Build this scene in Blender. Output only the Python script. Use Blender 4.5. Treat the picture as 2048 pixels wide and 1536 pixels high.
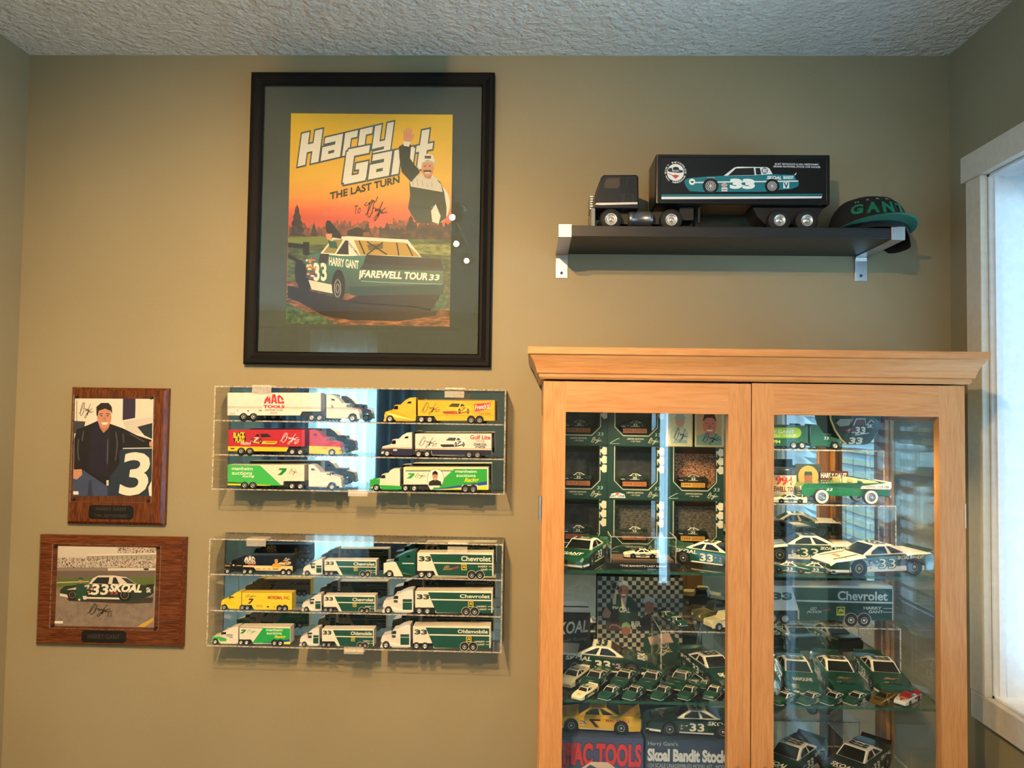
import bpy, bmesh, math, random
from mathutils import Vector, Matrix
from mathutils.geometry import tessellate_polygon
random.seed(7)
for _o in list(bpy.data.objects):
    bpy.data.objects.remove(_o, do_unlink=True)
SC = bpy.context.scene
COL = SC.collection
PI = math.pi

# ------------------------------------------------------------------ camera
CAM = Vector((0.0, 0.0, 1.5))
FPX = 1485.77                      # focal length in pixels of the 2048x1536 frame
YAW, PITCH, ROLL = .0286, .0384, .0147
_f = Vector((-math.sin(YAW)*math.cos(PITCH), math.cos(YAW)*math.cos(PITCH), math.sin(PITCH)))
_r0 = Vector((math.cos(YAW), math.sin(YAW), 0)); _u0 = _r0.cross(_f)
_r = math.cos(ROLL)*_r0 + math.sin(ROLL)*_u0
_u = -math.sin(ROLL)*_r0 + math.cos(ROLL)*_u0
cd = bpy.data.cameras.new('camera'); cam = bpy.data.objects.new('camera', cd); COL.objects.link(cam)
cd.sensor_width = 36; cd.sensor_fit = 'HORIZONTAL'; cd.lens = FPX/2048*36; cd.clip_start = .02
cam.matrix_world = Matrix(((_r.x, _u.x, -_f.x, CAM.x), (_r.y, _u.y, -_f.y, CAM.y), (_r.z, _u.z, -_f.z, CAM.z), (0, 0, 0, 1)))
SC.camera = cam

def ray(px, py): return _f + (px-1024)/FPX*_r + (768-py)/FPX*_u
def at_y(px, py, Y):
    d = ray(px, py); return CAM + d*((Y-CAM.y)/d.y)
def at_x(px, py, X):
    d = ray(px, py); return CAM + d*((X-CAM.x)/d.x)
def at_z(px, py, Z):
    d = ray(px, py); return CAM + d*((Z-CAM.z)/d.z)

def srgb(h):
    h = h.lstrip('#'); o = []
    for i in (0, 2, 4):
        c = int(h[i:i+2], 16)/255
        o.append(c/12.92 if c <= .04045 else ((c+.055)/1.055)**2.4)
    return (*o, 1)

# ------------------------------------------------------------------ world, daylight, exposure
W = bpy.data.worlds.new('sky'); SC.world = W; W.use_nodes = True
_bg = W.node_tree.nodes['Background']; _bg.inputs[0].default_value = (.42, .74, 1.0, 1); _bg.inputs[1].default_value = 11
SC.view_settings.view_transform = 'Standard'; SC.view_settings.look = 'None'
SC.view_settings.gamma = 1; SC.view_settings.exposure = .33; SC.view_settings.use_curve_mapping = False
SC.cycles.transparent_max_bounces = 40; SC.cycles.max_bounces = 10; SC.cycles.diffuse_bounces = 4; SC.cycles.glossy_bounces = 6
SC.cycles.caustics_reflective = False; SC.cycles.caustics_refractive = False
D = 1.9256; XL, XR = -1.3649, 1.0668; ZC = 1.5+.9418; ZF = 0.0
YB = -3.2                             # wall behind the camera
def area(name, loc, direction, sx, sy, power, col):
    l = bpy.data.lights.new(name, 'AREA'); l.shape = 'RECTANGLE'; l.size = sx; l.size_y = sy; l.energy = power; l.color = col
    o = bpy.data.objects.new(name, l); COL.objects.link(o); o.location = loc
    o.rotation_euler = Vector(direction).to_track_quat('-Z', 'Y').to_euler(); return o
def portal(name, loc, direction, sx, sy):          # guides the sky light through a window opening
    o = area(name, loc, direction, sx, sy, 1, (1, 1, 1)); o.data.cycles.is_portal = True
portal('window_daylight', (XR+.21, 1.193, 1.469), (-1, 0, 0), 1.146, 1.218)
portal('patio_daylight', (-1.78, YB-.13, 1.075), (0, 1, 0), .72, 2.15)
portal('added_window_daylight', (-3.41, -1.5, 1.135), (1, 0, 0), 2.4, 2.03)
portal('sidelight_daylight', (XR+.21, .04, 1.11), (-1, 0, 0), .76, 1.98)
# ------------------------------------------------------------------ materials
_M = {}
def _new(name):
    m = bpy.data.materials.new(name); m.use_nodes = True
    nt = m.node_tree; return m, nt, nt.nodes, nt.links, nt.nodes['Principled BSDF']
def paint(hexc, rough=.4, spec=.5, metal=0., coat=0., var=.04):
    """plain coloured stuff with a slight noise in value"""
    k = ('p', hexc, rough, spec, metal, coat, var)
    if k in _M: return _M[k]
    m, nt, N, L, b = _new('paint_'+hexc.lstrip('#'))
    c = srgb(hexc)
    if var:
        tc = N.new('ShaderNodeTexCoord'); n = N.new('ShaderNodeTexNoise'); n.inputs['Scale'].default_value = 60; n.inputs['Detail'].default_value = 1
        r = N.new('ShaderNodeValToRGB')
        r.color_ramp.elements[0].position = .3; r.color_ramp.elements[1].position = .7
        r.color_ramp.elements[0].color = tuple(x*(1-var) for x in c[:3])+(1,)
        r.color_ramp.elements[1].color = tuple(min(1, x*(1+var)) for x in c[:3])+(1,)
        L.new(tc.outputs['Object'], n.inputs['Vector']); L.new(n.outputs['Fac'], r.inputs['Fac']); L.new(r.outputs['Color'], b.inputs['Base Color'])
    else: b.inputs['Base Color'].default_value = c
    b.inputs['Roughness'].default_value = rough; b.inputs['Metallic'].default_value = metal
    b.inputs['Specular IOR Level'].default_value = spec; b.inputs['Coat Weight'].default_value = coat; b.inputs['Coat Roughness'].default_value = .08
    _M[k] = m; return m
def ink(hexc): return paint(hexc, .45, .35, var=0)
def gradient(name, stops, axis='Z', lo=0., hi=1., rough=.45, noise=0., nscale=(6, 6, 40)):
    """print with a colour gradient along an object axis"""
    m, nt, N, L, b = _new(name)
    tc = N.new('ShaderNodeTexCoord'); s = N.new('ShaderNodeSeparateXYZ'); L.new(tc.outputs['Object'], s.inputs[0])
    mr = N.new('ShaderNodeMapRange'); mr.inputs[1].default_value = lo; mr.inputs[2].default_value = hi
    L.new(s.outputs[axis], mr.inputs[0]); fac = mr.outputs[0]
    if noise:
        mp = N.new('ShaderNodeMapping'); mp.inputs['Scale'].default_value = nscale; L.new(tc.outputs['Object'], mp.inputs[0])
        n = N.new('ShaderNodeTexNoise'); n.inputs['Scale'].default_value = 4; n.inputs['Detail'].default_value = 4; L.new(mp.outputs[0], n.inputs['Vector'])
        a = N.new('ShaderNodeMath'); a.operation = 'MULTIPLY_ADD'; a.inputs[1].default_value = noise; L.new(n.outputs['Fac'], a.inputs[0]); L.new(fac, a.inputs[2])
        a2 = N.new('ShaderNodeMath'); a2.operation = 'SUBTRACT'; a2.inputs[1].default_value = noise/2; L.new(a.outputs[0], a2.inputs[0]); fac = a2.outputs[0]
    r = N.new('ShaderNodeValToRGB'); L.new(fac, r.inputs['Fac']); e = r.color_ramp.elements
    while len(e) < len(stops): e.new(.5)
    for i, (p, h) in enumerate(stops): e[i].position = p; e[i].color = srgb(h)
    L.new(r.outputs['Color'], b.inputs['Base Color']); b.inputs['Roughness'].default_value = rough
    return m
def mottled(name, cols, scale=30, stretch=(1, 1, 1), detail=5, rough=.5, bump=0., bscale=None, bdist=.004):
    m, nt, N, L, b = _new(name)
    tc = N.new('ShaderNodeTexCoord'); mp = N.new('ShaderNodeMapping'); mp.inputs['Scale'].default_value = stretch
    L.new(tc.outputs['Object'], mp.inputs[0]); n = N.new('ShaderNodeTexNoise'); n.inputs['Scale'].default_value = scale; n.inputs['Detail'].default_value = detail
    L.new(mp.outputs[0], n.inputs['Vector']); r = N.new('ShaderNodeValToRGB'); L.new(n.outputs['Fac'], r.inputs['Fac']); e = r.color_ramp.elements
    while len(e) < len(cols): e.new(.5)
    for i, h in enumerate(cols): e[i].position = .3+.4*i/(len(cols)-1); e[i].color = srgb(h)
    L.new(r.outputs['Color'], b.inputs['Base Color']); b.inputs['Roughness'].default_value = rough
    if bump:
        n2 = N.new('ShaderNodeTexNoise'); n2.inputs['Scale'].default_value = bscale or scale; n2.inputs['Detail'].default_value = 3; L.new(mp.outputs[0], n2.inputs['Vector'])
        bp = N.new('ShaderNodeBump'); bp.inputs['Strength'].default_value = bump; bp.inputs['Distance'].default_value = bdist
        L.new(n2.outputs['Fac'], bp.inputs['Height']); L.new(bp.outputs[0], b.inputs['Normal'])
    return m
def wood(name, dark, mid, light, grain='Z', rough=.4, scale=1., fig=2.2):
    """long fibres plus a soft cathedral figure"""
    m, nt, N, L, b = _new(name)
    tc = N.new('ShaderNodeTexCoord'); mp = N.new('ShaderNodeMapping')
    st = {'X': (1.2, 16, 16), 'Y': (16, 1.2, 16), 'Z': (16, 16, 1.2)}[grain]
    mp.inputs['Scale'].default_value = tuple(scale*q for q in st); L.new(tc.outputs['Object'], mp.inputs[0])
    w = N.new('ShaderNodeTexNoise'); w.inputs['Scale'].default_value = fig; w.inputs['Detail'].default_value = 2; w.inputs['Distortion'].default_value = .8; L.new(mp.outputs[0], w.inputs['Vector'])
    n = N.new('ShaderNodeTexNoise'); n.inputs['Scale'].default_value = 14; n.inputs['Detail'].default_value = 6; L.new(mp.outputs[0], n.inputs['Vector'])
    mul = N.new('ShaderNodeMath'); mul.operation = 'MULTIPLY'; mul.inputs[1].default_value = 9; L.new(w.outputs['Fac'], mul.inputs[0])
    fr = N.new('ShaderNodeMath'); fr.operation = 'PINGPONG'; fr.inputs[1].default_value = 1; L.new(mul.outputs[0], fr.inputs[0])
    ad = N.new('ShaderNodeMath'); ad.operation = 'MULTIPLY_ADD'; ad.inputs[1].default_value = .30; L.new(fr.outputs[0], ad.inputs[0]); L.new(n.outputs['Fac'], ad.inputs[2])
    r = N.new('ShaderNodeValToRGB'); e = r.color_ramp.elements; e.new(.5)
    for i, (p, h) in enumerate(((.34, dark), (.62, mid), (.95, light))): e[i].position = p; e[i].color = srgb(h)
    L.new(ad.outputs[0], r.inputs['Fac']); L.new(r.outputs['Color'], b.inputs['Base Color']); b.inputs['Roughness'].default_value = rough
    bp = N.new('ShaderNodeBump'); bp.inputs['Strength'].default_value = .12; bp.inputs['Distance'].default_value = .001; L.new(n.outputs['Fac'], bp.inputs['Height']); L.new(bp.outputs[0], b.inputs['Normal'])
    return m
def glass(name, tint=(1, 1, 1, 1), ior=1.45, rough=0., bump=0.):
    m = bpy.data.materials.new(name); m.use_nodes = True; nt = m.node_tree; N = nt.nodes; L = nt.links; N.clear()
    out = N.new('ShaderNodeOutputMaterial'); mx = N.new('ShaderNodeMixShader'); t = N.new('ShaderNodeBsdfTransparent'); g = N.new('ShaderNodeBsdfGlossy'); fr = N.new('ShaderNodeFresnel')
    t.inputs[0].default_value = tint; g.inputs['Roughness'].default_value = rough; 
    ge = N.new('ShaderNodeNewGeometry'); mr = N.new('ShaderNodeMapRange'); mr.inputs[3].default_value = ior; mr.inputs[4].default_value = 1/ior      # both faces of a thin pane reflect alike
    L.new(ge.outputs['Backfacing'], mr.inputs[0]); L.new(mr.outputs[0], fr.inputs[0])
    L.new(fr.outputs[0], mx.inputs[0]); L.new(t.outputs[0], mx.inputs[1]); L.new(g.outputs[0], mx.inputs[2]); L.new(mx.outputs[0], out.inputs[0])
    if bump:
        tc = N.new('ShaderNodeTexCoord'); n = N.new('ShaderNodeTexNoise'); n.inputs['Scale'].default_value = 5; L.new(tc.outputs['Object'], n.inputs['Vector'])
        bp = N.new('ShaderNodeBump'); bp.inputs['Strength'].default_value = bump; bp.inputs['Distance'].default_value = .01; L.new(n.outputs['Fac'], bp.inputs['Height']); L.new(bp.outputs[0], g.inputs['Normal'])
    return m
def sheer(name, col, clear, rough=.25, vary=.2):
    """cut acrylic edge / frosted clear plastic: part clear, part scattering"""
    m = bpy.data.materials.new(name); m.use_nodes = True; nt = m.node_tree; N = nt.nodes; L = nt.links
    b = N['Principled BSDF']; out = N['Material Output']; b.inputs['Base Color'].default_value = srgb(col); b.inputs['Roughness'].default_value = rough
    t = N.new('ShaderNodeBsdfTransparent'); mx = N.new('ShaderNodeMixShader'); 
    tc = N.new('ShaderNodeTexCoord'); n = N.new('ShaderNodeTexNoise'); n.inputs['Scale'].default_value = 160; L.new(tc.outputs['Object'], n.inputs['Vector'])
    mr = N.new('ShaderNodeMapRange'); mr.inputs[1].default_value = .35; mr.inputs[2].default_value = .65; mr.inputs[3].default_value = clear-vary; mr.inputs[4].default_value = min(1, clear+vary)
    L.new(n.outputs['Fac'], mr.inputs[0]); L.new(mr.outputs[0], mx.inputs[0]); L.new(b.outputs[0], mx.inputs[1]); L.new(t.outputs[0], mx.inputs[2]); L.new(mx.outputs[0], out.inputs[0])
    return m
def emit(name, hexc, power):
    m = bpy.data.materials.new(name); m.use_nodes = True; N = m.node_tree.nodes; N.clear()
    o = N.new('ShaderNodeOutputMaterial'); e = N.new('ShaderNodeEmission'); e.inputs[0].default_value = srgb(hexc); e.inputs[1].default_value = power
    m.node_tree.links.new(e.outputs[0], o.inputs[0]); return m

M = {}
M['wall'] = mottled('wall_paint', ['#8c8266', '#8f8569', '#92886c'], 3, rough=.62, bump=.08, bscale=220)
M['ceiling'] = mottled('ceiling_texture', ['#d2d2d0', '#dadad8', '#e0e0dd'], 25, rough=.8, bump=1., bscale=62, bdist=.012)
M['trim'] = paint('#cfc8ba', .45); M['trim2'] = paint('#dfe3e8', .45)
M['floor'] = mottled('beige_carpet', ['#b7ab98', '#c2b6a3', '#cbc0ae'], 90, rough=.95, bump=.5, bscale=300)
M['maple_v'] = wood('alder_upright', '#ab733f', '#b67f4b', '#c08b57', 'Z', .36, 1.6)
M['maple_h'] = wood('alder_rail', '#ab733f', '#b67f4b', '#c08b57', 'X', .36, 1.3, 1.4)
M['walnut_v'] = wood('walnut_upright', '#351808', '#572b14', '#75421f', 'Z', .22, 2.2)
M['walnut_h'] = wood('walnut_level', '#351808', '#572b14', '#75421f', 'X', .22, 2.2)
M['ebony'] = wood('black_stained', '#07070a', '#0a0a0c', '#101013', 'X', .6, 2)
M['ebony_v'] = wood('black_stained_upright', '#07070a', '#0a0a0c', '#111114', 'Z', .6, 2)
M['shelfblack'] = wood('blackbrown_veneer', '#0c0b0d', '#131214', '#1b191b', 'X', .42, 2)
M['steel'] = mottled('brushed_steel', ['#a9a9ab', '#b8b8ba', '#c4c4c6'], 20, (30, 30, 1), rough=.32); M['steel'].node_tree.nodes['Principled BSDF'].inputs['Metallic'].default_value = .9
M['chrome'] = paint('#d8d8da', .12, metal=1., var=0)
M['silver'] = paint('#c9c7c3', .3, metal=.75)
M['mirror'] = paint('#d9dedb', .0, metal=1., var=0)
M['mirror_soft'] = paint('#ced6d2', .015, metal=1., var=0)
M['glass'] = glass('clear_glass', (.97, .985, .98, 1), 1.5)
M['glass_green'] = glass('shelf_glass', (.94, .985, .97, 1), 1.45)
M['glass_edge'] = sheer('shelf_glass_edge', '#1f5c4c', .35, .1)
M['acrylic'] = glass('clear_acrylic', (.975, .975, .97, 1), 1.36)
M['acrylic_edge'] = sheer('acrylic_cut_edge', '#e6ded2', .55, .3); M['acrylic_clear'] = sheer('acrylic_hinge', '#efe6d8', .74, .12, .05)
M['clearbox'] = glass('clear_plastic', (.96, .97, .97, 1), 1.4)
M['tyre'] = paint('#121214', .7); M['black'] = paint('#0b0b0d', .3); M['flatblack'] = paint('#101012', .6)
M['tint'] = paint('#15181b', .08, .8, var=0); M['chassis'] = paint('#17171a', .5)

for _k in ('ebony', 'ebony_v'): M[_k].node_tree.nodes['Principled BSDF'].inputs['Specular IOR Level'].default_value = .15
# ------------------------------------------------------------------ mesh and print builders
def link(o, parent=None):
    COL.objects.link(o)
    if parent is not None: o.parent = parent
    return o
def tag(o, label=None, cat=None, group=None, kind=None):
    if label: o['label'] = label
    if cat: o['category'] = cat
    if group: o['group'] = group
    if kind: o['kind'] = kind
    return o
def thing(name, label, cat, loc=(0, 0, 0), rz=0., group=None):
    o = bpy.data.objects.new(name, None); o.empty_display_size = .02; o.location = loc; o.rotation_euler = (0, 0, rz)
    link(o); return tag(o, label, cat, group)
def copy_tree(o, parent=None):
    c = o.copy(); COL.objects.link(c); c.parent = parent
    for ch in o.children: copy_tree(ch, c)
    return c
class MB:
    def __init__(s): s.v = []; s.f = []; s.m = []; s.sm = []; s.mats = []
    def mi(s, mat):
        if mat not in s.mats: s.mats.append(mat)
        return s.mats.index(mat)
    def face(s, pts, mat, smooth=False):
        i = len(s.v); s.v.extend(tuple(p) for p in pts); s.f.append(tuple(range(i, i+len(pts)))); s.m.append(s.mi(mat)); s.sm.append(smooth)
    def mesh(s, verts, faces, mat, smooth=False):
        i = len(s.v); s.v.extend(tuple(p) for p in verts); k = s.mi(mat)
        for f in faces: s.f.append(tuple(a+i for a in f)); s.m.append(k); s.sm.append(smooth)
    def box(s, x0, x1, y0, y1, z0, z1, mat):
        V = [(x, y, z) for x in (x0, x1) for y in (y0, y1) for z in (z0, z1)]
        s.mesh(V, [(0, 1, 3, 2), (4, 6, 7, 5), (0, 4, 5, 1), (2, 3, 7, 6), (0, 2, 6, 4), (1, 5, 7, 3)], mat); return s
    def pane(s, x0, x1, y0, y1, z0, z1, mat, edge, thin):
        """panel whose two big faces (normal = thin axis) are mat, its rim edge"""
        V = [(x, y, z) for x in (x0, x1) for y in (y0, y1) for z in (z0, z1)]
        F = [(0, 1, 3, 2), (4, 6, 7, 5), (0, 4, 5, 1), (2, 3, 7, 6), (0, 2, 6, 4), (1, 5, 7, 3)]
        ax = ['x', 'x', 'y', 'y', 'z', 'z']
        for f, a in zip(F, ax): s.mesh([V[q] for q in f], [(0, 1, 2, 3)], mat if a == thin else edge)
        return s
    def prism(s, poly, y0, y1, mat, side=None, hw=None, smooth=False):
        """poly in (x,z) extruded along y; hw(x,z) scales the half width about the middle"""
        n = len(poly); mid = (y0+y1)/2; h = (y1-y0)/2
        g = hw or (lambda x, z: 1)
        a = [(x, mid-h*g(x, z), z) for x, z in poly]; b = [(x, mid+h*g(x, z), z) for x, z in poly]
        t = tessellate_polygon([[Vector((x, z, 0)) for x, z in poly]])
        s.mesh(a, t, side or mat); s.mesh(b, [tuple(reversed(q)) for q in t], side or mat)
        s.mesh(a+b, [(i, (i+1) % n, n+(i+1) % n, n+i) for i in range(n)], mat, smooth); return s
    def lathe(s, prof, c, axis, n, mat, smooth=True, caps=True):
        """prof: (radius, distance along axis)"""
        A = {'x': (Vector((0, 1, 0)), Vector((0, 0, 1)), Vector((1, 0, 0))), 'y': (Vector((1, 0, 0)), Vector((0, 0, 1)), Vector((0, 1, 0))), 'z': (Vector((1, 0, 0)), Vector((0, 1, 0)), Vector((0, 0, 1)))}[axis]
        c = Vector(c); V = []
        for r, t in prof:
            for k in range(n):
                q = 2*PI*k/n; V.append(c+A[0]*(r*math.cos(q))+A[1]*(r*math.sin(q))+A[2]*t)
        F = []
        for j in range(len(prof)-1):
            for k in range(n):
                F.append((j*n+k, j*n+(k+1) % n, (j+1)*n+(k+1) % n, (j+1)*n+k))
        s.mesh(V, F, mat, smooth)
        for j in (0, len(prof)-1):
            if caps and prof[j][0] > 1e-6: s.mesh([V[j*n+k] for k in range(n)], [tuple(range(n))], mat)
        return s
    def cyl(s, c, axis, r, h, n, mat, r2=None): return s.lathe([(r, -h/2), (r if r2 is None else r2, h/2)], c, axis, n, mat)
    def tube(s, path, r, n, mat):
        P = [Vector(p) for p in path]; V = []; up = Vector((0, 0, 1))
        for i, p in enumerate(P):
            t = (P[min(i+1, len(P)-1)]-P[max(i-1, 0)]).normalized(); a = t.cross(up)
            if a.length < 1e-3: a = t.cross(Vector((1, 0, 0)))
            a.normalize(); b = t.cross(a)
            for k in range(n): q = 2*PI*k/n; V.append(p+a*(r*math.cos(q))+b*(r*math.sin(q)))
        F = [(i*n+k, i*n+(k+1) % n, (i+1)*n+(k+1) % n, (i+1)*n+k) for i in range(len(P)-1) for k in range(n)]
        s.mesh(V, F, mat, True); e = len(P)-1
        s.mesh(V[:n], [tuple(range(n))], mat); s.mesh(V[e*n:], [tuple(range(n))], mat); return s
    def build(s, name, parent=None, bevel=0., recalc=True, seg=2, weld=False, kind=None):
        me = bpy.data.meshes.new(name); me.from_pydata(s.v, [], s.f)
        for m in s.mats: me.materials.append(m)
        me.polygons.foreach_set('material_index', s.m); me.polygons.foreach_set('use_smooth', s.sm)
        if recalc or weld or bevel:
            bm = bmesh.new(); bm.from_mesh(me)
            if weld or bevel: bmesh.ops.remove_doubles(bm, verts=bm.verts, dist=2e-6)
            if recalc: bmesh.ops.recalc_face_normals(bm, faces=bm.faces)
            bm.to_mesh(me); bm.free()
        me.update()
        o = bpy.data.objects.new(name, me); link(o, parent)
        if bevel:
            b = o.modifiers.new('bevel', 'BEVEL'); b.width = bevel; b.segments = seg; b.limit_method = 'ANGLE'; b.angle_limit = .6; b.harden_normals = False
        if kind: o['kind'] = kind
        return o

# text outlines from the built-in typeface, turned into triangles
_G = {}
def _raw(s, bold, shear):
    k = (s, bold, shear)
    if k in _G: return _G[k]
    cu = bpy.data.curves.new('t', 'FONT'); cu.body = s; cu.size = 1; cu.offset = bold; cu.shear = shear; cu.resolution_u = 3; cu.fill_mode = 'FRONT'
    ob = bpy.data.objects.new('t', cu); me = bpy.data.meshes.new_from_object(ob)
    V = [(v.co.x, v.co.y) for v in me.vertices]; T = [tuple(p.vertices) for p in me.polygons]
    bpy.data.objects.remove(ob); bpy.data.curves.remove(cu); bpy.data.meshes.remove(me)
    _G[k] = (V, T); return _G[k]
def smooth_path(p, n=6):
    o = []
    for i in range(len(p)-1):
        a = p[max(i-1, 0)]; b = p[i]; c = p[i+1]; d = p[min(i+2, len(p)-1)]
        for k in range(n):
            t = k/n
            o.append(tuple(.5*((2*b[q])+(-a[q]+c[q])*t+(2*a[q]-5*b[q]+4*c[q]-d[q])*t*t+(-a[q]+3*b[q]-3*c[q]+d[q])*t**3) for q in (0, 1)))
    o.append(p[-1]); return o
SIGN = [[(.0, .28), (.12, .45), (.30, .85), (.33, .98), (.27, .96), (.14, .62), (.10, .30), (.18, .18), (.30, .42)],
        [(.40, .95), (.33, .55), (.30, .35)], [(.30, .60), (.42, .62), (.48, .55), (.44, .45), (.49, .58), (.53, .46), (.57, .60), (.61, .48), (.66, .62), (.62, .30), (.56, .22), (.70, .55)],
        [(.80, .92), (.70, .70), (.60, .40), (.50, .12), (.44, .02), (.40, .10), (.52, .30), (.78, .52), (.92, .62)],
        [(.62, .42), (.70, .44), (.72, .36), (.78, .44), (.82, .36), (.90, .42), (1.0, .40)]]
class Print:
    """flat shapes stacked in print order on a surface; coordinates (u right, v up)"""
    def __init__(s, conv=None): s.it = []; s.conv = conv or (lambda u, v: (u, v)); s.skip_back = False
    def poly(s, pts, mat, raw=False):
        if isinstance(mat, str): mat = ink(mat)
        p = pts if raw else [s.conv(*q) for q in pts]
        t = tessellate_polygon([[Vector((a, b, 0)) for a, b in p]])
        s.it.append((p, [tuple(q) for q in t], mat, None)); return s
    def rect(s, u0, v0, u1, v1, mat): return s.poly([(u0, v0), (u1, v0), (u1, v1), (u0, v1)], mat)
    def ell(s, cu, cv, ru, rv, mat, n=20, a0=0, a1=2*PI): return s.poly([(cu+ru*math.cos(a0+(a1-a0)*k/n), cv+rv*math.sin(a0+(a1-a0)*k/n)) for k in range(n if a1-a0 > 6.28 else n+1)], mat)
    def ring(s, cu, cv, ru, rv, w, mat, n=20):
        return s.line([(cu+ru*math.cos(2*PI*k/n), cv+rv*math.sin(2*PI*k/n)) for k in range(n+1)], w, mat, False)
    def line(s, pts, w, mat, curve=True):
        if isinstance(mat, str): mat = ink(mat)
        p = smooth_path(pts) if curve and len(pts) > 2 else pts
        p = [s.conv(*q) for q in p]; a0 = s.conv(0, 0); a1 = s.conv(w, 0); w = abs(a1[0]-a0[0])/2
        V = []; F = []
        for i, q in enumerate(p):
            a = p[max(i-1, 0)]; b = p[min(i+1, len(p)-1)]; dx, dy = b[0]-a[0], b[1]-a[1]; l = math.hypot(dx, dy) or 1; nx, ny = -dy/l*w, dx/l*w
            V += [(q[0]+nx, q[1]+ny), (q[0]-nx, q[1]-ny)]
            if i: F.append((2*i-2, 2*i-1, 2*i+1, 2*i))
        s.it.append((V, F, mat, None)); return s
    def sign(s, u0, v0, u1, v1, w, mat):
        for st in SIGN: s.line([(u0+(u1-u0)*a, v0+(v1-v0)*b) for a, b in st], w, mat)
        return s
    def text(s, t, u0, v0, u1, v1, mat, bold=.0, shear=0., rise=0., outline=0., omat=None):
        """text filling the box u0..u1, v0..v1 (v0 = bottom of the glyphs); rise = upward slope"""
        if isinstance(mat, str): mat = ink(mat)
        V0, _ = _raw(t, 0, shear)
        if not V0: return s
        x0 = min(a for a, b in V0); x1 = max(a for a, b in V0); y0 = min(b for a, b in V0); y1 = max(b for a, b in V0)
        for off, mm in (([(outline, omat)] if outline else [])+[(bold, mat)]):
            if isinstance(mm, str): mm = ink(mm)
            V, T = _raw(t, off, shear)
            P = []
            for a, b in V:
                fu = (a-x0)/(x1-x0); u = u0+(u1-u0)*fu; v = v0+(v1-v0)*(b-y0)/(y1-y0)+rise*(u-u0); P.append(s.conv(u, v))
            xs = [q[0] for q in P]; s.it.append((P, T, mm, (s.conv(u0, v0)[0]+s.conv(u1, v0)[0])))
        return s
    def arc_text(s, t, cu, cv, r, h, a0, a1, mat, bold=.02, flip=False):
        if isinstance(mat, str): mat = ink(mat)
        n = len(t)
        for i, ch in enumerate(t):
            if ch == ' ': continue
            q = a0+(a1-a0)*(i+.5)/n; V, T = _raw(ch, bold, 0)
            x0 = min(a for a, b in V); x1 = max(a for a, b in V); w = abs(a1-a0)*r/n*.78
            P = []
            for a, b in V:
                lx = ((a-x0)/(x1-x0)-.5)*w; ly = b/.72*h
                if flip: e = Vector((-math.sin(q), math.cos(q))); m = Vector((-math.cos(q), -math.sin(q)))
                else: e = Vector((math.sin(q), -math.cos(q))); m = Vector((math.cos(q), math.sin(q)))
                p = Vector((cu, cv))+Vector((math.cos(q), math.sin(q)))*r+e*lx+m*ly; P.append(s.conv(*p))
            s.it.append((P, T, mat, None))
        return s
    def build(s, name, parent, fn, eps=2e-5, back=None):
        """fn(u,v,height) -> local point.  back: second mapping for the far side (lettering is turned round)"""
        b = MB()
        for fnc, isb in ((fn, False), (back, True)):
            if fnc is None: continue
            for k, (P, T, mat, fl) in enumerate(s.it):
                h = eps*(k+1)
                V = [fnc((fl-u) if (isb and fl is not None) else u, v, h) for u, v in P]
                b.mesh(V, T, mat)
        return b.build(name, parent, recalc=False)
def front(y): return lambda u, v, h: (u, y-h, v)        # faces -y, the camera side
def rear(y): return lambda u, v, h: (u, y+h, v)
# ------------------------------------------------------------------ the room
def struct(mb, name, **k):
    o = mb.build(name, **k); o['kind'] = 'structure'; return o
XW0, XW1 = -3.3, 3.4                   # the room widens behind the camera
struct(MB().box(XL-.12, XR+.2, D, D+.12, ZF-.1, ZC+.1, M['wall']), 'wall_back')
struct(MB().box(XL-.12, XL, .55, D, ZF-.1, ZC+.1, M['wall']), 'wall_left')
# right wall round its window
WY0, WY1, WZ0, WZ1 = .62, 1.766, 1.5-.64, 1.5+.578
b = MB(); xo = XR+.2; SY0, SY1 = -.34, .42
b.box(XR, xo, WY1, D, ZF-.1, ZC+.1, M['wall']).box(XR, xo, -.9, SY0, ZF-.1, ZC+.1, M['wall']).box(XR, xo, SY1, WY0, ZF-.1, ZC+.1, M['wall']).box(XR, xo, SY0, SY1, ZF-.1, .12, M['wall']).box(XR, xo, SY0, SY1, 2.1, ZC+.1, M['wall'])
b.box(XR, xo, WY0, WY1, ZF-.1, WZ0, M['wall']).box(XR, xo, WY0, WY1, WZ1, ZC+.1, M['wall'])
struct(b, 'wall_right')
b = MB(); w = .03
b.box(XR+.10, XR+.14, SY0, SY0+w, .12, 2.1, M['trim2']).box(XR+.10, XR+.14, SY1-w, SY1, .12, 2.1, M['trim2']).box(XR+.10, XR+.14, SY0+w, SY1-w, .12, .12+w, M['trim2']).box(XR+.10, XR+.14, SY0+w, SY1-w, 2.1-w, 2.1, M['trim2'])
w4 = struct(b, 'window_4'); MB().pane(XR+.118, XR+.122, SY0+w, SY1-w, .12+w, 2.1-w, M['glass'], M['glass_edge'], 'x').build('window_pane', w4)
struct(MB().box(XW0-.1, XW1+.1, YB-.12, D+.1, ZC, ZC+.1, M['ceiling']), 'ceiling')
struct(MB().box(XW0-.1, XW1+.1, YB-.12, D+.1, ZF-.1, ZF, M['floor']), 'floor')
struct(MB().box(XW0, XL-.12, .55, .65, ZF, ZC, M['wall']), 'wall_side_left')
b = MB(); LY0, LY1, LZ0, LZ1 = -2.7, -.3, .12, 2.15
b.box(XW0-.1, XW0, YB, LY0, ZF, ZC, M['wall']).box(XW0-.1, XW0, LY1, .65, ZF, ZC, M['wall']).box(XW0-.1, XW0, LY0, LY1, ZF, LZ0, M['wall']).box(XW0-.1, XW0, LY0, LY1, LZ1, ZC, M['wall'])
struct(b, 'wall_far_left')
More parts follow.
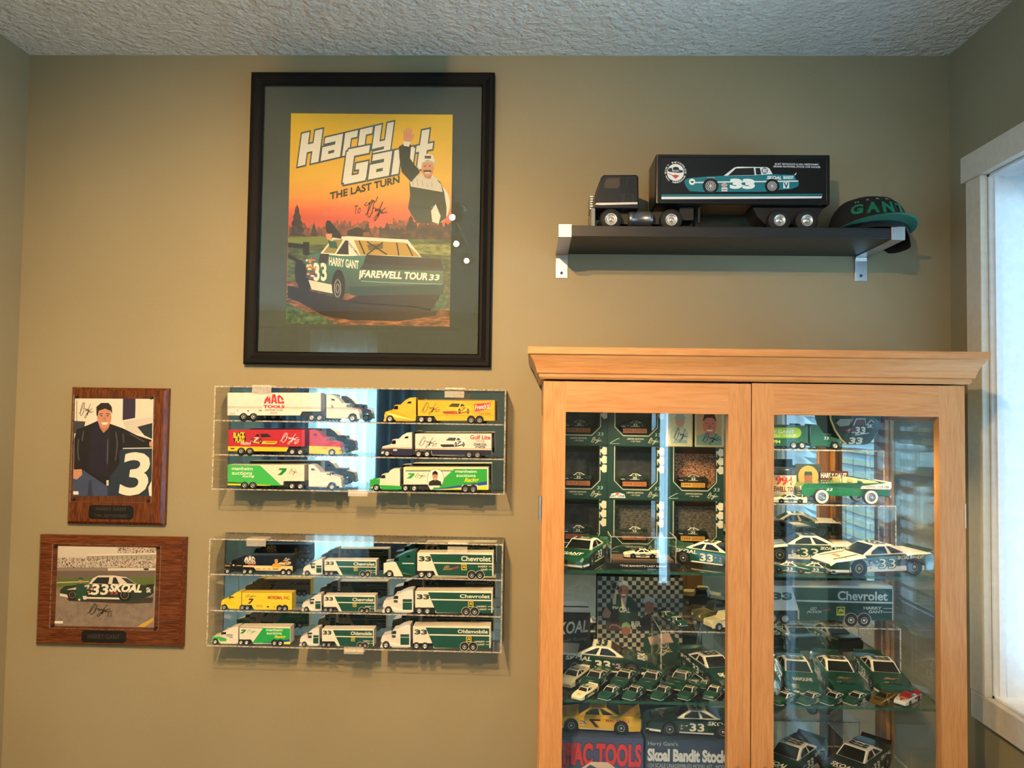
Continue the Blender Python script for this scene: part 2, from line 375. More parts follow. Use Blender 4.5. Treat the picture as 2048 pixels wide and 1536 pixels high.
b = MB(); w = .05; t2 = M['trim2']
b.box(XW0-.08, XW0-.03, LY0, LY1, LZ1-w, LZ1, t2).box(XW0-.08, XW0-.03, LY0, LY1, LZ0, LZ0+w, t2)
for yy in (LY0, (LY0+LY1)/2-w/2, LY1-w): b.box(XW0-.08, XW0-.03, yy, yy+w, LZ0+w, LZ1-w, t2)
wl = struct(b, 'added_window'); MB().pane(XW0-.06, XW0-.056, LY0+w, LY1-w, LZ0+w, LZ1-w, M['glass'], M['glass_edge'], 'x').build('window_pane', wl)  # added window, put in for more daylight on ceiling and right side
struct(MB().box(XR+.2, XW1, -1.0, -.9, ZF, ZC, M['wall']), 'wall_side_right')
struct(MB().box(XW1, XW1+.1, YB, -.9, ZF, ZC, M['wall']), 'wall_far_right')
# wall behind the camera: patio door left, window right
PX0, PX1, PZ1 = -2.14, -1.42, 2.15
QX0, QX1, QZ0, QZ1 = 2.15, 3.05, .65, 2.15
b = MB()
for x0, x1, z0, z1 in ((XW0, PX0, ZF, ZC), (PX0, PX1, PZ1, ZC), (PX1, 1.08, ZF, ZC), (1.08, 1.17, ZF, .06), (1.08, 1.17, 2.12, ZC), (1.17, QX0, ZF, ZC), (QX0, QX1, ZF, QZ0), (QX0, QX1, QZ1, ZC), (QX1, XW1, ZF, ZC)):
    b.box(x0, x1, YB-.12, YB, z0, z1, M['wall'])
struct(b, 'wall_behind')
def window_unit(name, x0, x1, z0, z1, mull):
    b = MB(); w = .06
    b.box(x0, x0+w, YB-.1, YB-.04, z0, z1, M['trim2']).box(x1-w, x1, YB-.1, YB-.04, z0, z1, M['trim2'])
    b.box(x0+w, x1-w, YB-.1, YB-.04, z1-w, z1, M['trim2']).box(x0+w, x1-w, YB-.1, YB-.04, z0, z0+w, M['trim2'])
    for t in mull: xm = x0+(x1-x0)*t; b.box(xm-.03, xm+.03, YB-.1, YB-.04, z0+w, z1-w, M['trim2'])
    o = struct(b, name); g = MB().pane(x0+w, x1-w, YB-.075, YB-.07, z0+w, z1-w, M['glass'], M['glass_edge'], 'y').build('window_pane', o); return o
window_unit('door_1', PX0, PX1, ZF, PZ1, ())
MB().pane(1.08, 1.17, YB-.07, YB-.066, .06, 2.12, M['glass'], M['glass_edge'], 'y').build('window_5')['kind'] = 'structure'
window_unit('window_2', QX0, QX1, QZ0, QZ1, (.5,))
def curtain(x0, x1, z0, z1, label):
    n = 60; V = []; F = []
    for j, z in enumerate((z0, z1)):
        for i in range(n+1):
            t = i/n; V.append((x0+(x1-x0)*t, YB+.09+.028*math.sin(t*(x1-x0)*55)+.012*math.sin(t*37), z))
    F = [(i, i+1, n+2+i, n+1+i) for i in range(n)]
    b = MB(); b.mesh(V, F, M['curtain'], True); o = b.build('curtain'); s = o.modifiers.new('thickness', 'SOLIDIFY'); s.thickness = .003
    return tag(o, label, 'curtain')
M['curtain'] = paint('#5f6a74', .9); M['curtain_white'] = paint('#d8dde0', .9)
curtain(-2.55, -2.1, .03, 2.25, 'grey pleated curtain at the door jamb nearer the far left wall'); curtain(-1.47, -1.1, .03, 2.25, 'grey pleated curtain at the door jamb nearer the middle of the room')
curtain(1.85, 2.2, .5, 2.2, 'grey pleated curtain beside the far window, patio door side'); curtain(2.95, 3.25, .5, 2.2, 'grey pleated curtain beside the far window, room corner side')
def sheer_cloth():
    m = bpy.data.materials.new('sheer_voile'); m.use_nodes = True; N = m.node_tree.nodes; L = m.node_tree.links; N.clear(); o = N.new('ShaderNodeOutputMaterial'); mx = N.new('ShaderNodeMixShader'); t = N.new('ShaderNodeBsdfTranslucent'); d = N.new('ShaderNodeBsdfTransparent'); d2 = N.new('ShaderNodeBsdfDiffuse'); m2 = N.new('ShaderNodeMixShader')
    t.inputs[0].default_value = (.82, .86, .84, 1); d2.inputs[0].default_value = (.8, .82, .8, 1); m2.inputs[0].default_value = .4; mx.inputs[0].default_value = .22
    L.new(t.outputs[0], m2.inputs[1]); L.new(d2.outputs[0], m2.inputs[2]); L.new(m2.outputs[0], mx.inputs[1]); L.new(d.outputs[0], mx.inputs[2]); L.new(mx.outputs[0], o.inputs[0]); return m
_k = M['curtain']; M['curtain'] = sheer_cloth(); curtain(-2.12, -1.46, .03, 2.25, 'white sheer voile hanging across the patio door glass').location.y = -.02
M['curtain'] = _k
rod = MB().tube([(-2.85, YB+.09, 2.27), (-.7, YB+.09, 2.27)], .012, 8, M['flatblack']).build('curtain_rod'); tag(rod, 'black curtain rod above the patio door', 'curtain rod')
rod = MB().tube([(1.75, YB+.09, 2.22), (3.3, YB+.09, 2.22)], .012, 8, M['flatblack']).build('curtain_rod'); tag(rod, 'black curtain rod above the far window', 'curtain rod')

# window in the right wall: casing, reveal, glass, blind
b = MB(); t = .018
b.box(XR-t, XR, WY1, 1.8255, WZ0, WZ1, M['trim']).build('casing_side', bevel=.002)['kind'] = 'structure'
bpy.data.objects['casing_side'].name = 'trim_1'
struct(MB().box(XR-t-.004, XR, WY0-.075, 1.840, WZ1, WZ1+.064, M['trim']), 'trim_2', bevel=.002)
struct(MB().box(XR-t, XR, WY0-.06, 1.8225, WZ0-.063, WZ0, M['trim']), 'trim_3', bevel=.002)
struct(MB().box(XR-t, XR, WY0-.06, WY0, WZ0, WZ1, M['trim']), 'trim_4', bevel=.002)
b = MB(); j = M['trim2']
b.box(XR, xo, WY1-.006, WY1, WZ0, WZ1, j).box(XR, xo, WY0, WY0+.006, WZ0, WZ1, j).box(XR, xo, WY0, WY1, WZ1-.006, WZ1, j).box(XR, xo, WY0, WY1, WZ0, WZ0+.006, j)
b.box(XR+.008, XR+.022, WY1-.014, WY1-.006, WZ0+.006, WZ1-.006, j)
struct(b, 'trim_5')
b = MB(); w = .045; xa, xb = XR+.14, XR+.18
b.box(xa, xb, WY0+.006, WY0+w, WZ0+.006, WZ1-.006, j).box(xa, xb, WY1-w, WY1-.006, WZ0+.006, WZ1-.006, j).box(xa, xb, WY0+w, WY1-w, WZ0+.006, WZ0+w, j).box(xa, xb, WY0+w, WY1-w, WZ1-w, WZ1-.006, j)
wn = struct(b, 'window_1'); MB().pane(XR+.158, XR+.163, WY0+w, WY1-w, WZ0+w, WZ1-w, M['glass'], M['glass_edge'], 'x').build('window_pane', wn)
M['slat'] = paint('#c9d4dc', .5)
bl = thing('window_blind', 'white slatted blind hanging in the window by the cabinet', 'blind', (XR+.085, (WY0+WY1)/2, WZ1-.01))
bh_ = (WY1-WY0)/2-.02
MB().box(-.028, .028, -bh_, bh_-.025, -.05, 0, M['slat']).build('headrail', bl, bevel=.003)
prof = [(-.021, .014), (-.011, .009), (.0, .001), (.011, -.007), (.021, -.013)]
sb = MB(); n = len(prof)
V = [(x*.92, y, z) for y in (-bh_, bh_-.025) for x, z in prof]
sb.mesh(V, [(i, i+1, n+i+1, n+i) for i in range(n-1)], M['slat'], True)
s0 = sb.build('slat', bl); sm = s0.modifiers.new('thickness', 'SOLIDIFY'); sm.thickness = .002
s0.location = (0, 0, -.075); zz = -.075
while zz > WZ0-WZ1+.06:
    zz -= .042; s = s0.copy(); COL.objects.link(s); s.location = (0, 0, zz)
MB().box(-.024, .024, -bh_, bh_-.025, zz-.05, zz-.03, M['slat']).build('bottom_rail', bl, bevel=.003)
for y in (-.4, 0, .4): MB().tube([(.027, y, -.04), (.027, y, zz-.03)], .0012, 5, M['slat']).build('ladder_cord', bl)

bl = thing('window_blind', 'white slatted blind on the added wide window behind the camera', 'blind', (XW0+.03, (LY0+LY1)/2, LZ1))
MB().box(-.025, .025, LY0-bl.location.y+.03, LY1-bl.location.y-.03, -.05, 0, M['slat']).build('headrail', bl, bevel=.003)
prof = [(-.018, -.020), (-.007, -.006), (.007, .009), (.018, .018)]; sb = MB(); n = 4; hy_ = (LY1-LY0)/2-.03  # slats tilted to send the added window's light up to the ceiling
sb.mesh([(x, y, z) for y in (-hy_, hy_) for x, z in prof], [(i, i+1, n+i+1, n+i) for i in range(n-1)], M['slat'], True); s1 = sb.build('slat', bl); s1.modifiers.new('thickness', 'SOLIDIFY').thickness = .002; s1.location = (0, 0, -.08)
for i in range(1, 33): s = s1.copy(); COL.objects.link(s); s.location = (0, 0, -.08-.055*i)
# ceiling lamp with three warm spots, just out of the frame above
M['bulb'] = emit('warm_bulb', '#ffd9a0', 60)
tl = thing('track_light', 'bronze ceiling track light with three warm spot bulbs', 'ceiling lamp', (-.40, .2, ZC))
MB().lathe([(.085, 0), (.085, -.012), (.06, -.025), (.012, -.03)], (0, .25, 0), 'z', 28, M['steel']).build('canopy', tl)
MB().tube([(0, .25, -.02), (0, .25, -.035)], .007, 8, M['steel']).build('stem', tl)
MB().tube([(.05, .52, -.035), (.02, .2, -.038), (.03, -.42, -.035)], .008, 8, M['steel']).build('bar', tl)
for i, (x, y, z, aim, pw) in enumerate(((.05, .44, -.083, (-.95, 1.7256, .9), 26), (.015, .0, -.099, (-.5, 1.7256, .6), 112), (.03, -.38, -.107, (-.3, 1.7256, .75), 118))):
    hd = Vector((x, y, z)); dv = (Vector((aim[0]+.4, aim[1], aim[2]-ZC))-hd).normalized()
    h = MB().lathe([(.012, -.05), (.022, -.045), (.036, 0), (.04, .012)], (0, 0, 0), 'z', 18, M['steel']).build('spot_head', tl)
    h.location = hd; h.rotation_euler = dv.to_track_quat('Z', 'Y').to_euler()
    MB().tube([(x, y, -.036), (x, y, z+.03)], .005, 6, M['steel']).build('spot_arm', tl)
    MB().lathe([(0, .0), (.02, .001), (.03, .004), (.0305, .008), (.02, .011), (0, .012)], (0, 0, 0), 'z', 16, M['bulb']).build('bulb', h)
    l = bpy.data.lights.new('spot_light', 'SPOT'); l.energy = pw; l.color = (1, .62, .26); l.spot_size = 1.85; l.spot_blend = 1; l.shadow_soft_size = .012
    lo = bpy.data.objects.new('spot_light', l); link(lo, tl); lo.location = hd+dv*.03; lo.rotation_euler = dv.to_track_quat('-Z', 'Y').to_euler()

# added unseen lamp, lifts the ambient light and the mirrored back of the room
fl = thing('added_fill_lamp', 'added round white fill lamp on the ceiling in the back of the room', 'ceiling lamp', (.35, -2.0, ZC))
MB().lathe([(.17, 0), (.17, -.02), (.16, -.03)], (0, 0, 0), 'z', 32, M['trim2']).build('rim', fl)
MB().lathe([(.155, -.025), (.14, -.06), (.09, -.085), (0, -.095)], (0, 0, 0), 'z', 32, emit('added_fill_glow', '#fff2e0', 6)).build('diffuser', fl)
l = bpy.data.lights.new('added_fill_light', 'POINT'); l.energy = 16; l.color = (1, .93, .84); l.shadow_soft_size = .14; lo = bpy.data.objects.new('added_fill_light', l); link(lo, fl); lo.location = (0, 0, -.26)
# ------------------------------------------------------------------ framed poster
def zoomconv(x0, y0, sc, Y, org):
    """zoomed photo pixels -> local (x,z) on the plane y=Y, relative to org"""
    def c(u, v):
        p = at_y(x0+u/sc, y0+v/sc, Y); return (p.x-org[0], p.z-org[2])
    return c
PX, PZ = (-.7539-.1113)/2, 1.5+(.1159+.8869)/2; HW, HH = (.7539-.1113)/2, (.8869-.1159)/2
po = thing('framed_poster', 'large framed racing poster with dark mat board in a black wooden frame', 'picture', (PX, D, PZ))
fw = .034
def frame_side(kind):
    b = MB(); prof = [(0, 0), (0, -.02), (.004, -.024), (.012, -.024), (.024, -.018), (.030, -.018), (fw, -.012), (fw, 0)]
    if kind in 'tb':
        s = 1 if kind == 't' else -1
        P = [[(sx*(HW-o), y, s*(HH-o)) for o, y in prof] for sx in (-1, 1)]
    else:
        s = 1 if kind == 'r' else -1
        P = [[(s*(HW-o), y, sz*(HH-o)) for o, y in prof] for sz in (-1, 1)]
    n = len(prof); b.mesh(P[0]+P[1], [(i, (i+1) % n, n+(i+1) % n, n+i) for i in range(n)], M['ebony'] if kind in 'tb' else M['ebony_v'])
    b.face(P[0], M['ebony']); b.face(P[1], M['ebony'])
    return b.build('frame_rail' if kind in 'tb' else 'frame_stile', po)
for k in 'tblr': frame_side(k)
MB().box(-HW+fw-.002, HW-fw+.002, -.008, -.002, -HH+fw-.002, HH-fw+.002, paint('#474e48', .8)).build('mat_board', po)
c = zoomconv(480, 130, 2.517, D-.0085, (PX, D, PZ))
pr = Print(c); zt = c(600, 246)[1]; zb = c(600, 1310)[1]
sky = gradient('poster_sky', [(0, '#b9452a'), (.50, '#c04a2a'), (.545, '#d9622e'), (.60, '#d9902c'), (.70, '#dcaa2c'), (1, '#d8b41e')], 'Z', zb, zt, noise=.04, nscale=(2, 2, 30))
grass = mottled('poster_grass', ['#23301c', '#3c4e26', '#5d6b35'], 60, (1, 1, 2.5)); grass2 = mottled('poster_turf', ['#1d2f22', '#35553a', '#5a7350'], 90)
dirt = mottled('poster_dirt', ['#1a120c', '#6b3f22', '#a8683a'], 40, (1, 1, 5)); trees = mottled('poster_trees', ['#1c1712', '#2d2118', '#5c3a22'], 70)
dusk = mottled('poster_far_trees', ['#4a2a1c', '#70402a', '#a05a34'], 60)
pr.poly([(257, 243), (1071, 250), (1055, 1318), (231, 1303)], sky)
rnd = random.Random(3)
def ragged(u0, u1, top, bot, amp, n, mat):
    pts = [(u0+(u1-u0)*i/n, top+rnd.uniform(-amp, amp)) for i in range(n+1)]; pr.poly(pts+[(u1, bot), (u0, bot)], mat)
ragged(245, 1062, 812, 880, 16, 60, dusk); ragged(470, 560, 790, 870, 12, 16, dusk); ragged(590, 650, 790, 850, 10, 12, dusk); ragged(770, 850, 782, 870, 14, 16, dusk)
for cx, cy, w_, h_ in ((287, 712, 46, 150), (372, 800, 22, 60), (740, 798, 30, 60), (860, 765, 46, 90), (640, 802, 26, 50)):
    L_ = []; R_ = []
    for i in range(10):
        t = i/9; q = w_*(.15+.85*t)*(1 if i % 2 else .72); L_.append((cx-q, cy+h_*t)); R_.append((cx+q, cy+h_*t))
    pr.poly([(cx, cy-8)]+R_+L_[::-1], trees)
ragged(880, 1062, 800, 930, 20, 26, trees); ragged(700, 880, 825, 880, 12, 26, trees)
pr.poly([(540, 835), (590, 815), (652, 840), (652, 866), (540, 866)], '#241a13'); pr.poly([(620, 842), (652, 840), (652, 862), (620, 864)], '#7d4a2a')
pr.poly([(243, 862), (1062, 880), (1058, 1150), (238, 1095)], grass); pr.poly([(243, 870), (420, 862), (640, 880), (420, 905), (243, 900)], '#6d7a34'); pr.poly([(850, 900), (1060, 905), (1060, 960), (900, 950)], mottled('poster_sunlit_grass', ['#3c4e26', '#7c8240', '#98934a'], 60, (1, 1, 3)))
pr.poly([(237, 1090), (1058, 1130), (1055, 1318), (231, 1303)], dirt)
pr.poly([(233, 1195), (330, 1240), (420, 1268), (490, 1306), (231, 1303)], grass2)
pr.poly([(240, 1110), (330, 1130), (560, 1190), (1010, 1200), (985, 1262), (800, 1290), (560, 1285), (420, 1262), (300, 1195), (240, 1170)], '#1b120d')
pr.poly([(745, 1183), (850, 1190), (860, 1208), (760, 1196)], '#a8683a'); pr.poly([(980, 1150), (1056, 1130), (1056, 1225), (960, 1240)], grass2)
for a in ([(242, 893), (345, 905), (345, 925), (242, 918)], [(242, 950), (318, 990), (318, 1010), (242, 972)], [(318, 890), (349, 892), (349, 960), (318, 955)]): pr.poly(a, '#17120e')
# waving man
pr.ell(985, 700, 72, 100, '#d9d3c4', 28)
pr.poly([(800, 412), (826, 396), (862, 402), (856, 470), (905, 540), (862, 590), (815, 540), (803, 470)], '#22332b')
pr.poly([(822, 385), (858, 388), (852, 412), (824, 408)], '#d8d2c6'); pr.ell(846, 366, 24, 26, '#c98d70')
for dx, l in ((-18, 24), (-8, 34), (3, 36), (13, 30)): pr.line([(846+dx, 352), (848+dx*1.25, 352-l)], 9, '#c98d70', False)
pr.line([(866, 372), (876, 348)], 8, '#c98d70', False)
pr.poly([(852, 575), (915, 545), (968, 556), (1010, 590), (1028, 640), (1040, 720), (1038, 770), (1000, 800), (890, 796), (858, 745), (846, 720), (856, 660)], '#2b3b33')
pr.poly([(852, 575), (915, 545), (968, 556), (1012, 600), (1020, 640), (860, 612)], '#c9c4b8'); pr.poly([(862, 705), (965, 715), (965, 728), (862, 718)], '#1d2a24')
pr.poly([(985, 700), (1010, 760), (1000, 800), (968, 790), (962, 735)], '#d9d3c4')
for q in range(5): pr.line([(868+q*24, 566+4*q), (872+q*24, 606+3*q)], 3, '#9a958a', False)
pr.ell(944, 522, 31, 42, '#c98d70'); pr.poly([(920, 545), (968, 545), (960, 574), (930, 570)], '#b87c60')
pr.poly([(912, 490), (918, 462), (945, 447), (972, 456), (982, 490), (945, 478)], '#dcd8cf'); pr.poly([(905, 498), (950, 478), (985, 492), (980, 500), (945, 490)], '#c2bdb2')
pr.rect(930, 472, 962, 458, '#3a4540'); pr.ell(932, 510, 4, 3, '#30241e'); pr.ell(956, 510, 4, 3, '#30241e'); pr.poly([(925, 530), (962, 530), (966, 540), (922, 540)], '#4d3325'); pr.rect(932, 546, 956, 541, '#efe6da')
# title
LET = {'H': [(0, 0, .3, 1), (.52, 0, .82, 1), (.2, .38, .6, .62)], 'a': [(.5, 0, .76, .7), (.06, .52, .7, .7), (0, 0, .26, .42), (0, 0, .6, .17), (0, .26, .6, .42)], 'r': [(0, 0, .26, .7), (.1, .5, .5, .7)],
       'y': [(0, 0, .26, .7), (.48, -.26, .74, .7), (.05, 0, .6, .18), (.06, -.26, .6, -.09)], 'G': [(0, .06, .3, .94), (.06, .78, .84, 1), (.06, 0, .84, .22), (.56, .06, .86, .5), (.42, .36, .86, .54)],
       'n': [(0, 0, .26, .7), (.1, .52, .7, .7), (.5, 0, .76, .66)], 't': [(.08, .06, .36, 1.12), (-.04, .52, .56, .7), (.14, 0, .54, .19)]}
def title(word, u0, v0, cap, wscale, gap, rise, shear, d):
    for grow, col in ((d, '#3d535a'), (0, '#dcdad2')):
        u = u0
        for ch in word:
            for x0, y0, x1, y1 in LET[ch]:
                pts = [(x0-grow, y0-grow), (x1+grow, y0-grow), (x1+grow, y1+grow), (x0-grow, y1+grow)]
                pr.poly([(u+(x*wscale+shear*y)*cap, v0-y*cap+rise*(u+(x*wscale+shear*y)*cap-u0)) for x, y in pts], col)
            u += (max(q[2] for q in LET[ch])*wscale+gap)*cap
title('Harry', 290, 512, 160, .80, .07, -.235, .14, .05)
title('Gant', 515, 604, 172, .80, .07, -.20, .14, .05)
pr.poly([(800, 412), (826, 396), (862, 402), (856, 470), (905, 540), (862, 590), (815, 540), (803, 470)], '#22332b')
pr.poly([(822, 385), (858, 388), (852, 412), (824, 408)], '#d8d2c6'); pr.ell(944, 522, 31, 42, '#c98d70'); pr.poly([(912, 490), (918, 462), (945, 447), (972, 456), (982, 490), (945, 478)], '#dcd8cf'); pr.poly([(905, 498), (950, 478), (985, 492), (980, 500), (945, 490)], '#b8b3a8')
pr.rect(930, 472, 962, 458, '#3a4540'); pr.ell(932, 510, 4, 3, '#30241e'); pr.ell(956, 510, 4, 3, '#30241e'); pr.poly([(925, 530), (962, 530), (966, 540), (922, 540)], '#4d3325'); pr.rect(932, 546, 956, 541, '#efe6da')
pr.poly([(915, 545), (935, 572), (960, 574), (968, 556), (1000, 580), (950, 600), (900, 570)], '#c9c4b8')
pr.text('THE LAST TURN', 455, 678, 802, 644, '#23302a', bold=.03, rise=-.245)
pr.text('To', 577, 752, 608, 710, '#15130f', bold=-.005, shear=.2, rise=-.2)
pr.line([(640, 690), (628, 706), (640, 708), (652, 692), (650, 703), (660, 690), (664, 698), (674, 682), (682, 690), (694, 662)], 3, '#15130f'); pr.sign(632, 786, 742, 680, 3.4, '#15130f')
# the car on the poster
gc = gradient('poster_car_green', [(0, '#12302c'), (.5, '#1c4d46'), (1, '#2a6a60')], 'Z', c(500, 1165)[1], c(500, 950)[1])
pr.ell(326, 1078, 36, 78, '#14110f'); pr.ell(296, 1045, 20, 62, '#14110f')
pr.poly([(345, 958), (410, 946), (470, 868), (545, 862), (845, 880), (915, 968), (1015, 985), (1026, 1030), (1028, 1112), (1008, 1156), (600, 1160), (540, 1152), (470, 1166), (362, 1132), (345, 1060), (325, 990)], gc)
pr.poly([(405, 950), (470, 868), (545, 862), (845, 880), (914, 968), (640, 958), (566, 962), (500, 962)], '#d8d3c6')
pr.poly([(420, 945), (470, 880), (520, 878), (478, 950)], '#8b7f3c'); pr.poly([(485, 952), (530, 884), (545, 884), (548, 955)], '#1c1a16')
pr.poly([(574, 882), (834, 895), (908, 966), (640, 955), (606, 958)], '#a8862c'); pr.poly([(640, 905), (720, 900), (720, 925), (650, 935)], '#5a4a1c')
for a in ([(640, 890), (740, 955)], [(720, 893), (640, 955)], [(790, 895), (800, 960)], [(840, 900), (870, 962)], [(600, 885), (630, 955)]): pr.line(a, 7, '#1a1712', False)
pr.poly([(636, 955), (1012, 978), (1022, 1022), (690, 1008), (622, 1000)], '#16150f'); pr.poly([(604, 1030), (622, 1000), (1022, 1022), (1026, 1036)], '#22302a')
pr.poly([(545, 1118), (1028, 1104), (1020, 1156), (560, 1158)], '#123a35'); pr.line([(610, 1088), (760, 1096), (1020, 1104)], 4, '#5fa09a')
pr.poly([(345, 1082), (470, 1108), (474, 1152), (362, 1130)], '#cfc9bc'); pr.ell(497, 1112, 34, 82, '#0f0d0c'); pr.ell(492, 1125, 20, 54, '#2a2725'); pr.ring(492, 1125, 16, 44, 4, '#8a8580'); pr.ring(492, 1125, 8, 22, 4, '#8a8580')
rnd = random.Random(5)
for i in range(40): u = rnd.uniform(332, 382); v = rnd.uniform(955, 1070); pr.rect(u, v+9, u+rnd.uniform(8, 18), v, rnd.choice(['#a84a42', '#c9a24a', '#3f5f8f', '#d8d3c6', '#b8713a', '#8f2f3a']))
pr.poly([(405, 950), (450, 952), (440, 1000), (395, 995)], '#2b2622')
pr.text('33', 374, 1085, 436, 1000, '#ddd8cc', bold=.03, shear=-.05); pr.text('HARRY GANT', 450, 1008, 598, 968, '#e4dfd2', bold=.03, rise=.13)
pr.poly([(604, 1036), (612, 1034), (608, 1078), (600, 1080)], '#dcd7ca'); pr.text('FAREWELL TOUR', 612, 1068, 942, 1034, '#ece8dc', bold=.035, shear=.2, rise=.045); pr.text('33', 952, 1084, 1004, 1056, '#ece8dc', bold=.03, shear=.15)
pr.text('OLD TIMER', 545, 900, 600, 886, '#23302a', bold=.01, rise=1.2)
pr.poly([(432, 800), (440, 783), (455, 785), (510, 855), (512, 876), (470, 870), (436, 840)], '#1d1b1c'); pr.poly([(432, 852), (465, 850), (462, 885), (440, 880)], '#c98d70'); pr.poly([(444, 885), (486, 890), (492, 925), (452, 920)], '#1f5048')
pr.poly([(600, 1160), (1008, 1156), (960, 1235), (870, 1215), (620, 1200), (540, 1185)], '#14100c')
pr.build('poster_print', po, front(-.0085), eps=1.2e-5)
MB().pane(-HW+fw-.001, HW-fw+.001, -.0148, -.0125, -HH+fw-.001, HH-fw+.001, M['glass'], M['glass_edge'], 'y').build('glazing', po)

# ------------------------------------------------------------------ two photo plaques
def car_side(pr, x0, x1, yb, h, body, roof, low, num, ncol, tint='#1a1d1f', hub='#b5b2ac', text=None, flip=False, wheel_r=.068, lowc=None):
    """stock car drawn from the side; nose at x0, tail at x1; v grows downwards"""
    L = x1-x0; X = lambda t: x0+L*t; Z = lambda t: yb-h*t
    pr.poly([(X(0), Z(.2)), (X(.01), Z(.42)), (X(.10), Z(.56)), (X(.30), Z(.64)), (X(.62), Z(.66)), (X(.78), Z(.68)), (X(.96), Z(.64)), (X(1), Z(.45)), (X(.98), Z(.16)), (X(.06), Z(.10))], body)
    pr.poly([(X(.30), Z(.63)), (X(.44), Z(.97)), (X(.50), Z(1)), (X(.63), Z(1)), (X(.78), Z(.67))], roof)
    pr.poly([(X(.345), Z(.66)), (X(.455), Z(.93)), (X(.575), Z(.94)), (X(.58), Z(.66))], tint); pr.poly([(X(.595), Z(.66)), (X(.595), Z(.93)), (X(.635), Z(.9)), (X(.70), Z(.67))], tint)
    if low: pr.poly([(X(.02), Z(.30)), (X(.99), Z(.30)), (X(.98), Z(.16)), (X(.06), Z(.10))], low)
    for t in (.20, .76):
        pr.ell(X(t), Z(.17), L*wheel_r*1.18, abs(L)*wheel_r*1.18, '#0f0f10'); pr.ell(X(t), Z(.16), L*wheel_r, abs(L)*wheel_r, '#1a1a1b'); pr.ell(X(t), Z(.16), L*wheel_r*.62, abs(L)*wheel_r*.62, hub); pr.ell(X(t), Z(.16), L*wheel_r*.28, abs(L)*wheel_r*.28, '#3a3a3a')
    a, b_ = sorted((X(.38), X(.56))); pr.text(num, a, Z(.22), b_, Z(.56), ncol, bold=.03)
    if text: a, b_ = sorted((X(.66), X(.95))); pr.text(text, a, Z(.46), b_, Z(.60), ncol, bold=.02, shear=.15)
c0 = lambda Y: zoomconv(60, 760, 2.794, Y, (0, 0, 0))
def plaque(name, label, corners, sheet, photo, plate, lines, wd):
    cb = c0(D-.02); P = [cb(*q) for q in corners]
    x0 = (P[0][0]+P[3][0])/2; x1 = (P[1][0]+P[2][0])/2; z1 = (P[0][1]+P[1][1])/2; z0 = (P[2][1]+P[3][1])/2
    ox, oz = (x0+x1)/2, (z0+z1)/2
    o = thing(name, label, 'plaque', (ox, D, oz)); hw, hh = (x1-x0)/2, (z1-z0)/2; rot = math.atan2(P[1][1]-P[0][1], P[1][0]-P[0][0])
    cl = lambda u, v: (lambda q: (q[0]-ox, q[1]-oz))(cb(u, v))
    b = MB(); e = .008
    b.box(-hw, hw, -.012, 0, -hh, hh, wd)
    a = [(-hw, -.012, -hh), (hw, -.012, -hh), (hw, -.012, hh), (-hw, -.012, hh)]; i_ = [(-hw+e, -.02, -hh+e), (hw-e, -.02, -hh+e), (hw-e, -.02, hh-e), (-hw+e, -.02, hh-e)]
    b.mesh(a+i_, [(0, 1, 5, 4), (1, 2, 6, 5), (2, 3, 7, 6), (3, 0, 4, 7), (4, 5, 6, 7)], wd); b.build('board', o)
    S = [cl(*q) for q in sheet]; sx0, sx1 = (S[0][0]+S[3][0])/2, (S[1][0]+S[2][0])/2; sz1, sz0 = (S[0][1]+S[1][1])/2, (S[2][1]+S[3][1])/2
    sh = MB().pane(sx0, sx1, -.0245, -.0222, sz0, sz1, M['acrylic'], M['acrylic_edge'], 'y').build('cover_sheet', o)
    for sx in (sx0+.008, sx1-.008):
        for sz in (sz0+.006, sz1-.006): MB().lathe([(.0, -.0275), (.0028, -.027), (.0036, -.0245), (.0036, -.02)], (sx, 0, sz), 'y', 12, paint('#2a211b', .3, metal=.6)).build('screw', o)
    q = [cl(*t) for t in plate]; px0, px1 = q[0][0], q[1][0]; pz1, pz0 = q[0][1], q[1][1]; k = .006
    oc = [(px0+k, pz0), (px1-k, pz0), (px1, pz0+k), (px1, pz1-k), (px1-k, pz1), (px0+k, pz1), (px0, pz1-k), (px0, pz0+k)]
    np_ = MB().prism(oc, -.0212, -.0195, paint('#0d0c0c', .35)).build('name_plate', o)
    t = Print(); n = len(lines); h = (pz1-pz0)
    for j, (s, wfrac, hf) in enumerate(lines):
        zc = pz1-h*(j+.5)/n; m = (px0+px1)/2; w_ = (px1-px0)*wfrac/2; t.text(s, m-w_, zc-h*hf/2, m+w_, zc+h*hf/2, paint('#4a4136', .4, metal=.3, var=0), bold=.005)
    t.build('engraving', np_, front(-.0212))
    pr = Print(cl); pr.poly(photo, '#d9d4c6'); return o, pr
o, pr = plaque('photo_plaque', 'upright walnut plaque with signed portrait photo of a man in a black jacket', [(222, 43), (764, 43), (745, 815), (202, 805)], [(250, 82), (695, 86), (685, 685), (228, 680)], [(252, 103), (691, 106), (680, 648), (240, 648)], [(331, 698), (578, 780)], [('HARRY GANT', .68, .26), ('"MR. SEPTEMBER"', .76, .2)], M['walnut_v'])
pr.poly([(253, 103), (690, 106), (686, 380), (247, 300)], '#e3dfd4'); pr.poly([(520, 104), (592, 105), (588, 212), (518, 225)], '#33284a'); pr.poly([(590, 105), (690, 106), (688, 205), (590, 220)], '#ddd8ca')
pr.poly([(247, 228), (310, 232), (300, 285), (247, 300)], '#3b4148'); pr.line([(262, 115), (262, 240)], 3, '#555555', False)
pr.poly([(520, 230), (687, 205), (684, 270), (640, 300), (540, 300)], '#cfccc6'); pr.poly([(600, 262), (684, 240), (683, 330), (640, 310)], '#24303a')
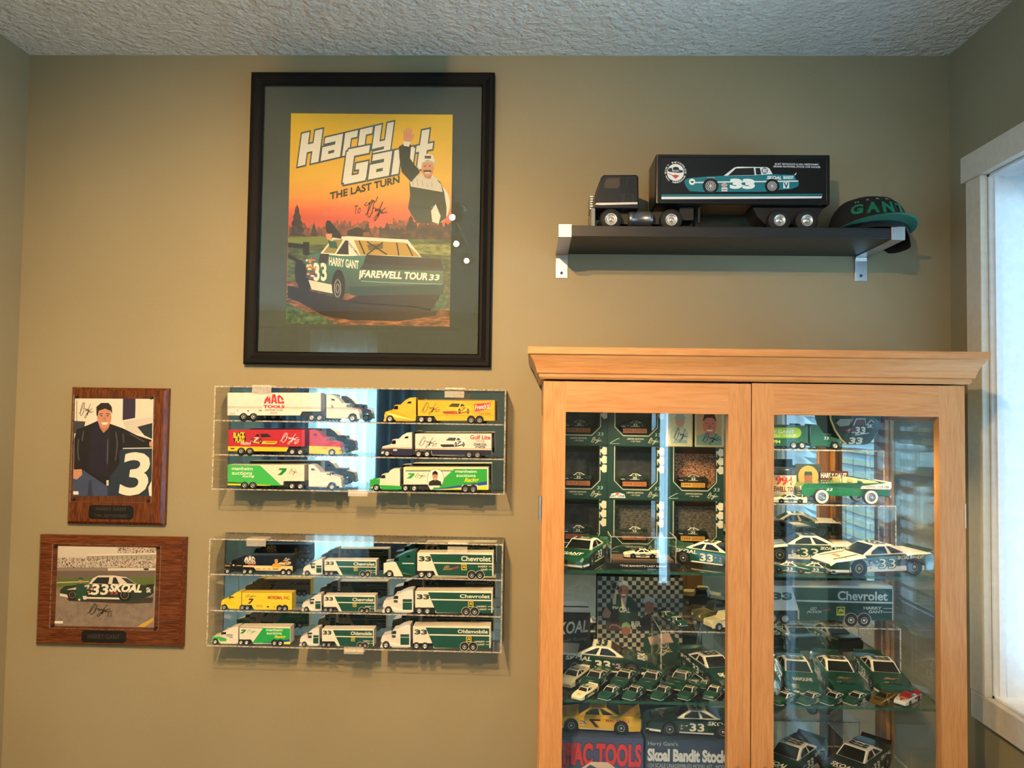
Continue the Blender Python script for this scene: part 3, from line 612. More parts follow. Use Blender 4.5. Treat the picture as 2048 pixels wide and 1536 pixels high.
pr.poly([(440, 375), (683, 375), (680, 648), (400, 648)], '#223244'); pr.line([(520, 382), (683, 380)], 5, '#d8d5cc', False)
pr.poly([(240, 520), (300, 500), (430, 520), (434, 648), (240, 648)], '#3c4a6b'); pr.poly([(330, 560), (345, 560), (350, 648), (322, 648)], '#2b3654'); pr.rect(362, 535, 350, 525, '#b8b4a8')
pr.poly([(248, 330), (262, 275), (330, 250), (378, 228), (450, 245), (520, 270), (600, 310), (680, 335), (682, 375), (520, 378), (500, 400), (500, 470), (446, 540), (440, 600), (300, 505), (245, 500)], '#14131a')
pr.poly([(350, 262), (380, 232), (412, 300), (452, 250), (440, 540), (320, 510)], '#1b1830')
for a in ([(272, 330), (268, 400), (275, 450)], [(300, 285), (292, 340)], [(480, 290), (488, 360), (478, 450)], [(436, 330), (432, 470)], [(560, 300), (640, 345)], [(520, 300), (525, 350)]): pr.line(a, 7, '#4b4a55')
pr.rect(428, 590, 440, 560, '#d9d4c6'); pr.poly([(243, 500), (290, 498), (292, 530), (262, 556), (243, 550)], '#c68f74')
pr.poly([(384, 238), (450, 238), (440, 268), (412, 296), (392, 268)], '#b97e66'); pr.ell(416, 208, 40, 60, '#c98f76')
pr.poly([(372, 195), (372, 150), (398, 128), (440, 128), (458, 150), (460, 190), (450, 172), (420, 160), (385, 172), (378, 205)], '#241d1c'); pr.poly([(398, 238), (440, 236), (428, 250), (408, 250)], '#ece4d8')
pr.ell(400, 200, 6, 3, '#2b201c'); pr.ell(434, 200, 6, 3, '#2b201c'); pr.poly([(412, 205), (422, 205), (426, 226), (408, 226)], '#b57a60'); pr.line([(388, 190), (408, 188)], 4, '#3b2a22', False); pr.line([(426, 188), (446, 190)], 4, '#3b2a22', False)
pr.text('3', 505, 640, 664, 410, '#e6e2d6', bold=.02, shear=.12); pr.poly([(662, 600), (682, 560), (681, 648), (668, 648)], '#e6e2d6'); pr.ell(676, 358, 9, 16, '#c98f76')
pr.poly([(683, 100), (770, 100), (770, 660), (680, 660)], M['walnut_v']) if False else None
pr.sign(275, 215, 356, 125, 2.6, '#3a352f'); pr.rect(243, 640, 272, 622, '#e9e6de')
pr.build('photo_print', o, front(-.0204), eps=1.2e-5)
o, pr = plaque('photo_plaque', 'wide walnut plaque with signed photo of a race car before grandstands', [(45, 867), (868, 882), (842, 1505), (22, 1475)], [(133, 912), (738, 925), (718, 1398), (112, 1385)], [(157, 928), (707, 937), (692, 1383), (140, 1373)], [(290, 1397), (537, 1470)], [('HARRY GANT', .72, .42)], M['walnut_h'])
crowd = mottled('photo_crowd', ['#2b2622', '#8d7f72', '#d8cfc2', '#7a4a42'], 260, detail=2); tarmac = mottled('photo_tarmac', ['#77695f', '#85766a', '#8f8074'], 80)
pr.poly([(157, 928), (707, 937), (706, 1000), (155, 995)], '#ccc4b8'); pr.poly([(490, 935), (707, 937), (706, 972), (490, 966)], crowd); pr.poly([(155, 992), (706, 998), (703, 1050), (153, 1048)], crowd)
pr.poly([(318, 980), (706, 972), (706, 1000), (318, 1000)], '#a49c90'); pr.line([(318, 980), (706, 970)], 6, '#e0d9cd', False)
for q in range(14): pr.line([(326+q*27, 984), (326+q*27, 999)], 3, '#4a423c', False)
pr.poly([(153, 1048), (703, 1048), (700, 1112), (150, 1108)], '#6b5f58'); pr.poly([(153, 1050), (430, 1050), (430, 1066), (153, 1066)], '#8b7f74'); pr.poly([(435, 1050), (703, 1050), (702, 1064), (435, 1066)], '#d5cdc0'); pr.ell(650, 1057, 16, 6, '#2a2626')
pr.poly([(151, 1108), (701, 1100), (698, 1155), (149, 1160)], '#5b6b34'); pr.line([(151, 1132), (330, 1126)], 4, '#cfc8b0', False)
pr.poly([(149, 1160), (698, 1150), (692, 1383), (140, 1373)], tarmac)
pr.poly([(600, 1378), (640, 1380), (690, 1345), (691, 1326)], '#c9a13a'); pr.line([(480, 1300), (560, 1252)], 2, '#6b5e54', False); pr.line([(310, 1370), (400, 1335)], 2, '#6b5e54', False)
pr.poly([(205, 1222), (690, 1215), (685, 1245), (560, 1250), (220, 1235)], '#3a322e')
# car: nose left
pr.poly([(168, 1200), (170, 1170), (200, 1150), (330, 1140), (352, 1108), (385, 1092), (470, 1092), (540, 1102), (598, 1142), (690, 1150), (692, 1190), (660, 1212), (560, 1235), (330, 1222), (215, 1215)], '#24352a')
pr.poly([(330, 1140), (352, 1108), (385, 1092), (470, 1092), (540, 1102), (598, 1142), (560, 1148), (450, 1140)], '#d8d1c2'); pr.poly([(345, 1136), (378, 1102), (445, 1102), (438, 1140)], '#20211f'); pr.poly([(460, 1138), (466, 1103), (482, 1103), (500, 1140)], '#20211f'); pr.poly([(510, 1104), (545, 1108), (592, 1140), (545, 1136)], '#3a3d38')
pr.poly([(168, 1192), (215, 1200), (330, 1212), (520, 1216), (520, 1226), (330, 1222), (215, 1216), (168, 1206)], '#dcd5c6'); pr.poly([(205, 1170), (330, 1142), (335, 1150), (240, 1175)], '#c9c2b2')
rnd = random.Random(9)
for i in range(16): u = rnd.uniform(315, 350); v = rnd.uniform(1145, 1195); pr.rect(u, v+6, u+10, v, rnd.choice(['#d8d1c2', '#b8403a', '#c9a24a', '#5f7fa8']))
for cx, r in ((238, 28), (530, 36)): pr.ell(cx, 1200, r, r*1.05, '#0f0f10'); pr.ring(cx, 1200, r*.6, r*.62, 3, '#8a8378'); pr.ell(cx, 1200, r*.28, r*.3, '#3b3832')
pr.text('33', 345, 1198, 438, 1142, '#e8e2d4', bold=.03, shear=.12); pr.text('SKOAL', 446, 1180, 622, 1140, '#ece6d8', bold=.05, shear=.3, rise=.03); pr.text('33', 448, 1196, 490, 1184, '#c94a42', bold=.02); pr.text('Sk', 652, 1186, 676, 1160, '#ece6d8', bold=.03); pr.poly([(650, 1142), (695, 1140), (692, 1152), (664, 1156)], '#1a1c1b')
pr.poly([(262, 1140), (300, 1138), (314, 1168), (312, 1210), (318, 1230), (262, 1234), (256, 1190)], '#1d4a34'); pr.ell(284, 1122, 10, 13, '#b9836a'); pr.poly([(272, 1116), (276, 1104), (294, 1104), (297, 1116)], '#1d4a34'); pr.rect(272, 1232, 282, 1222, '#ddd6c8'); pr.poly([(296, 1206), (318, 1206), (318, 1226), (300, 1226)], '#d8d1c2')
pr.sign(322, 1322, 462, 1250, 4, '#1d1a18'); pr.text('33', 430, 1320, 458, 1298, '#1d1a18', shear=.2, rise=.1); pr.rect(140, 1360, 186, 1346, '#e9e6de')
pr.build('photo_print', o, front(-.0204), eps=1.2e-5)
# ------------------------------------------------------------------ wheels and toy transporters
def wheel_mesh(r, w, tyre, rim, n=20, hub=.58, white=None):
    """tyre mesh lying along y, plus its rim mesh"""
    t = MB(); t.lathe([(r*hub, -w/2), (r*.93, -w/2), (r, -w*.32), (r, w*.32), (r*.93, w/2), (r*hub, w/2)], (0, 0, 0), 'y', n, tyre, caps=False)
    if white:
        for e in (-1, 1): t.lathe([(r*.58, e*(w/2+.0004)), (r*.88, e*(w/2+.0004))], (0, 0, 0), 'y', n, white, caps=False)
    k = MB(); k.lathe([(r*hub, -w*.49), (r*(hub-.08), -w*.50), (r*(hub-.14), -w*.36), (r*.26, -w*.34), (r*.2, -w*.52), (0, -w*.52)], (0, 0, 0), 'y', n, rim, caps=False)
    k.lathe([(r*hub, w*.49), (r*(hub-.08), w*.50), (r*(hub-.14), w*.36), (r*.26, w*.34), (r*.2, w*.52), (0, w*.52)], (0, 0, 0), 'y', n, rim, caps=False)
    return t, k
_WH = {}
def add_wheel(parent, key, x, y, z, r, w, tyre, rim, hub=.58, white=None):
    k = (key, round(r, 5), round(w, 5))
    if k not in _WH:
        t, q = wheel_mesh(r, w, tyre, rim, 20, hub, white); o = t.build('wheel', parent); h = q.build('rim', o); _WH[k] = (o.data, h.data)
    else:
        o = bpy.data.objects.new('wheel', _WH[k][0]); link(o, parent); h = bpy.data.objects.new('rim', _WH[k][1]); link(h, o)
    o.location = (x, y, z); return o
def hauler(label, group, Yn, wd, zs, S, cabcol, trailercol, livery, base, cabprint=None, rim=None, sleepercol=None):
    """conventional tractor with sleeper and drop-belly trailer; S holds photo pixels of its outline"""
    xm = (S['nose']+S['t1'])/2; ox = at_y(xm, base, Yn).x; cy = Yn+wd/2
    o = thing('toy_transporter_truck', label, 'toy truck', (ox, cy, zs), 0, group)
    z0 = at_y(xm, base, Yn).z
    def c(px, py): p = at_y(px, py, Yn); return (p.x-ox, p.z-z0)
    s = -1 if S['nose'] < S['t1'] else 1                       # direction the nose points
    hb = base-S['stop']; k = lambda n: n*s
    W = wd/2; paintc = cabcol; N_, wb, sf, sb = S['nose'], S['wb'], S['sf'], S['sb']
    hy, ry, ty = S['hood'], S['roof'], S['stop']; low = base-S['r']*.75
    fwx = S['fw']; R_ = S['r']
    arch = [(fwx+k(-1)*R_*1.15*math.cos(PI*i/8), base-R_*1.0-R_*1.12*math.sin(PI*i/8)) for i in range(9)]   # from the rear side to the nose side
    topx = sf+(sb-sf)*S.get('tx', .62)
    poly = [(N_, low), (N_+k(0), hy+(base-hy)*.35), (N_+k(-1)*2.5, hy+1.5), (wb+k(1)*3, hy-2.2), (wb, hy-3), (wb+k(-1)*3.2, ry+.8), (wb+k(-1)*4.5, ry), (sf, ry-.6), ((sf+topx)/2, ty+(ry-ty)*.38), (topx, ty+.8), (sb, ty), (sb, low)]+arch
    L = lambda pts: [c(*q) for q in pts]
    xs = c(wb, hy)[0]; xn = c(N_, hy)[0]
    def hw(x, z):
        t = (x-xs)/(xn-xs); return .96 if t < 0 else .96-.16*min(1, t)
    MB().prism(L(poly), -W, W, paintc, hw=hw).build('cab', o, bevel=.0009)
    # glazing
    y1 = W*.965+.0002
    for sy in (-1, 1):
        q = L([(wb+k(-1)*1.5, hy-3.5), (wb+k(-1)*4, ry+2), (wb+k(-1)*10, ry+2), (wb+k(-1)*10, hy-3.5)])
        MB().prism(q, sy*y1-.0003, sy*y1+.0003, M['tint']).build('side_window', o)
        if S.get('sw', True):
            a = sf+(sb-sf)*.42; q = L([(a, ty+hb*.24), (a+k(-1)*2.6, ty+hb*.17), (a+k(-1)*8.5, ty+hb*.155), (a+k(-1)*8.5, ty+hb*.235)])
            MB().prism(q, sy*y1-.0003, sy*y1+.0003, M['tint']).build('sleeper_window', o)
    a, b_ = c(wb+k(.3), hy-3), c(wb+k(-1)*3.1, ry+.7)
    MB().mesh([(a[0]+k(.0004), -W*.8, a[1]), (a[0]+k(.0004), W*.8, a[1]), (b_[0]+k(.0004), W*.76, b_[1]), (b_[0]+k(.0004), -W*.76, b_[1])], [(0, 1, 2, 3)], M['tint']) if False else None
    g = MB(); g.mesh([(a[0]+k(.0006), -W*.8, a[1]), (a[0]+k(.0006), W*.8, a[1]), (b_[0]+k(.0006), W*.76, b_[1]), (b_[0]+k(.0006), -W*.76, b_[1])], [(0, 1, 2, 3)], M['tint']); w_ = g.build('windshield', o); sd = w_.modifiers.new('thickness', 'SOLIDIFY'); sd.thickness = .0005
    # bumper, tank, stacks
    p0 = c(N_+k(1.2), base-R_*.5); p1 = c(N_+k(-4), base-R_*1.1); MB().box(min(p0[0], p1[0]), max(p0[0], p1[0]), -W*.84, W*.84, p0[1], p1[1], S.get('bump', cabcol)).build('bumper', o, bevel=.0005)
    p0 = c(fwx+k(-1)*(R_*1.5), base-R_*.55); p1 = c(sb+k(4), base-R_*1.35)
    for sy in (-1, 1): MB().box(min(p0[0], p1[0]), max(p0[0], p1[0]), sy*W*.66-.004, sy*W*.66+.0045, p0[1], p1[1], S.get('tank', cabcol)).build('fuel_tank', o, bevel=.001)
    if S.get('stack', True):
        q = c(sb+k(.2), ty+hb*.1); q2 = c(sb+k(.2), base-R_*1.6)
        for sy in (-1, 1): MB().tube([(q2[0], sy*W*.8, q2[1]), (q[0], sy*W*.8, q[1])], .0011, 8, M['chrome']).build('exhaust_stack', o)
    if S.get('mirror', True):
        q = c(wb+k(-1)*2.2, ry+(hy-ry)*.4)
        for sy in (-1, 1): MB().box(q[0]-.0008, q[0]+.0008, sy*W*1.02-.0012, sy*W*1.02+.0012, q[1]-.004, q[1]+.004, M['black']).build('wing_mirror', o)
    q0, q1 = c(N_, base-R_*1.25), c(N_, hy+(base-hy)*.40); MB().box(min(q0[0], q0[0]+k(.0012)), max(q0[0], q0[0]+k(.0012)), -W*.45, W*.45, q0[1], q1[1], M['silver']).build('grille', o)
    q0, q1 = c(N_+k(-1)*.3, base-R_*1.55), c(N_+k(-1)*3.2, base-R_*2.05)
    for sy in (-1, 1): MB().box(min(q0[0], q1[0]), max(q0[0], q1[0]), sy*W*.80-.0012, sy*W*.80+.0018, q0[1], q1[1], paint('#cfcbc2', .15, metal=.5)).build('headlamp', o)
    # trailer
    t0, t1 = S['t0'], S['t1']
    tp = [(t0, S['ttop']), (t1, S['ttop']+S.get('tilt', 0)), (t1, S['belly']), (S['gx']+k(-1)*S.get('gs', 6), S['belly']), (S['gx'], S['goose']), (t0, S['goose'])]
    MB().prism(L(tp), -W, W, trailercol).build('trailer', o, bevel=.0006)
    p0 = c(sb+k(3), base-R_*.8); p1 = c(S['gx']+k(-1)*4, min(S['goose'], base-R_*1.4)+.2)
    MB().box(min(p0[0], p1[0]), max(p0[0], p1[0]), -W*.6, W*.6, p0[1], p1[1]+.001, M['chassis']).build('chassis', o)
    p0 = c(S['rw'][0]-R_*1.4, base-R_*.7); p1 = c(S['rw'][1]+R_*1.4, base-R_*1.8)
    MB().box(p0[0], p1[0], -W*.5, W*.5, p0[1], p1[1], M['chassis']).build('bogie', o)
    r = R_*Yn/FPX; ww = wd*.22
    for px in [fwx]+list(S['dw'])+list(S['rw']):
        x = c(px, base-R_)[0]
        for sy in (-1, 1): add_wheel(o, rim or 'silver', x, sy*(W+.0014-ww/2), r, r, ww, M['tyre'], M['silver'] if rim is None else paint('#9b9a98', .35, metal=.6))
    pr = Print(c); cx = (S['rw'][0]+S['rw'][1])/2
    livery(pr, S)
    for px in S['rw']: pr.ell(px, base-R_*.95, R_*1.18, R_*1.18, '#101012', 18)
    b = pr.build('livery', o, front(-W-.0001), back=rear(W+.0001), eps=6e-6)
    if cabprint:
        pc = Print(c); cabprint(pc, S); pc.build('cab_stripes', o, front(-W*.96-.0002), back=rear(W*.96+.0002), eps=6e-6)
    return o
def zm(x0, y0, sc, m):
    """digitised in a zoomed crop: turn every number pair into photo pixels"""
    return lambda u, v: (x0+u/sc, y0+v/sc)
class ZP:
    """print helper that takes zoomed-crop pixels"""
    def __init__(s, pr, x0, y0, sc): s.p = pr; s.x0 = x0; s.y0 = y0; s.sc = sc
    def q(s, u, v): return (s.x0+u/s.sc, s.y0+v/s.sc)
    def poly(s, pts, m): s.p.poly([s.q(*a) for a in pts], m)
    def rect(s, u0, v0, u1, v1, m): s.poly([(u0, v0), (u1, v0), (u1, v1), (u0, v1)], m)
    def ell(s, u, v, ru, rv, m, n=20): a = s.q(u, v); s.p.ell(a[0], a[1], ru/s.sc, rv/s.sc, m, n)
    def ring(s, u, v, ru, rv, w, m): a = s.q(u, v); s.p.ring(a[0], a[1], ru/s.sc, rv/s.sc, w/s.sc, m)
    def line(s, pts, w, m, curve=True): s.p.line([s.q(*a) for a in pts], w/s.sc, m, curve)
    def sign(s, u0, v0, u1, v1, w, m): a, b = s.q(u0, v0), s.q(u1, v1); s.p.sign(a[0], a[1], b[0], b[1], w/s.sc, m)
    def text(s, t, u0, v0, u1, v1, m, **k):
        if 'rise' not in k: k['rise'] = .014
        a, b = s.q(u0, v0), s.q(u1, v1); s.p.text(t, a[0], a[1], b[0], b[1], m, **k)
def car34(z, u0, v0, u1, v1, body, low, glassc, num, ncol, face=-1, hood=None):
    """little stock car picture, three-quarter view; face=-1: nose at the left"""
    w, h = u1-u0, v1-v0; X = (lambda t: u0+w*t) if face < 0 else (lambda t: u1-w*t); Y = lambda t: v0+h*t
    z.poly([(X(0), Y(.72)), (X(.03), Y(.55)), (X(.14), Y(.40)), (X(.24), Y(.30)), (X(.36), Y(.05)), (X(.46), Y(0)), (X(.72), Y(.03)), (X(.84), Y(.26)), (X(.99), Y(.28)), (X(1), Y(.55)), (X(.95), Y(.80)), (X(.58), Y(.98)), (X(.10), Y(1)), (X(.01), Y(.9))], body)
    if hood: z.poly([(X(.05), Y(.55)), (X(.2), Y(.40)), (X(.5), Y(.42)), (X(.42), Y(.66)), (X(.06), Y(.72))], hood)
    z.poly([(X(0), Y(.74)), (X(.5), Y(.72)), (X(.57), Y(.98)), (X(.10), Y(1)), (X(.01), Y(.9))], low); z.poly([(X(.57), Y(.98)), (X(.60), Y(.86)), (X(.96), Y(.68)), (X(.95), Y(.80))], low)
    z.poly([(X(.20), Y(.36)), (X(.34), Y(.08)), (X(.62), Y(.10)), (X(.56), Y(.40))], glassc); z.poly([(X(.62), Y(.36)), (X(.66), Y(.12)), (X(.72), Y(.12)), (X(.80), Y(.30))], glassc)
    for t, r in ((.60, .085), (.90, .07)): z.ell(X(t), Y(.74), w*r*.55, h*.24, '#131314', 14); z.ell(X(t), Y(.74), w*r*.28, h*.13, '#8b8985', 12)
    a, b = sorted((X(.66), X(.82))); z.text(num, a, Y(.72), b, Y(.42), ncol, bold=.03, shear=.15)
    z.rect(X(.05), Y(.80), X(.40), Y(.86), '#2a2620')

# ------------------------------------------------------------------ acrylic display cases
MIR = .006
def case(label, fr, tl, br, shelves_px, hinge_px):
    """fr: depth; tl, br: photo pixels of the front corners; returns shelf heights"""
    Yf = D-fr; a = at_y(*tl, Yf); q = at_y(*br, Yf); x0, x1, z1, z0 = a.x, q.x, a.z, q.z
    o = thing('acrylic_display_case', label, 'display case', ((x0+x1)/2, D, z0)); h = z1-z0; w = (x1-x0)/2; t = .0032
    A, E, C = M['acrylic'], M['acrylic_edge'], M['acrylic_clear']
    MB().pane(-w, w, -fr+t, -.006, h-t, h, A, E, 'z').build('top_panel', o); MB().pane(-w, w, -fr+t, -.006, 0, t, A, E, 'z').build('bottom_panel', o)
    for s in (-1, 1): MB().pane(min(s*w, s*(w-t)), max(s*w, s*(w-t)), -fr+t, -.006, t, h-t, A, E, 'x').build('side_panel', o)
    MB().pane(-w+.001, w-.001, -fr, -fr+t*.8, .0015, h-.0015, A, E, 'y').build('front_door', o)
    MB().pane(-w, w, -.006, -.001, 0, h, M['mirror_soft'], E, 'y').build('mirror_back', o)
    zz = [t]
    for py in shelves_px:
        z = at_y((tl[0]+br[0])/2, py, Yf+.003).z-z0; zz.append(z)
        MB().pane(-w+t, w-t, -fr+t+.004, -.006, z-t, z, A, E, 'z').build('shelf', o)
    for (px, py) in hinge_px:
        p = at_y(px, py, Yf); hx, hz = p.x-o.location.x, p.z-z0; top = hz > h*.5
        b = MB(); y0 = -fr-.004
        b.box(hx-.024, hx+.024, -fr-.003, -fr, hz-.010, hz+.006, C).box(hx-.022, hx+.026, -fr-.001, -fr+.028, (h if top else -.003), (h+.003 if top else 0), C)
        for i in range(3): b.cyl((hx-.016+i*.016, -fr-.003, h+.001 if top else -.001), 'x', .003, .014, 8, C)
        b.build('hinge' if top else 'latch', o)
    return [z0+q for q in zz]
ZA = case('upper acrylic wall case holding six toy transporter trucks on three levels', .105, (428, 771.5), (1009, 990), [844, 913], [(524, 777), (909, 787), (716, 984)])
ZB = case('lower acrylic wall case holding nine toy transporter trucks on three levels', .105, (417.5, 1077.5), (1003, 1307.5), [1154, 1227], [(513, 1084), (915, 1098), (708, 1299)])
YN = D-.098; WD = .040
G = 'toy transporters in the wall cases'
white, cream = paint('#e3ddd6', .35), paint('#e8e0cf', .35); yel = paint('#e8b41c', .35); yel2 = paint('#f0cf1c', .35); red = paint('#b3202c', .32); grn = paint('#39b04a', .35); grn2 = paint('#1f9e38', .35); dg = paint('#0e4a3a', .3); navy = paint('#181c3c', .3)
# 1 white, nose right
S = dict(nose=718, t0=641.6, t1=454.8, wb=703, sf=684, sb=652.5, hood=817, roof=806, stop=787.7, ttop=784.4, goose=822, belly=830, gx=604, gs=4, fw=705, rw=(487.2, 506.9), dw=(623.4, 639.2), r=7.4, mirror=True)
def liv(p, S):
    z = ZP(p, 410, 755, 6.271); r1, r2 = '#8e2a34', '#a8606a'
    for v in (362, 376): z.line([(285, v), (725, v+3)], 4, r1 if v < 370 else r2, False); z.line([(1005, v+6), (1452, v+9)], 4, r1 if v < 370 else r2, False)
    for ch, u0, u1, t0, t1 in (('M', 738, 822, 268, 214), ('A', 826, 906, 206, 206), ('C', 912, 994, 214, 262)):
        if ch == 'M': z.poly([(736, 322), (756, 262), (790, 222), (800, 262), (818, 214), (824, 322), (800, 322), (798, 282), (786, 316), (776, 284), (762, 322)], '#d8303c')
        elif ch == 'A': z.poly([(828, 322), (846, 204), (884, 204), (908, 322), (882, 322), (878, 300), (856, 300), (852, 322)], '#d8303c'); z.poly([(858, 282), (874, 282), (866, 238)], '#e3ddd6')
        else: z.poly([(914, 322), (906, 226), (936, 212), (980, 250), (988, 282), (962, 278), (950, 250), (930, 246), (936, 300), (970, 300), (966, 290), (990, 292), (996, 322)], '#d8303c')
    z.text('TOOLS', 736, 375, 995, 342, '#c22a38', bold=.06); z.text('DISTRIBUTORS', 755, 411, 978, 391, '#5b4a6a', bold=.02); z.text('Racing', 822, 462, 905, 422, '#c22a38', shear=.3, rise=-.1)
    z.text('A', 395, 420, 420, 395, '#333333'); z.poly([(530, 402), (555, 402), (552, 420), (542, 430), (533, 420)], '#8a6a72'); z.rect(675, 402, 715, 414, '#5b5b66'); z.line([(305, 440), (380, 442)], 7, '#8a868a', False); z.line([(308, 460), (382, 462)], 5, '#8a868a', False)
def cabp(p, S):
    z = ZP(p, 410, 755, 6.271)
    for v in (362, 376): z.line([(1525, v+10), (1930, v+14)], 4, '#8e2a34' if v < 370 else '#a8606a', False)
    z.sign(1580, 385, 1615, 335, 3, '#333333')
hauler('white toy transporter with red company lettering and thin red stripes', G, YN, WD, ZA[1], S, white, white, liv, 841, cabp)
# 2 yellow, nose left
S = dict(nose=767.8, t0=835.6, t1=989.5, wb=786, sf=801.3, sb=831.6, hood=820, roof=807.6, stop=792.5, ttop=797.3, goose=830, belly=839.5, gx=868, fw=779.8, rw=(942.5, 959.2), dw=(842.8, 859.5), r=7.2, tilt=1)
def liv(p, S):
    z = ZP(p, 720, 755, 6.271)
    for v in (300, 330, 360, 390, 420): z.line([(735, v-6), (1670, v+6)], 2, '#c79612', False)
    z.line([(730, 272), (1670, 282)], 5, '#5a4210', False); z.line([(935, 462), (1675, 468)], 4, '#c4801a', False)
    z.sign(768, 455, 1005, 298, 5, '#2a1d10'); z.text('#7', 938, 425, 1000, 400, '#2a1d10')
    car34(z, 1035, 300, 1390, 448, '#efc42c', '#d8502c', '#37352e', '7', '#d8402c', hood='#f0b82c')
    z.poly([(1432, 318), (1540, 312), (1640, 300), (1635, 350), (1560, 395), (1440, 415)], '#cf2f36'); z.text("French's!", 1446, 392, 1625, 330, '#f6ece0', bold=.02, rise=-.12)
    for i in range(9): z.rect(1430+i*23, 428-i*6, 1441+i*23, 436-i*6, '#1d1a16'); z.rect(1441+i*23, 420-i*6, 1452+i*23, 428-i*6, '#efe6d0')
    z.text('Classic Yellow.', 1490, 452, 1642, 428, '#2a1d10', shear=.3)
hauler('yellow toy transporter with red sauce flag and a race car picture', G, YN, WD, ZA[1], S, yel, yel, liv, 844.3)
# 3 red and yellow, nose right
S = dict(nose=681.9, t0=609.7, t1=456, wb=664, sf=646, sb=618.5, hood=883.5, roof=874, stop=858.5, ttop=858.7, goose=892.5, belly=902, gx=575, fw=663.9, rw=(482.7, 499.9), dw=(584.7, 600.7), r=7.1, tank=paint('#ecc21c', .35), bump=paint('#ecc21c', .35))
def liv(p, S):
    z = ZP(p, 410, 755, 6.271)
    z.poly([(288, 858), (1050, 872), (1020, 924), (288, 918)], '#ecc21c')
    z.poly([(345, 690), (500, 672), (515, 790), (372, 822)], '#14110f'); z.text('BLACK', 358, 752, 498, 690, '#ecc21c', bold=.05, rise=-.06); z.text('FLAG', 382, 812, 490, 752, '#ecc21c', bold=.05, rise=-.06); z.text('racing', 450, 850, 575, 800, '#f0e8e0', bold=.02, rise=.02)
    car34(z, 555, 690, 905, 832, '#b3202c', '#ecc21c', '#1f1d1b', '7', '#f2ece4', face=1)
    z.sign(940, 835, 1190, 690, 5, '#f2ece4'); z.text('#7', 1120, 832, 1180, 790, '#f2ece4', shear=.2); z.rect(322, 880, 368, 895, '#3a2a12')
def cabp(p, S):
    z = ZP(p, 410, 755, 6.271); z.poly([(1305, 852), (1690, 868), (1690, 960), (1305, 950)], '#ecc21c'); z.rect(1470, 872, 1535, 892, '#a8902a')
hauler('red toy transporter with yellow skirt and black insecticide flag sign', G, YN, WD, ZA[2], S, red, red, liv, 909.7, cabp)
# 4 white and navy
S = dict(nose=761.8, t0=830.3, t1=982.8, wb=781.5, sf=797, sb=823.7, hood=889, roof=876.2, stop=862.2, ttop=865, goose=899.5, belly=908.4, gx=862, gs=2, fw=774.2, rw=(938.2, 955.2), dw=(837.2, 854), r=7, tank=navy, bump=navy)
def liv(p, S):
    z = ZP(p, 720, 755, 6.271)
    z.poly([(693, 886), (1648, 896), (1648, 962), (905, 956), (895, 905), (693, 898)], '#181c3c'); z.line([(693, 876), (1648, 882)], 7, '#d8863a', False)
    z.sign(728, 868, 968, 728, 5, '#1c1a24'); z.text('#7', 900, 855, 965, 815, '#1c1a24', shear=.2); car34(z, 1010, 728, 1330, 858, '#ece4e0', '#20222e', '#3b4247', '7', '#2a1a20', hood='#e6dcd6')
    z.text('Gulf Lite', 1385, 758, 1632, 708, '#c23038', bold=.03); z.text('racing', 1456, 800, 1560, 768, '#2c3154'); z.text('CHARCOAL', 1428, 838, 1590, 808, '#23284c', bold=.04); z.text('STARTER', 1448, 868, 1572, 845, '#23284c', bold=.04)
def cabp(p, S):
    z = ZP(p, 720, 755, 6.271); z.poly([(268, 880), (480, 876), (655, 880), (655, 962), (400, 962), (390, 925), (300, 905), (268, 912)], '#181c3c'); z.line([(272, 868), (655, 868)], 7, '#d8863a', False); z.rect(415, 885, 465, 905, '#d8d2cc')
hauler('white toy transporter with navy skirt and red charcoal starter lettering', G, YN, WD, ZA[2], S, white, white, liv, 912.9, cabp)
# 5 green and white, nose right
S = dict(nose=681.9, t0=608.5, t1=455.3, wb=663, sf=641, sb=617, hood=953, roof=945.5, stop=929, ttop=929.6, goose=962.5, belly=970.5, gx=567, gs=1, fw=663.9, rw=(489.4, 505.7), dw=(584.1, 600.6), r=7.1)
def liv(p, S):
    z = ZP(p, 410, 755, 6.271)
    z.poly([(286, 1096), (690, 1102), (962, 1356), (286, 1348)], '#3fb653'); z.poly([(284, 1312), (480, 1322), (480, 1332), (284, 1328)], '#1a2a1c'); z.poly([(284, 1328), (820, 1350), (820, 1358), (284, 1352)], '#e8d428')
    z.text('manheim', 338, 1160, 598, 1120, '#e9f2e2', bold=.01); z.text('auctions', 338, 1218, 590, 1176, '#e9f2e2', bold=.01); z.text('Racing', 470, 1262, 620, 1226, '#e9f2e2', shear=.3, bold=.01, rise=-.02)
    z.poly([(932, 1138), (1028, 1138), (1018, 1172), (962, 1226), (908, 1226), (950, 1190), (970, 1162), (925, 1162)], '#1f8a3c'); z.sign(1052, 1228, 1165, 1140, 3, '#4a4a48')
hauler('green and white toy transporter with plain white tractor, auction lettering', G, YN, WD, ZA[0], S, white, cream, liv, 979)
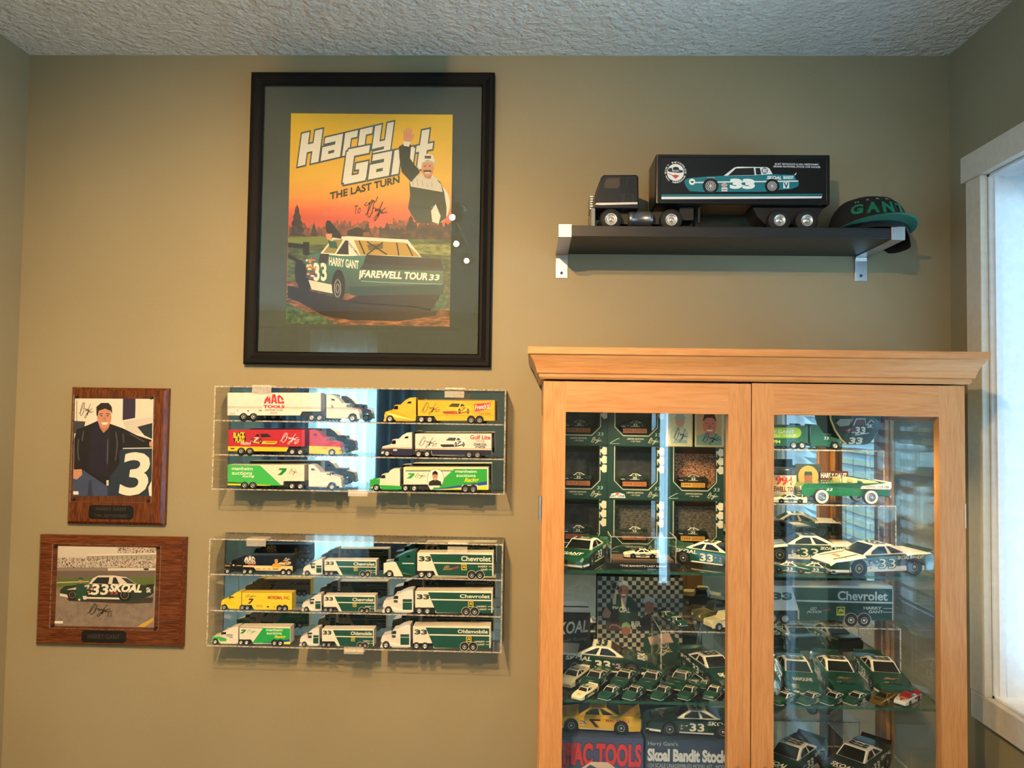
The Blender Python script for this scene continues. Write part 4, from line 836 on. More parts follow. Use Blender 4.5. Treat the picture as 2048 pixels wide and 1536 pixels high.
# 6 green and white, nose left
S = dict(nose=739.1, t0=806.9, t1=976.7, wb=760.5, sf=775, sb=799.7, hood=957.5, roof=945.5, stop=934.4, ttop=932, goose=966.5, belly=977, gx=855, gs=6, fw=752.7, rw=(930.8, 946.4), dw=(810.9, 828.4), r=6.9, tx=.4, tank=grn2, bump=grn2, sw=False)
def face(z, cx, cy, w, h, skin='#c08a6c', hair='#1f1b18', cap=None, shirt='#1a1c1e'):
    z.poly([(cx-w*1.25, cy+h*1.3), (cx-w*1.1, cy+h*.75), (cx-w*.4, cy+h*.5), (cx+w*.4, cy+h*.5), (cx+w*1.1, cy+h*.75), (cx+w*1.25, cy+h*1.3)], shirt)
    z.ell(cx, cy, w*.5, h*.62, skin, 16); z.poly([(cx-w*.52, cy-h*.15), (cx-w*.48, cy-h*.55), (cx, cy-h*.8), (cx+w*.48, cy-h*.55), (cx+w*.52, cy-h*.15), (cx, cy-h*.3)], cap or hair)
    for s in (-1, 1): z.ell(cx+s*w*.2, cy-h*.05, w*.07, h*.04, '#2a1f1a', 8)
    z.poly([(cx-w*.06, cy), (cx+w*.06, cy), (cx+w*.1, cy+h*.18), (cx-w*.1, cy+h*.18)], '#a87658'); z.rect(cx-w*.22, cy+h*.27, cx+w*.22, cy+h*.33, '#efe6dc')
def liv(p, S):
    z = ZP(p, 720, 755, 6.271)
    z.poly([(565, 1122), (1190, 1128), (1175, 1142), (565, 1138)], '#e9d83a'); z.poly([(570, 1148), (1160, 1148), (1150, 1160), (570, 1160)], '#27506e')
    z.poly([(1180, 1130), (1595, 1130), (1595, 1300), (1060, 1380), (900, 1390)], '#2aa43c'); z.poly([(1595, 1284), (1595, 1330), (1100, 1380), (920, 1384)], '#1f4f8f'); z.poly([(1595, 1345), (1595, 1392), (1060, 1392), (1000, 1388)], '#e9d428')
    z.poly([(610, 1184), (688, 1184), (680, 1210), (640, 1250), (580, 1252), (620, 1222), (640, 1202), (600, 1202)], '#2aa43c'); z.sign(685, 1252, 830, 1180, 4, '#3d9448')
    z.ell(950, 1245, 104, 118, '#e9e4dc', 26); z.ring(950, 1245, 104, 118, 4, '#3a3a38'); face(z, 942, 1222, 66, 90, cap='#14161c'); z.text('manheim', 885, 1362, 1000, 1338, '#e9e4dc', bold=.02)
    z.text('manheim', 1198, 1176, 1462, 1140, '#eaf5e6', bold=.01); z.text('auctions', 1210, 1228, 1450, 1194, '#eaf5e6', bold=.01); z.text('Racing', 1312, 1308, 1490, 1244, '#f0d828', shear=.35, bold=.02, rise=-.02)
    z.poly([(1268, 1392), (1280, 1330), (1475, 1330), (1480, 1392)], '#e9e4dc'); z.poly([(1285, 1392), (1292, 1340), (1465, 1340), (1470, 1392)], '#141416')
def cabp(p, S):
    z = ZP(p, 720, 755, 6.271); z.poly([(122, 1262), (250, 1256), (245, 1330), (520, 1345), (520, 1388), (290, 1388), (240, 1345), (150, 1345), (122, 1366)], '#2aa43c')
hauler('green and white toy transporter with portrait roundel on its trailer', G, YN, WD, ZA[0], S, cream, cream, liv, 981.4, cabp)

# lower case ------------------------------------------------------------
WS = .031
sm = dict(r=5.4)
S = dict(nose=448.8, t0=486.2, t1=585.5, wb=462, sf=474, sb=484.5, hood=1131, roof=1119, stop=1113, ttop=1110.4, goose=1134, belly=1141.5, gx=506, gs=4, fw=455.3, rw=(566.8, 578.2), dw=(489.5, 501.2), r=5.5, sw=False, tank=M['chrome'])
def liv(p, S):
    z = ZP(p, 400, 1060, 6.145)
    z.poly([(530, 432), (1138, 440), (1138, 502), (690, 494), (660, 455), (530, 450)], '#e8cf96')
    z.poly([(542, 384), (552, 345), (575, 322), (580, 345), (590, 320), (594, 384), (580, 384), (578, 362), (572, 380), (565, 362), (558, 384)], '#ddd5c8'); z.poly([(596, 384), (604, 316), (624, 316), (638, 384), (624, 384), (622, 370), (610, 370), (609, 384)], '#ddd5c8'); z.poly([(642, 384), (636, 326), (652, 320), (674, 345), (678, 360), (664, 358), (654, 342), (648, 342), (652, 370), (672, 368), (678, 384)], '#ddd5c8'); z.text('TOOLS', 552, 408, 682, 386, '#ddd5c8', bold=.05); z.text('Racing', 588, 438, 684, 408, '#d8404a', shear=.3, bold=.02)
    face(z, 938, 372, 44, 66, shirt='#d8a42c'); car34(z, 960, 372, 1118, 432, '#e0c48a', '#d8a468', '#2a241c', '7', '#8f2a24', face=-1); z.sign(1035, 378, 1112, 336, 3, '#ddd5c8')
    for u, w_, cc in ((682, 62, '#8f7f5c'), (775, 22, '#c04a3a'), (832, 36, '#b86a4a'), (895, 72, '#5c5240')): z.rect(u, 472, u+w_, 482, cc)
def cabp(p, S):
    z = ZP(p, 400, 1060, 6.145); z.rect(306, 432, 370, 442, '#c08a2c'); z.rect(446, 430, 506, 440, '#c08a2c'); z.ell(412, 430, 12, 10, '#c9c4ba')
hauler('black toy transporter with cream skirt and a man pictured beside a race car', G, YN, WS, ZB[1], S, M['black'], M['black'], liv, 1148.7, cabp)
S = dict(nose=441, t0=483.8, t1=583.9, wb=458, sf=464, sb=482.2, hood=1196, roof=1188.5, stop=1180.4, ttop=1182.9, goose=1207.3, belly=1216.5, gx=503, gs=5, fw=448.8, rw=(559.5, 570), dw=(484.6, 495.2), r=5.7, sw=False)
def liv(p, S):
    z = ZP(p, 400, 1060, 6.145); z.sign(555, 815, 695, 775, 3, '#4a3a12'); z.poly([(605, 825), (660, 825), (655, 842), (615, 888), (585, 888), (628, 848), (632, 842), (598, 842)], '#3b1a1c')
    z.text('MOREMA, INC.', 835, 836, 1108, 792, '#b3362c', bold=.035, shear=.1, rise=.02)
    for v in (905, 915, 925): z.line([(690, v), (775, v+3)], 4, '#8a7418', False)
    z.ell(835, 925, 16, 10, '#4a3a22'); z.ell(915, 926, 9, 9, '#a8862c')
hauler('yellow toy transporter with red company lettering and a slanted seven', G, YN, WS, ZB[2], S, yel2, yel2, liv, 1218.7, rim='grey')
S = dict(nose=422.8, t0=478.9, t1=580.6, wb=442, sf=452, sb=476.3, hood=1269, roof=1259, stop=1250, ttop=1250.5, goose=1276, belly=1284.6, gx=502, gs=5, fw=430.9, rw=(549.4, 561), dw=(482.2, 493.6), r=5.9, sw=False, bump=grn)
def liv(p, S):
    z = ZP(p, 400, 1060, 6.145); z.line([(488, 1176), (780, 1184)], 6, '#2a4a2c', False)
    z.poly([(778, 1184), (1106, 1190), (1106, 1330), (850, 1368), (640, 1372)], '#1fa648'); z.poly([(1106, 1322), (1106, 1352), (870, 1372), (760, 1372)], '#1c4f9c'); z.poly([(1106, 1358), (1106, 1384), (880, 1384)], '#e6e428')
    z.poly([(512, 1204), (570, 1204), (562, 1222), (530, 1252), (490, 1252), (530, 1224), (536, 1220), (505, 1220)], '#1f7a3c'); z.sign(568, 1256, 705, 1200, 3, '#4a9a5a')
    z.text('manheim', 815, 1222, 1015, 1188, '#eef5e8', bold=.01); z.text('auctions', 822, 1262, 1005, 1232, '#eef5e8', bold=.01); z.text('Racing', 918, 1315, 1055, 1274, '#f0d828', shear=.35, bold=.02)
def cabp(p, S):
    z = ZP(p, 400, 1060, 6.145); z.poly([(145, 1292), (245, 1290), (325, 1318), (325, 1348), (240, 1350), (232, 1325), (185, 1312), (145, 1330)], '#3fb653')
    for v in (1266, 1283): z.line([(322, v), (402, v+2)], 7, '#2a3138', False)
    z.line([(362, 1302), (402, 1304)], 7, '#2a3138', False)
hauler('green and white toy transporter with blue and yellow swoosh beneath', G, YN, WS, ZB[0], S, cream, cream, liv, 1287.8, cabp)
def chev(name, dx, dy, cols, big, box_, leo=False, mirror_cab=False):
    """white and green liveries; box_ = (t0, t1, ttop, goose, belly, gx)"""
    t0, t1, top, goose, belly, gx = box_; w = t1-t0; h = belly-top
    def liv(p, S):
        X = lambda t: t0+w*t; Y = lambda t: top+h*t; sl = .016
        g1 = '#0e4a3a'; d0, d1 = (.28, .42) if not big else (.235, .345)
        Yr = lambda t, x: Y(t)+sl*(X(x)-X(.5))
        p.poly([(X(d0-.07), Yr(.07, d0)), (X(.985), Yr(.07, 1)), (X(.985), Yr(.985, 1)), (X(d1-.07), Yr(.985, d1))], g1)
        m = (.45 if leo else .40) if big else .44
        e = d0-.07+(d1-d0)*m
        p.poly([(X(e), Yr(m-.03, e)), (X(.985), Yr(m-.03, 1)), (X(.985), Yr(m+.03, 1)), (X(e), Yr(m+.03, e))], '#e6ddca')
        p.text('33', X(.03), Yr(.38 if big else .33, .1), X(.175), Yr(.18 if big else .12, .1), '#2a3a34', bold=.05, rise=sl)
        p.text(cols, X(.58 if big else .56), Yr(m-.10, .6), X(.965), Yr(.13, .8), '#efe8d8', bold=.02, rise=sl)
        for i, s in enumerate(('HARRY', 'GANT')):
            y = (.64 if leo else .74)+.13*i; p.text(s, X(.80+.035*i), Yr(y-.03, .85), X(.925), Yr(y-.105, .9), '#e6ddca', bold=.02, rise=sl); p.line([(X(.94), Yr(y-.065, .93)), (X(.985), Yr(y-.065, .98))], .9, '#e6ddca', False)
        a = .615 if leo else (.72 if big else .60); ay = .58 if not big or not leo else .62
        p.rect(X(a-.035), Yr(ay+.12, a), X(a+.035), Yr(ay-.12, a), '#d8c23a'); p.rect(X(a-.026), Yr(ay+.085, a), X(a+.026), Yr(ay-.085, a), '#1c2a24'); p.poly([(X(a-.02), Yr(ay+.06, a)), (X(a-.015), Yr(ay-.03, a)), (X(a), Yr(ay-.06, a)), (X(a+.02), Yr(ay-.02, a)), (X(a+.016), Yr(ay+.06, a)), (X(a), Yr(ay, a))], '#d8c23a')
        if leo:
            p.text('LEO', X(.355), Yr(.66, .4), X(.42), Yr(.56, .4), '#e2a46a', shear=.4, bold=.01); p.text('JACKSON', X(.335), Yr(.76, .4), X(.46), Yr(.68, .4), '#e2a46a', shear=.4, bold=.01); p.poly([(X(.43), Yr(.66, .45)), (X(.55), Yr(.58, .5)), (X(.54), Yr(.66, .5)), (X(.46), Yr(.72, .46))], '#8f3a54')
        for s in S['rw']: p.ell(s, S['base']-S['r']*.95, S['r']*1.3, S['r']*1.3, '#c9c4b6', 18)
    return liv
def cabgreen(z0):
    def f(p, S):
        a, b = S['sf'], S['sb']; h = S['base']-S['stop']; y = S['stop']
        p.poly([(a+(b-a)*.30, y+h*.38), (a+(b-a)*.92, y+h*.38), (a+(b-a)*.92, y+h*.80), (a+(b-a)*.30, y+h*.80)], '#0e4a3a'); p.line([(a+(b-a)*.30, y+h*.50), (a+(b-a)*.92, y+h*.50)], .8, '#e6ddca', False)
        p.poly([(S['wb']+1, S['hood']-1), (S['wb']+9, S['hood']-1), (S['wb']+9, S['hood']+4), (S['wb']+2, S['hood']+4)], '#0e4a3a')
    return f
for i, (nose, base, t0, t1, top, word) in enumerate(((605.5, 1150, 649, 753, 1117.7, 'Chevrolet'), (603.6, 1219.2, 647.6, 750.7, 1185, 'Chevrolet'), (599.3, 1293, 643.9, 747.6, 1256, 'Oldsmobile'))):
    H = base-top
    S = dict(nose=nose, t0=t0, t1=t1, wb=nose+15, sf=nose+22, sb=nose+39, hood=base-H*.62, roof=base-H*.86, stop=top-2.5, ttop=top, goose=base-H*.33, belly=base-H*.07, gx=t0+25, gs=6, fw=nose+9, rw=(t0+76.4, t0+86.6), dw=(t0+3.8, t0+14), r=5.1, base=base, sw=False)
    lab = ['small white and green toy transporter behind the front hinge row, upper level', 'small white and green toy transporter above the one lettered for another marque', 'small white and green toy transporter on the floor of the case'][i]
    lab = ['small white and green toy transporter on the top shelf of the lower case', 'small white and green toy transporter on the middle shelf of the lower case', 'small white and green toy transporter on the floor of the lower case'][i]
    hauler(lab, G, YN, WS, ZB[(1, 2, 0)[i]], S, white, cream, chev(word, 0, 0, word, False, (t0, t1, top, base-H*.33, base-H*.07, t0+25)), base, cabgreen(0), rim='grey')
for i, (nose, base, sb, t0, t1, top, goose, belly, gx, rw, dw, fw, word, lab) in enumerate((
    (766.2, 1152.8, 831.3, 834.5, 986.7, 1101.5, 1138, 1148, 867, (943.6, 959.8), (843.1, 858.9), 779.2, 'Chevrolet', 'large white and green toy transporter with a dark green tractor'),
    (765.3, 1223.6, 826.4, 830.4, 985, 1176, 1209, 1220, 870, (932.2, 949.3), (838.6, 854.9), 776.7, 'Chevrolet', 'large white and green toy transporter with white tractor, middle shelf of the lower case'),
    (761.3, 1295.2, 820.7, 825.9, 981, 1248, 1282, 1292, 866, (928.9, 946), (832.9, 850), 771.9, 'Oldsmobile', 'large white and green toy transporter with white tractor, floor of the lower case'))):
    H = base-top; st = (1098, 1173, 1245)[i]
    S = dict(nose=nose, t0=t0, t1=t1, wb=nose+21, sf=nose+31, sb=sb, hood=base-H*.60, roof=base-H*.84, stop=st, ttop=top, goose=goose, belly=belly, gx=gx, gs=(5 if i == 0 else 1), fw=fw, rw=rw, dw=dw, r=7.2, base=base, tx=.75, sw=(i == 0), stack=i > 0)
    def cabA(p, S):
        z = ZP(p, 710, 1060, 6.144); z.poly([(352, 380), (470, 365), (500, 370), (590, 545), (480, 545), (470, 505), (420, 480), (370, 500), (352, 520)], '#e8e0cf'); z.line([(580, 386), (725, 388)], 12, '#c9d4c8', False)
    hauler(lab, G, YN, .040, ZB[(1, 2, 0)[i]], S, dg if i == 0 else white, cream, chev(word, 0, 0, word, True, (t0, t1, top, goose, belly, gx), leo=(i == 0)), base, cabA if i == 0 else cabgreen(0))
# ------------------------------------------------------------------ wall shelf with black toy truck and cap
sx0, sx1, szt, sd = .0543, .8543, 1.5+.4435, .1976
st = .026
ws = thing('wall_shelf', 'black wooden wall shelf on two brushed steel brackets', 'shelf', ((sx0+sx1)/2, D, szt-.003-st))
hw_ = (sx1-sx0)/2
MB().box(-hw_+.003, hw_-.003, -sd+.002, -.002, 0, st, M['shelfblack']).build('board', ws, bevel=.0012)
for s, xa, xb in ((-1, -hw_, -hw_+.031), (1, hw_-.031, hw_)):
    b = MB(); t = .0025
    b.box(xa, xb, -sd-.0015, -sd+.002, -t, st+t, M['steel'])                     # cap over the front edge
    b.box(xa, xb, -sd, -.012, -t, 0, M['steel']); b.box(xa, xb, -sd, -sd+.02, st, st+t, M['steel'])
    pl = [(-.012, -t), (-.012, 0), (-.006, -.002), (-.003, -.012), (-.0028, -.063), (0, -.063), (0, -.01), (-.004, -.004)]
    b.mesh([(xa, y, z) for y, z in pl]+[(xb, y, z) for y, z in pl], [(i, (i+1) % 8, 8+(i+1) % 8, 8+i) for i in range(8)]+[tuple(range(8)), tuple(range(8, 16))], M['steel'])
    br = b.build('bracket', ws, bevel=.0006)
    MB().lathe([(0, -.0062), (.0028, -.006), (.0038, -.0035), (.0038, -.001)], ((xa+xb)/2-.0, 0, -.05), 'y', 14, paint('#5c5c60', .3, metal=.8)).build('screw', br)
# the black cab-over toy truck
Yt = 1.772; tw = .108; ZS = szt-.003
ob = at_y(1420, 452, Yt)
tk = thing('toy_semi_truck', 'large black metal toy cab-over truck with box trailer on the wall shelf', 'toy truck', (ob.x, Yt+tw/2, ZS))
def ct(px, py): p = at_y(px, py, Yt); return (p.x-ob.x, p.z-ob.z)
z7 = lambda u, v: ct(1130+u/7.062, 290+v/7.062); z8 = lambda u, v: ct(1420+u/4.763, 290+v/4.763)
K = M['black']; Wt = tw/2
MB().prism([z7(*q) for q in ((400, 830), (395, 720), (440, 590), (475, 480), (510, 390), (545, 350), (1010, 348), (1038, 370), (1045, 830))], -Wt, Wt, K).build('cab', tk, bevel=.0035, seg=3)
for sy in (-1, 1):
    y = sy*(Wt+.0003)
    MB().prism([z7(*q) for q in ((548, 520), (570, 430), (600, 400), (770, 400), (775, 500), (740, 545), (560, 545))], y-.0006, y+.0006, paint('#4a3c2a', .15, .7, var=0)).build('side_window', tk)
    b = MB(); b.tube([(z7(805, 360)[0], y, z7(805, 360)[1]), (z7(805, 740)[0], y, z7(805, 740)[1])], .0012, 6, K); b.build('door_bar', tk)
    MB().prism([z7(*q) for q in ((425, 775), (445, 750), (1025, 740), (1025, 768), (520, 780))], y-.0008, y+.0008, paint('#cfcac0', .3, metal=.4)).build('side_trim', tk)
    b = MB()
    for p, q in (((835, 620), (965, 620)), ((835, 620), (835, 745)), ((965, 620), (965, 745)), ((885, 390), (990, 390)), ((885, 390), (868, 510))):
        a, c_ = z7(*p), z7(*q); b.tube([(a[0], y, a[1]), (c_[0], y, c_[1])], .0005, 5, paint('#3a3a40', .3))
    b.build('panel_lines', tk)
a, c_ = z7(450, 565), z7(515, 395)
g = MB(); g.mesh([(a[0]-.0012, -Wt*.86, a[1]), (a[0]-.0012, Wt*.86, a[1]), (c_[0]-.0012, Wt*.84, c_[1]), (c_[0]-.0012, -Wt*.84, c_[1])], [(0, 1, 2, 3)], M['tint']); w_ = g.build('windshield', tk); w_.modifiers.new('thickness', 'SOLIDIFY').thickness = .0008
b = MB(); xg = z7(388, 0)[0]
for i in range(6): zg = z7(0, 620+i*34)[1]; b.box(xg-.003, xg+.004, -Wt*.6, Wt*.6, zg-.0018, zg+.0018, M['silver'])
b.build('grille', tk)
p0, p1 = z7(368, 1130), z7(432, 830); MB().box(p0[0], p1[0], -Wt*.98, Wt*.98, p0[1]+.004, p1[1]+.003, paint('#8d8a86', .25, metal=.7)).build('bumper', tk, bevel=.0015)
b = MB(); q0, q1 = z7(600, 330), z7(790, 330); zr = z7(0, 352)[1]
for sy in (-.4, .4): b.tube([(q0[0], sy*Wt, q0[1]), (q1[0], sy*Wt, q1[1])], .0012, 6, M['silver']); 
for xq in (q0[0], q1[0]): b.tube([(xq, -.4*Wt, q0[1]), (xq, .4*Wt, q0[1])], .0012, 6, M['silver']).tube([(xq, -.4*Wt, q0[1]+.003), (xq, -.4*Wt, zr-.001)], .001, 6, M['silver']).tube([(xq, .4*Wt, q0[1]+.003), (xq, .4*Wt, zr-.001)], .001, 6, M['silver'])
b.build('roof_rack', tk)
p0, p1 = z7(520, 1000), z7(1560, 830); MB().box(p0[0], p1[0], -Wt*.45, Wt*.45, p0[1], p1[1], M['chassis']).build('frame', tk)
p0, p1 = z7(905, 1060), z7(1255, 845); r_ = (p1[1]-p0[1])/2
for sy in (-1, 1):
    t = MB().lathe([(0, p0[0]), (r_*.9, p0[0]), (r_, p0[0]+.003), (r_, p0[0]+.006), (r_*1.03, p0[0]+.0065), (r_*1.03, p0[0]+.0085), (r_, p0[0]+.009), (r_, p1[0]-.009), (r_*1.03, p1[0]-.0085), (r_*1.03, p1[0]-.0065), (r_, p1[0]-.006), (r_, p1[0]-.003), (r_*.9, p1[0]), (0, p1[0])], (0, sy*Wt*.62, (p0[1]+p1[1])/2), 'x', 24, paint('#77797d', .3, metal=.8)).build('fuel_tank', tk)
rr = .0235*1.02
for px, kk in ((660, 7), (1510, 7)):
    x = z7(px, 0)[0]
    for sy in (-1, 1): add_wheel(tk, 'big', x, sy*(Wt-.012), .0268, .0268, .024, M['tyre'], paint('#c2beb6', .28, metal=.55), hub=.54)
for px in (665, 925):
    x = z8(px, 0)[0]
    for sy in (-1, 1): add_wheel(tk, 'rear', x, sy*(Wt-.013), .0272, .0272, .026, M['tyre'], M['silver'], hub=.52)
for px in (665, 925): MB().cyl((z8(px, 0)[0], 0, .0272), 'y', .004, tw*.8, 8, M['chassis']).build('axle', tk)
MB().cyl((z7(660, 0)[0], 0, .0268), 'y', .004, tw*.8, 8, M['chassis']).build('axle', tk); MB().cyl((z7(1510, 0)[0], 0, .0268), 'y', .004, tw*.8, 8, M['chassis']).build('axle', tk)
tx0, tz1 = z7(1283, 78); tx1, tz0 = z8(1147, 522); tz1b = z8(1147, 35)[1]
tz1 = (tz1+tz1b)/2
MB().prism([(tx0, tz0), (tx1, tz0), (tx1, tz1), (tx0, tz1)], -Wt, Wt, K).build('trailer_box', tk, bevel=.004, seg=3)
for sy in (-1, 1):
    b = MB(); y = sy*(Wt+.0005)
    for z_ in (tz0+.004, tz1-.004): b.box(tx0+.006, tx1-.002, y-.0012, y+.0012, z_-.004, z_+.003, K)
    for x_ in (tx0+.008, tx1-.006): b.box(x_-.004, x_+.004, y-.0012, y+.0012, tz0+.006, tz1-.006, K)
    b.build('panel_rim', tk, bevel=.0008)
p0, p1 = z8(410, 745), z8(1120, 520); MB().prism([z8(430, 525), z8(1120, 525), z8(1045, 640), z8(985, 690), z8(560, 690), z8(480, 620)], -Wt*.62, Wt*.62, M['flatblack']).build('bogie', tk)
p0, p1 = z7(1650, 950), z7(1850, 780); MB().box(p0[0], p1[0], -Wt*.5, Wt*.5, p0[1], p1[1]+.002, M['flatblack']).build('fifth_wheel_plate', tk)
q = z7(1930, 780); q2 = z7(1925, 1000)
for sy in (-.5, .5): MB().tube([(q[0], sy*Wt, q[1]+.002), (q2[0], sy*Wt, q2[1])], .0035, 8, M['flatblack']).build('landing_leg', tk)
pr = Print(ct)
a = ZP(pr, 1130, 290, 7.062); e = ZP(pr, 1420, 290, 4.763)
wt, tl_, tl2 = '#d6dbdc', '#16727c', '#0f5c66'
x_a, x_b = 1130+1362/7.062, 1420+1068/4.763
pr.poly([(x_a, 290+630/7.062), (x_b, 290+418/4.763), (x_b, 290+436/4.763), (x_a, 290+660/7.062)], '#176a72'); pr.poly([(x_a, 290+664/7.062), (x_b, 290+442/4.763), (x_b-2, 290+462/4.763), (x_a, 290+698/7.062)], wt)
a.ell(1560, 320, 120, 120, wt, 32)
cx, cy = a.q(1560, 320)
for s_, r_, a0, a1, fl in (('BURT REYNOLDS', 132, PI*1.05, PI*-.05, False), ('HAL NEEDHAM', 152, PI*1.10, PI*1.90, True)):
    n = len(s_)
    for i, ch in enumerate(s_):
        if ch == ' ': continue
        q_ = a0+(a1-a0)*(i+.5)/n; V, T = _raw(ch, .03, 0); x0_ = min(v[0] for v in V); x1_ = max(v[0] for v in V); w_ = abs(a1-a0)*r_/n*.8; P = []
        for vx, vy in V:
            lx = ((vx-x0_)/max(.01, x1_-x0_)-.5)*w_; ly = vy/.72*22; rad = r_+ly if not fl else r_-ly; an = q_+(-lx/r_ if not fl else lx/r_)
            P.append(pr.conv(*a.q(1560+rad*math.cos(an), 320-rad*math.sin(an))))
        pr.it.append((P, T, ink(wt), None))
a.poly([(1448, 290), (1465, 262), (1510, 255), (1515, 300), (1610, 310), (1620, 285), (1660, 290), (1668, 318), (1610, 328), (1510, 318), (1460, 308)], '#16343c'); a.poly([(1518, 300), (1525, 250), (1560, 240), (1600, 248), (1618, 290), (1612, 312)], '#14222a'); a.text('SKOAL', 1520, 310, 1612, 284, '#c9d4d6', bold=.02)
a.poly([(1510, 362), (1560, 352), (1615, 365), (1560, 412)], '#c0463c'); a.line([(1458, 336), (1490, 350), (1520, 358)], 8, '#c0463c')
# printed car: nose left
e.poly([(-246, 305), (-236, 285), (-215, 272), (-60, 258), (80, 250), (135, 247), (160, 240), (440, 240), (590, 232), (800, 240), (826, 300), (848, 318), (835, 350), (770, 375), (660, 382), (520, 400), (60, 402), (-80, 402), (-195, 395), (-230, 350)], '#1a6f7a')
e.poly([(130, 247), (230, 170), (265, 162), (540, 166), (565, 180), (595, 232), (430, 242), (160, 248)], wt); e.poly([(170, 246), (245, 178), (415, 172), (424, 240)], '#17181a'); e.poly([(438, 238), (430, 174), (475, 174), (487, 236)], '#17181a'); e.ell(520, 200, 30, 30, '#24506e'); e.rect(502, 182, 540, 218, wt); e.text('JJ', 508, 214, 534, 186, '#b8403a')
e.poly([(-190, 308), (100, 302), (840, 292), (840, 304), (440, 310), (60, 314), (-190, 320)], wt); e.poly([(800, 240), (818, 218), (824, 220), (812, 244)], wt)
e.text('33', 205, 364, 410, 282, '#dfe4e4', bold=.07); e.text('SKOAL', 540, 280, 678, 250, '#e6eaea', bold=.03, shear=.3); e.rect(694, 244, 798, 280, '#3f8f9c'); e.text('BANDIT', 698, 278, 795, 250, '#e6eaea', bold=.02)
for cu, cr in ((5, 68), (590, 62)):
    e.ell(cu, 345, cr+8, cr+6, '#121416', 28); e.ell(cu, 345, cr-6, cr-8, '#22262a', 28); e.ring(cu, 346, cr*.68, cr*.68, 5, '#b9b9b6'); e.ring(cu, 346, cr*.5, cr*.5, 4, '#b9b9b6')
    for i in range(8): an = i*PI/4; e.line([(cu+math.cos(an)*14, 346+math.sin(an)*14), (cu+math.cos(an)*cr*.5, 346+math.sin(an)*cr*.5)], 9, '#a9a9a6', False)
    e.ell(cu, 346, 12, 12, '#c9c9c6')
e.ell(-172, 306, 30, 30, wt); e.poly([(-192, 300), (-150, 300), (-172, 320)], '#22333a'); e.ell(134, 336, 28, 18, '#c9b0b0'); e.text('STP', 116, 346, 152, 328, '#b03a3a', bold=.02); e.rect(108, 360, 164, 396, '#d4d8d8'); e.rect(112, 376, 160, 384, '#b03a3a'); e.rect(695, 310, 752, 368, '#d4d8d8'); e.text('V', 704, 362, 742, 318, '#27606e', bold=.05)
e.text('BURT REYNOLDS & HAL NEEDHAM\'S', 617, 144, 1030, 128, wt, bold=.02); e.text('GRAND NATIONAL STOCK CAR HAULER', 601, 168, 1048, 152, wt, bold=.02); e.text('GOODYEAR', -30, 272, 44, 262, wt); e.text('Goody\'s', 480, 288, 525, 262, '#bcd', bold=.0) if False else None
a.ell(1, 1, .01, .01, '#101012') if False else None
pr.build('trailer_print', tk, front(-Wt-.0008), eps=1.5e-5)
# baseball cap
cc = at_y(1735, 452, 1.815); cp = thing('baseball_cap', 'black baseball cap with green brim resting on the shelf end', 'cap', (cc.x, 1.815, ZS), 0.)
blk = mottled('cap_cotton', ['#060607', '#0b0b0d', '#101013'], 300, rough=.85); gr = mottled('cap_green_felt', ['#0c4436', '#0f5040', '#125a48'], 200, rough=.8)
rx, ry, rz = .088, .088, .078
def dome(u, v, h=0.):
    """u: angle round from the front (-y), v: height angle"""
    r = 1+h/.09; cxv = math.cos(v)**.75
    return (r*rx*math.sin(u)*cxv, -r*ry*math.cos(u)*cxv, .012+r*rz*math.sin(v)**.9 if v > 0 else .012)
b = MB(); NU, NV = 32, 10; V = [dome(2*PI*i/NU, PI/2*j/NV) for j in range(NV+1) for i in range(NU)]
b.mesh(V, [(j*NU+i, j*NU+(i+1) % NU, (j+1)*NU+(i+1) % NU, (j+1)*NU+i) for j in range(NV) for i in range(NU)], blk, True)
V2 = [dome(2*PI*i/NU, 0) for i in range(NU)]; low = [(x*1.06, y*1.06, -.001 if x < .05 else -.034*min(1, (x-.05)/.025)) for x, y, z in V2]; b.mesh(V2+low, [(i, (i+1) % NU, NU+(i+1) % NU, NU+i) for i in range(NU)], blk, True)
cr = b.build('crown', cp, weld=True)
MB().lathe([(0, .004), (.004, .003), (.0055, 0)], dome(0, PI/2), 'z', 12, blk).build('button', cp)
for i in range(6):
    u = PI/6+i*PI/3; MB().tube([dome(u, .05+PI/2*.95*j/10, .0003) for j in range(11)], .0008, 5, blk).build('seam', cp)
b = MB(); NA, NT = 28, 6; top = []; 
for j in range(NT+1):
    for i in range(NA+1):
        q_ = -1+2*i/NA; u = q_*1.25; t = j/NT; c1 = dome(u, 0); ext = .056*math.cos(q_*PI/2)**.6
        top.append((c1[0]*(1+.10*t), c1[1]-ext*t-.0, .0135-.0125*abs(q_)**2.2+.002*t*math.cos(q_*PI/2)))
n_ = NA+1
b.mesh(top, [(j*n_+i, j*n_+i+1, (j+1)*n_+i+1, (j+1)*n_+i) for j in range(NT) for i in range(NA)], gr, True)
br = b.build('brim', cp); sdm = br.modifiers.new('thickness', 'SOLIDIFY'); sdm.thickness = .003; sdm.offset = 1
pr = Print()
for s_, h_, u0, dv, m_, w_ in (('GANT', .40, -.70, .20, ink('#0f6a4c'), .33), ('HARRY', .075, -.74, .0, ink('#b9bcbc'), .11)):
    n = len(s_)
    for i, ch in enumerate(s_):
        uc = u0+(1.24 if n == 4 else 1.28)*i/(n-1)-.02; V, T = _raw(ch, .05 if n == 4 else .01, 0); x0_ = min(v[0] for v in V); x1_ = max(v[0] for v in V)
        arch = .16*math.cos(uc*1.6); vb = .26 if n == 4 else .62+arch*.9; hh = h_*(.72+arch*1.4) if n == 4 else h_
        P = [(uc+((vx-x0_)/(x1_-x0_)-.5)*w_, vb+vy/.72*hh) for vx, vy in V]; pr.it.append((P, T, m_, None))
pr.build('embroidery', cp, lambda u, v, h: dome(u, v, .0024+h), eps=1e-5)
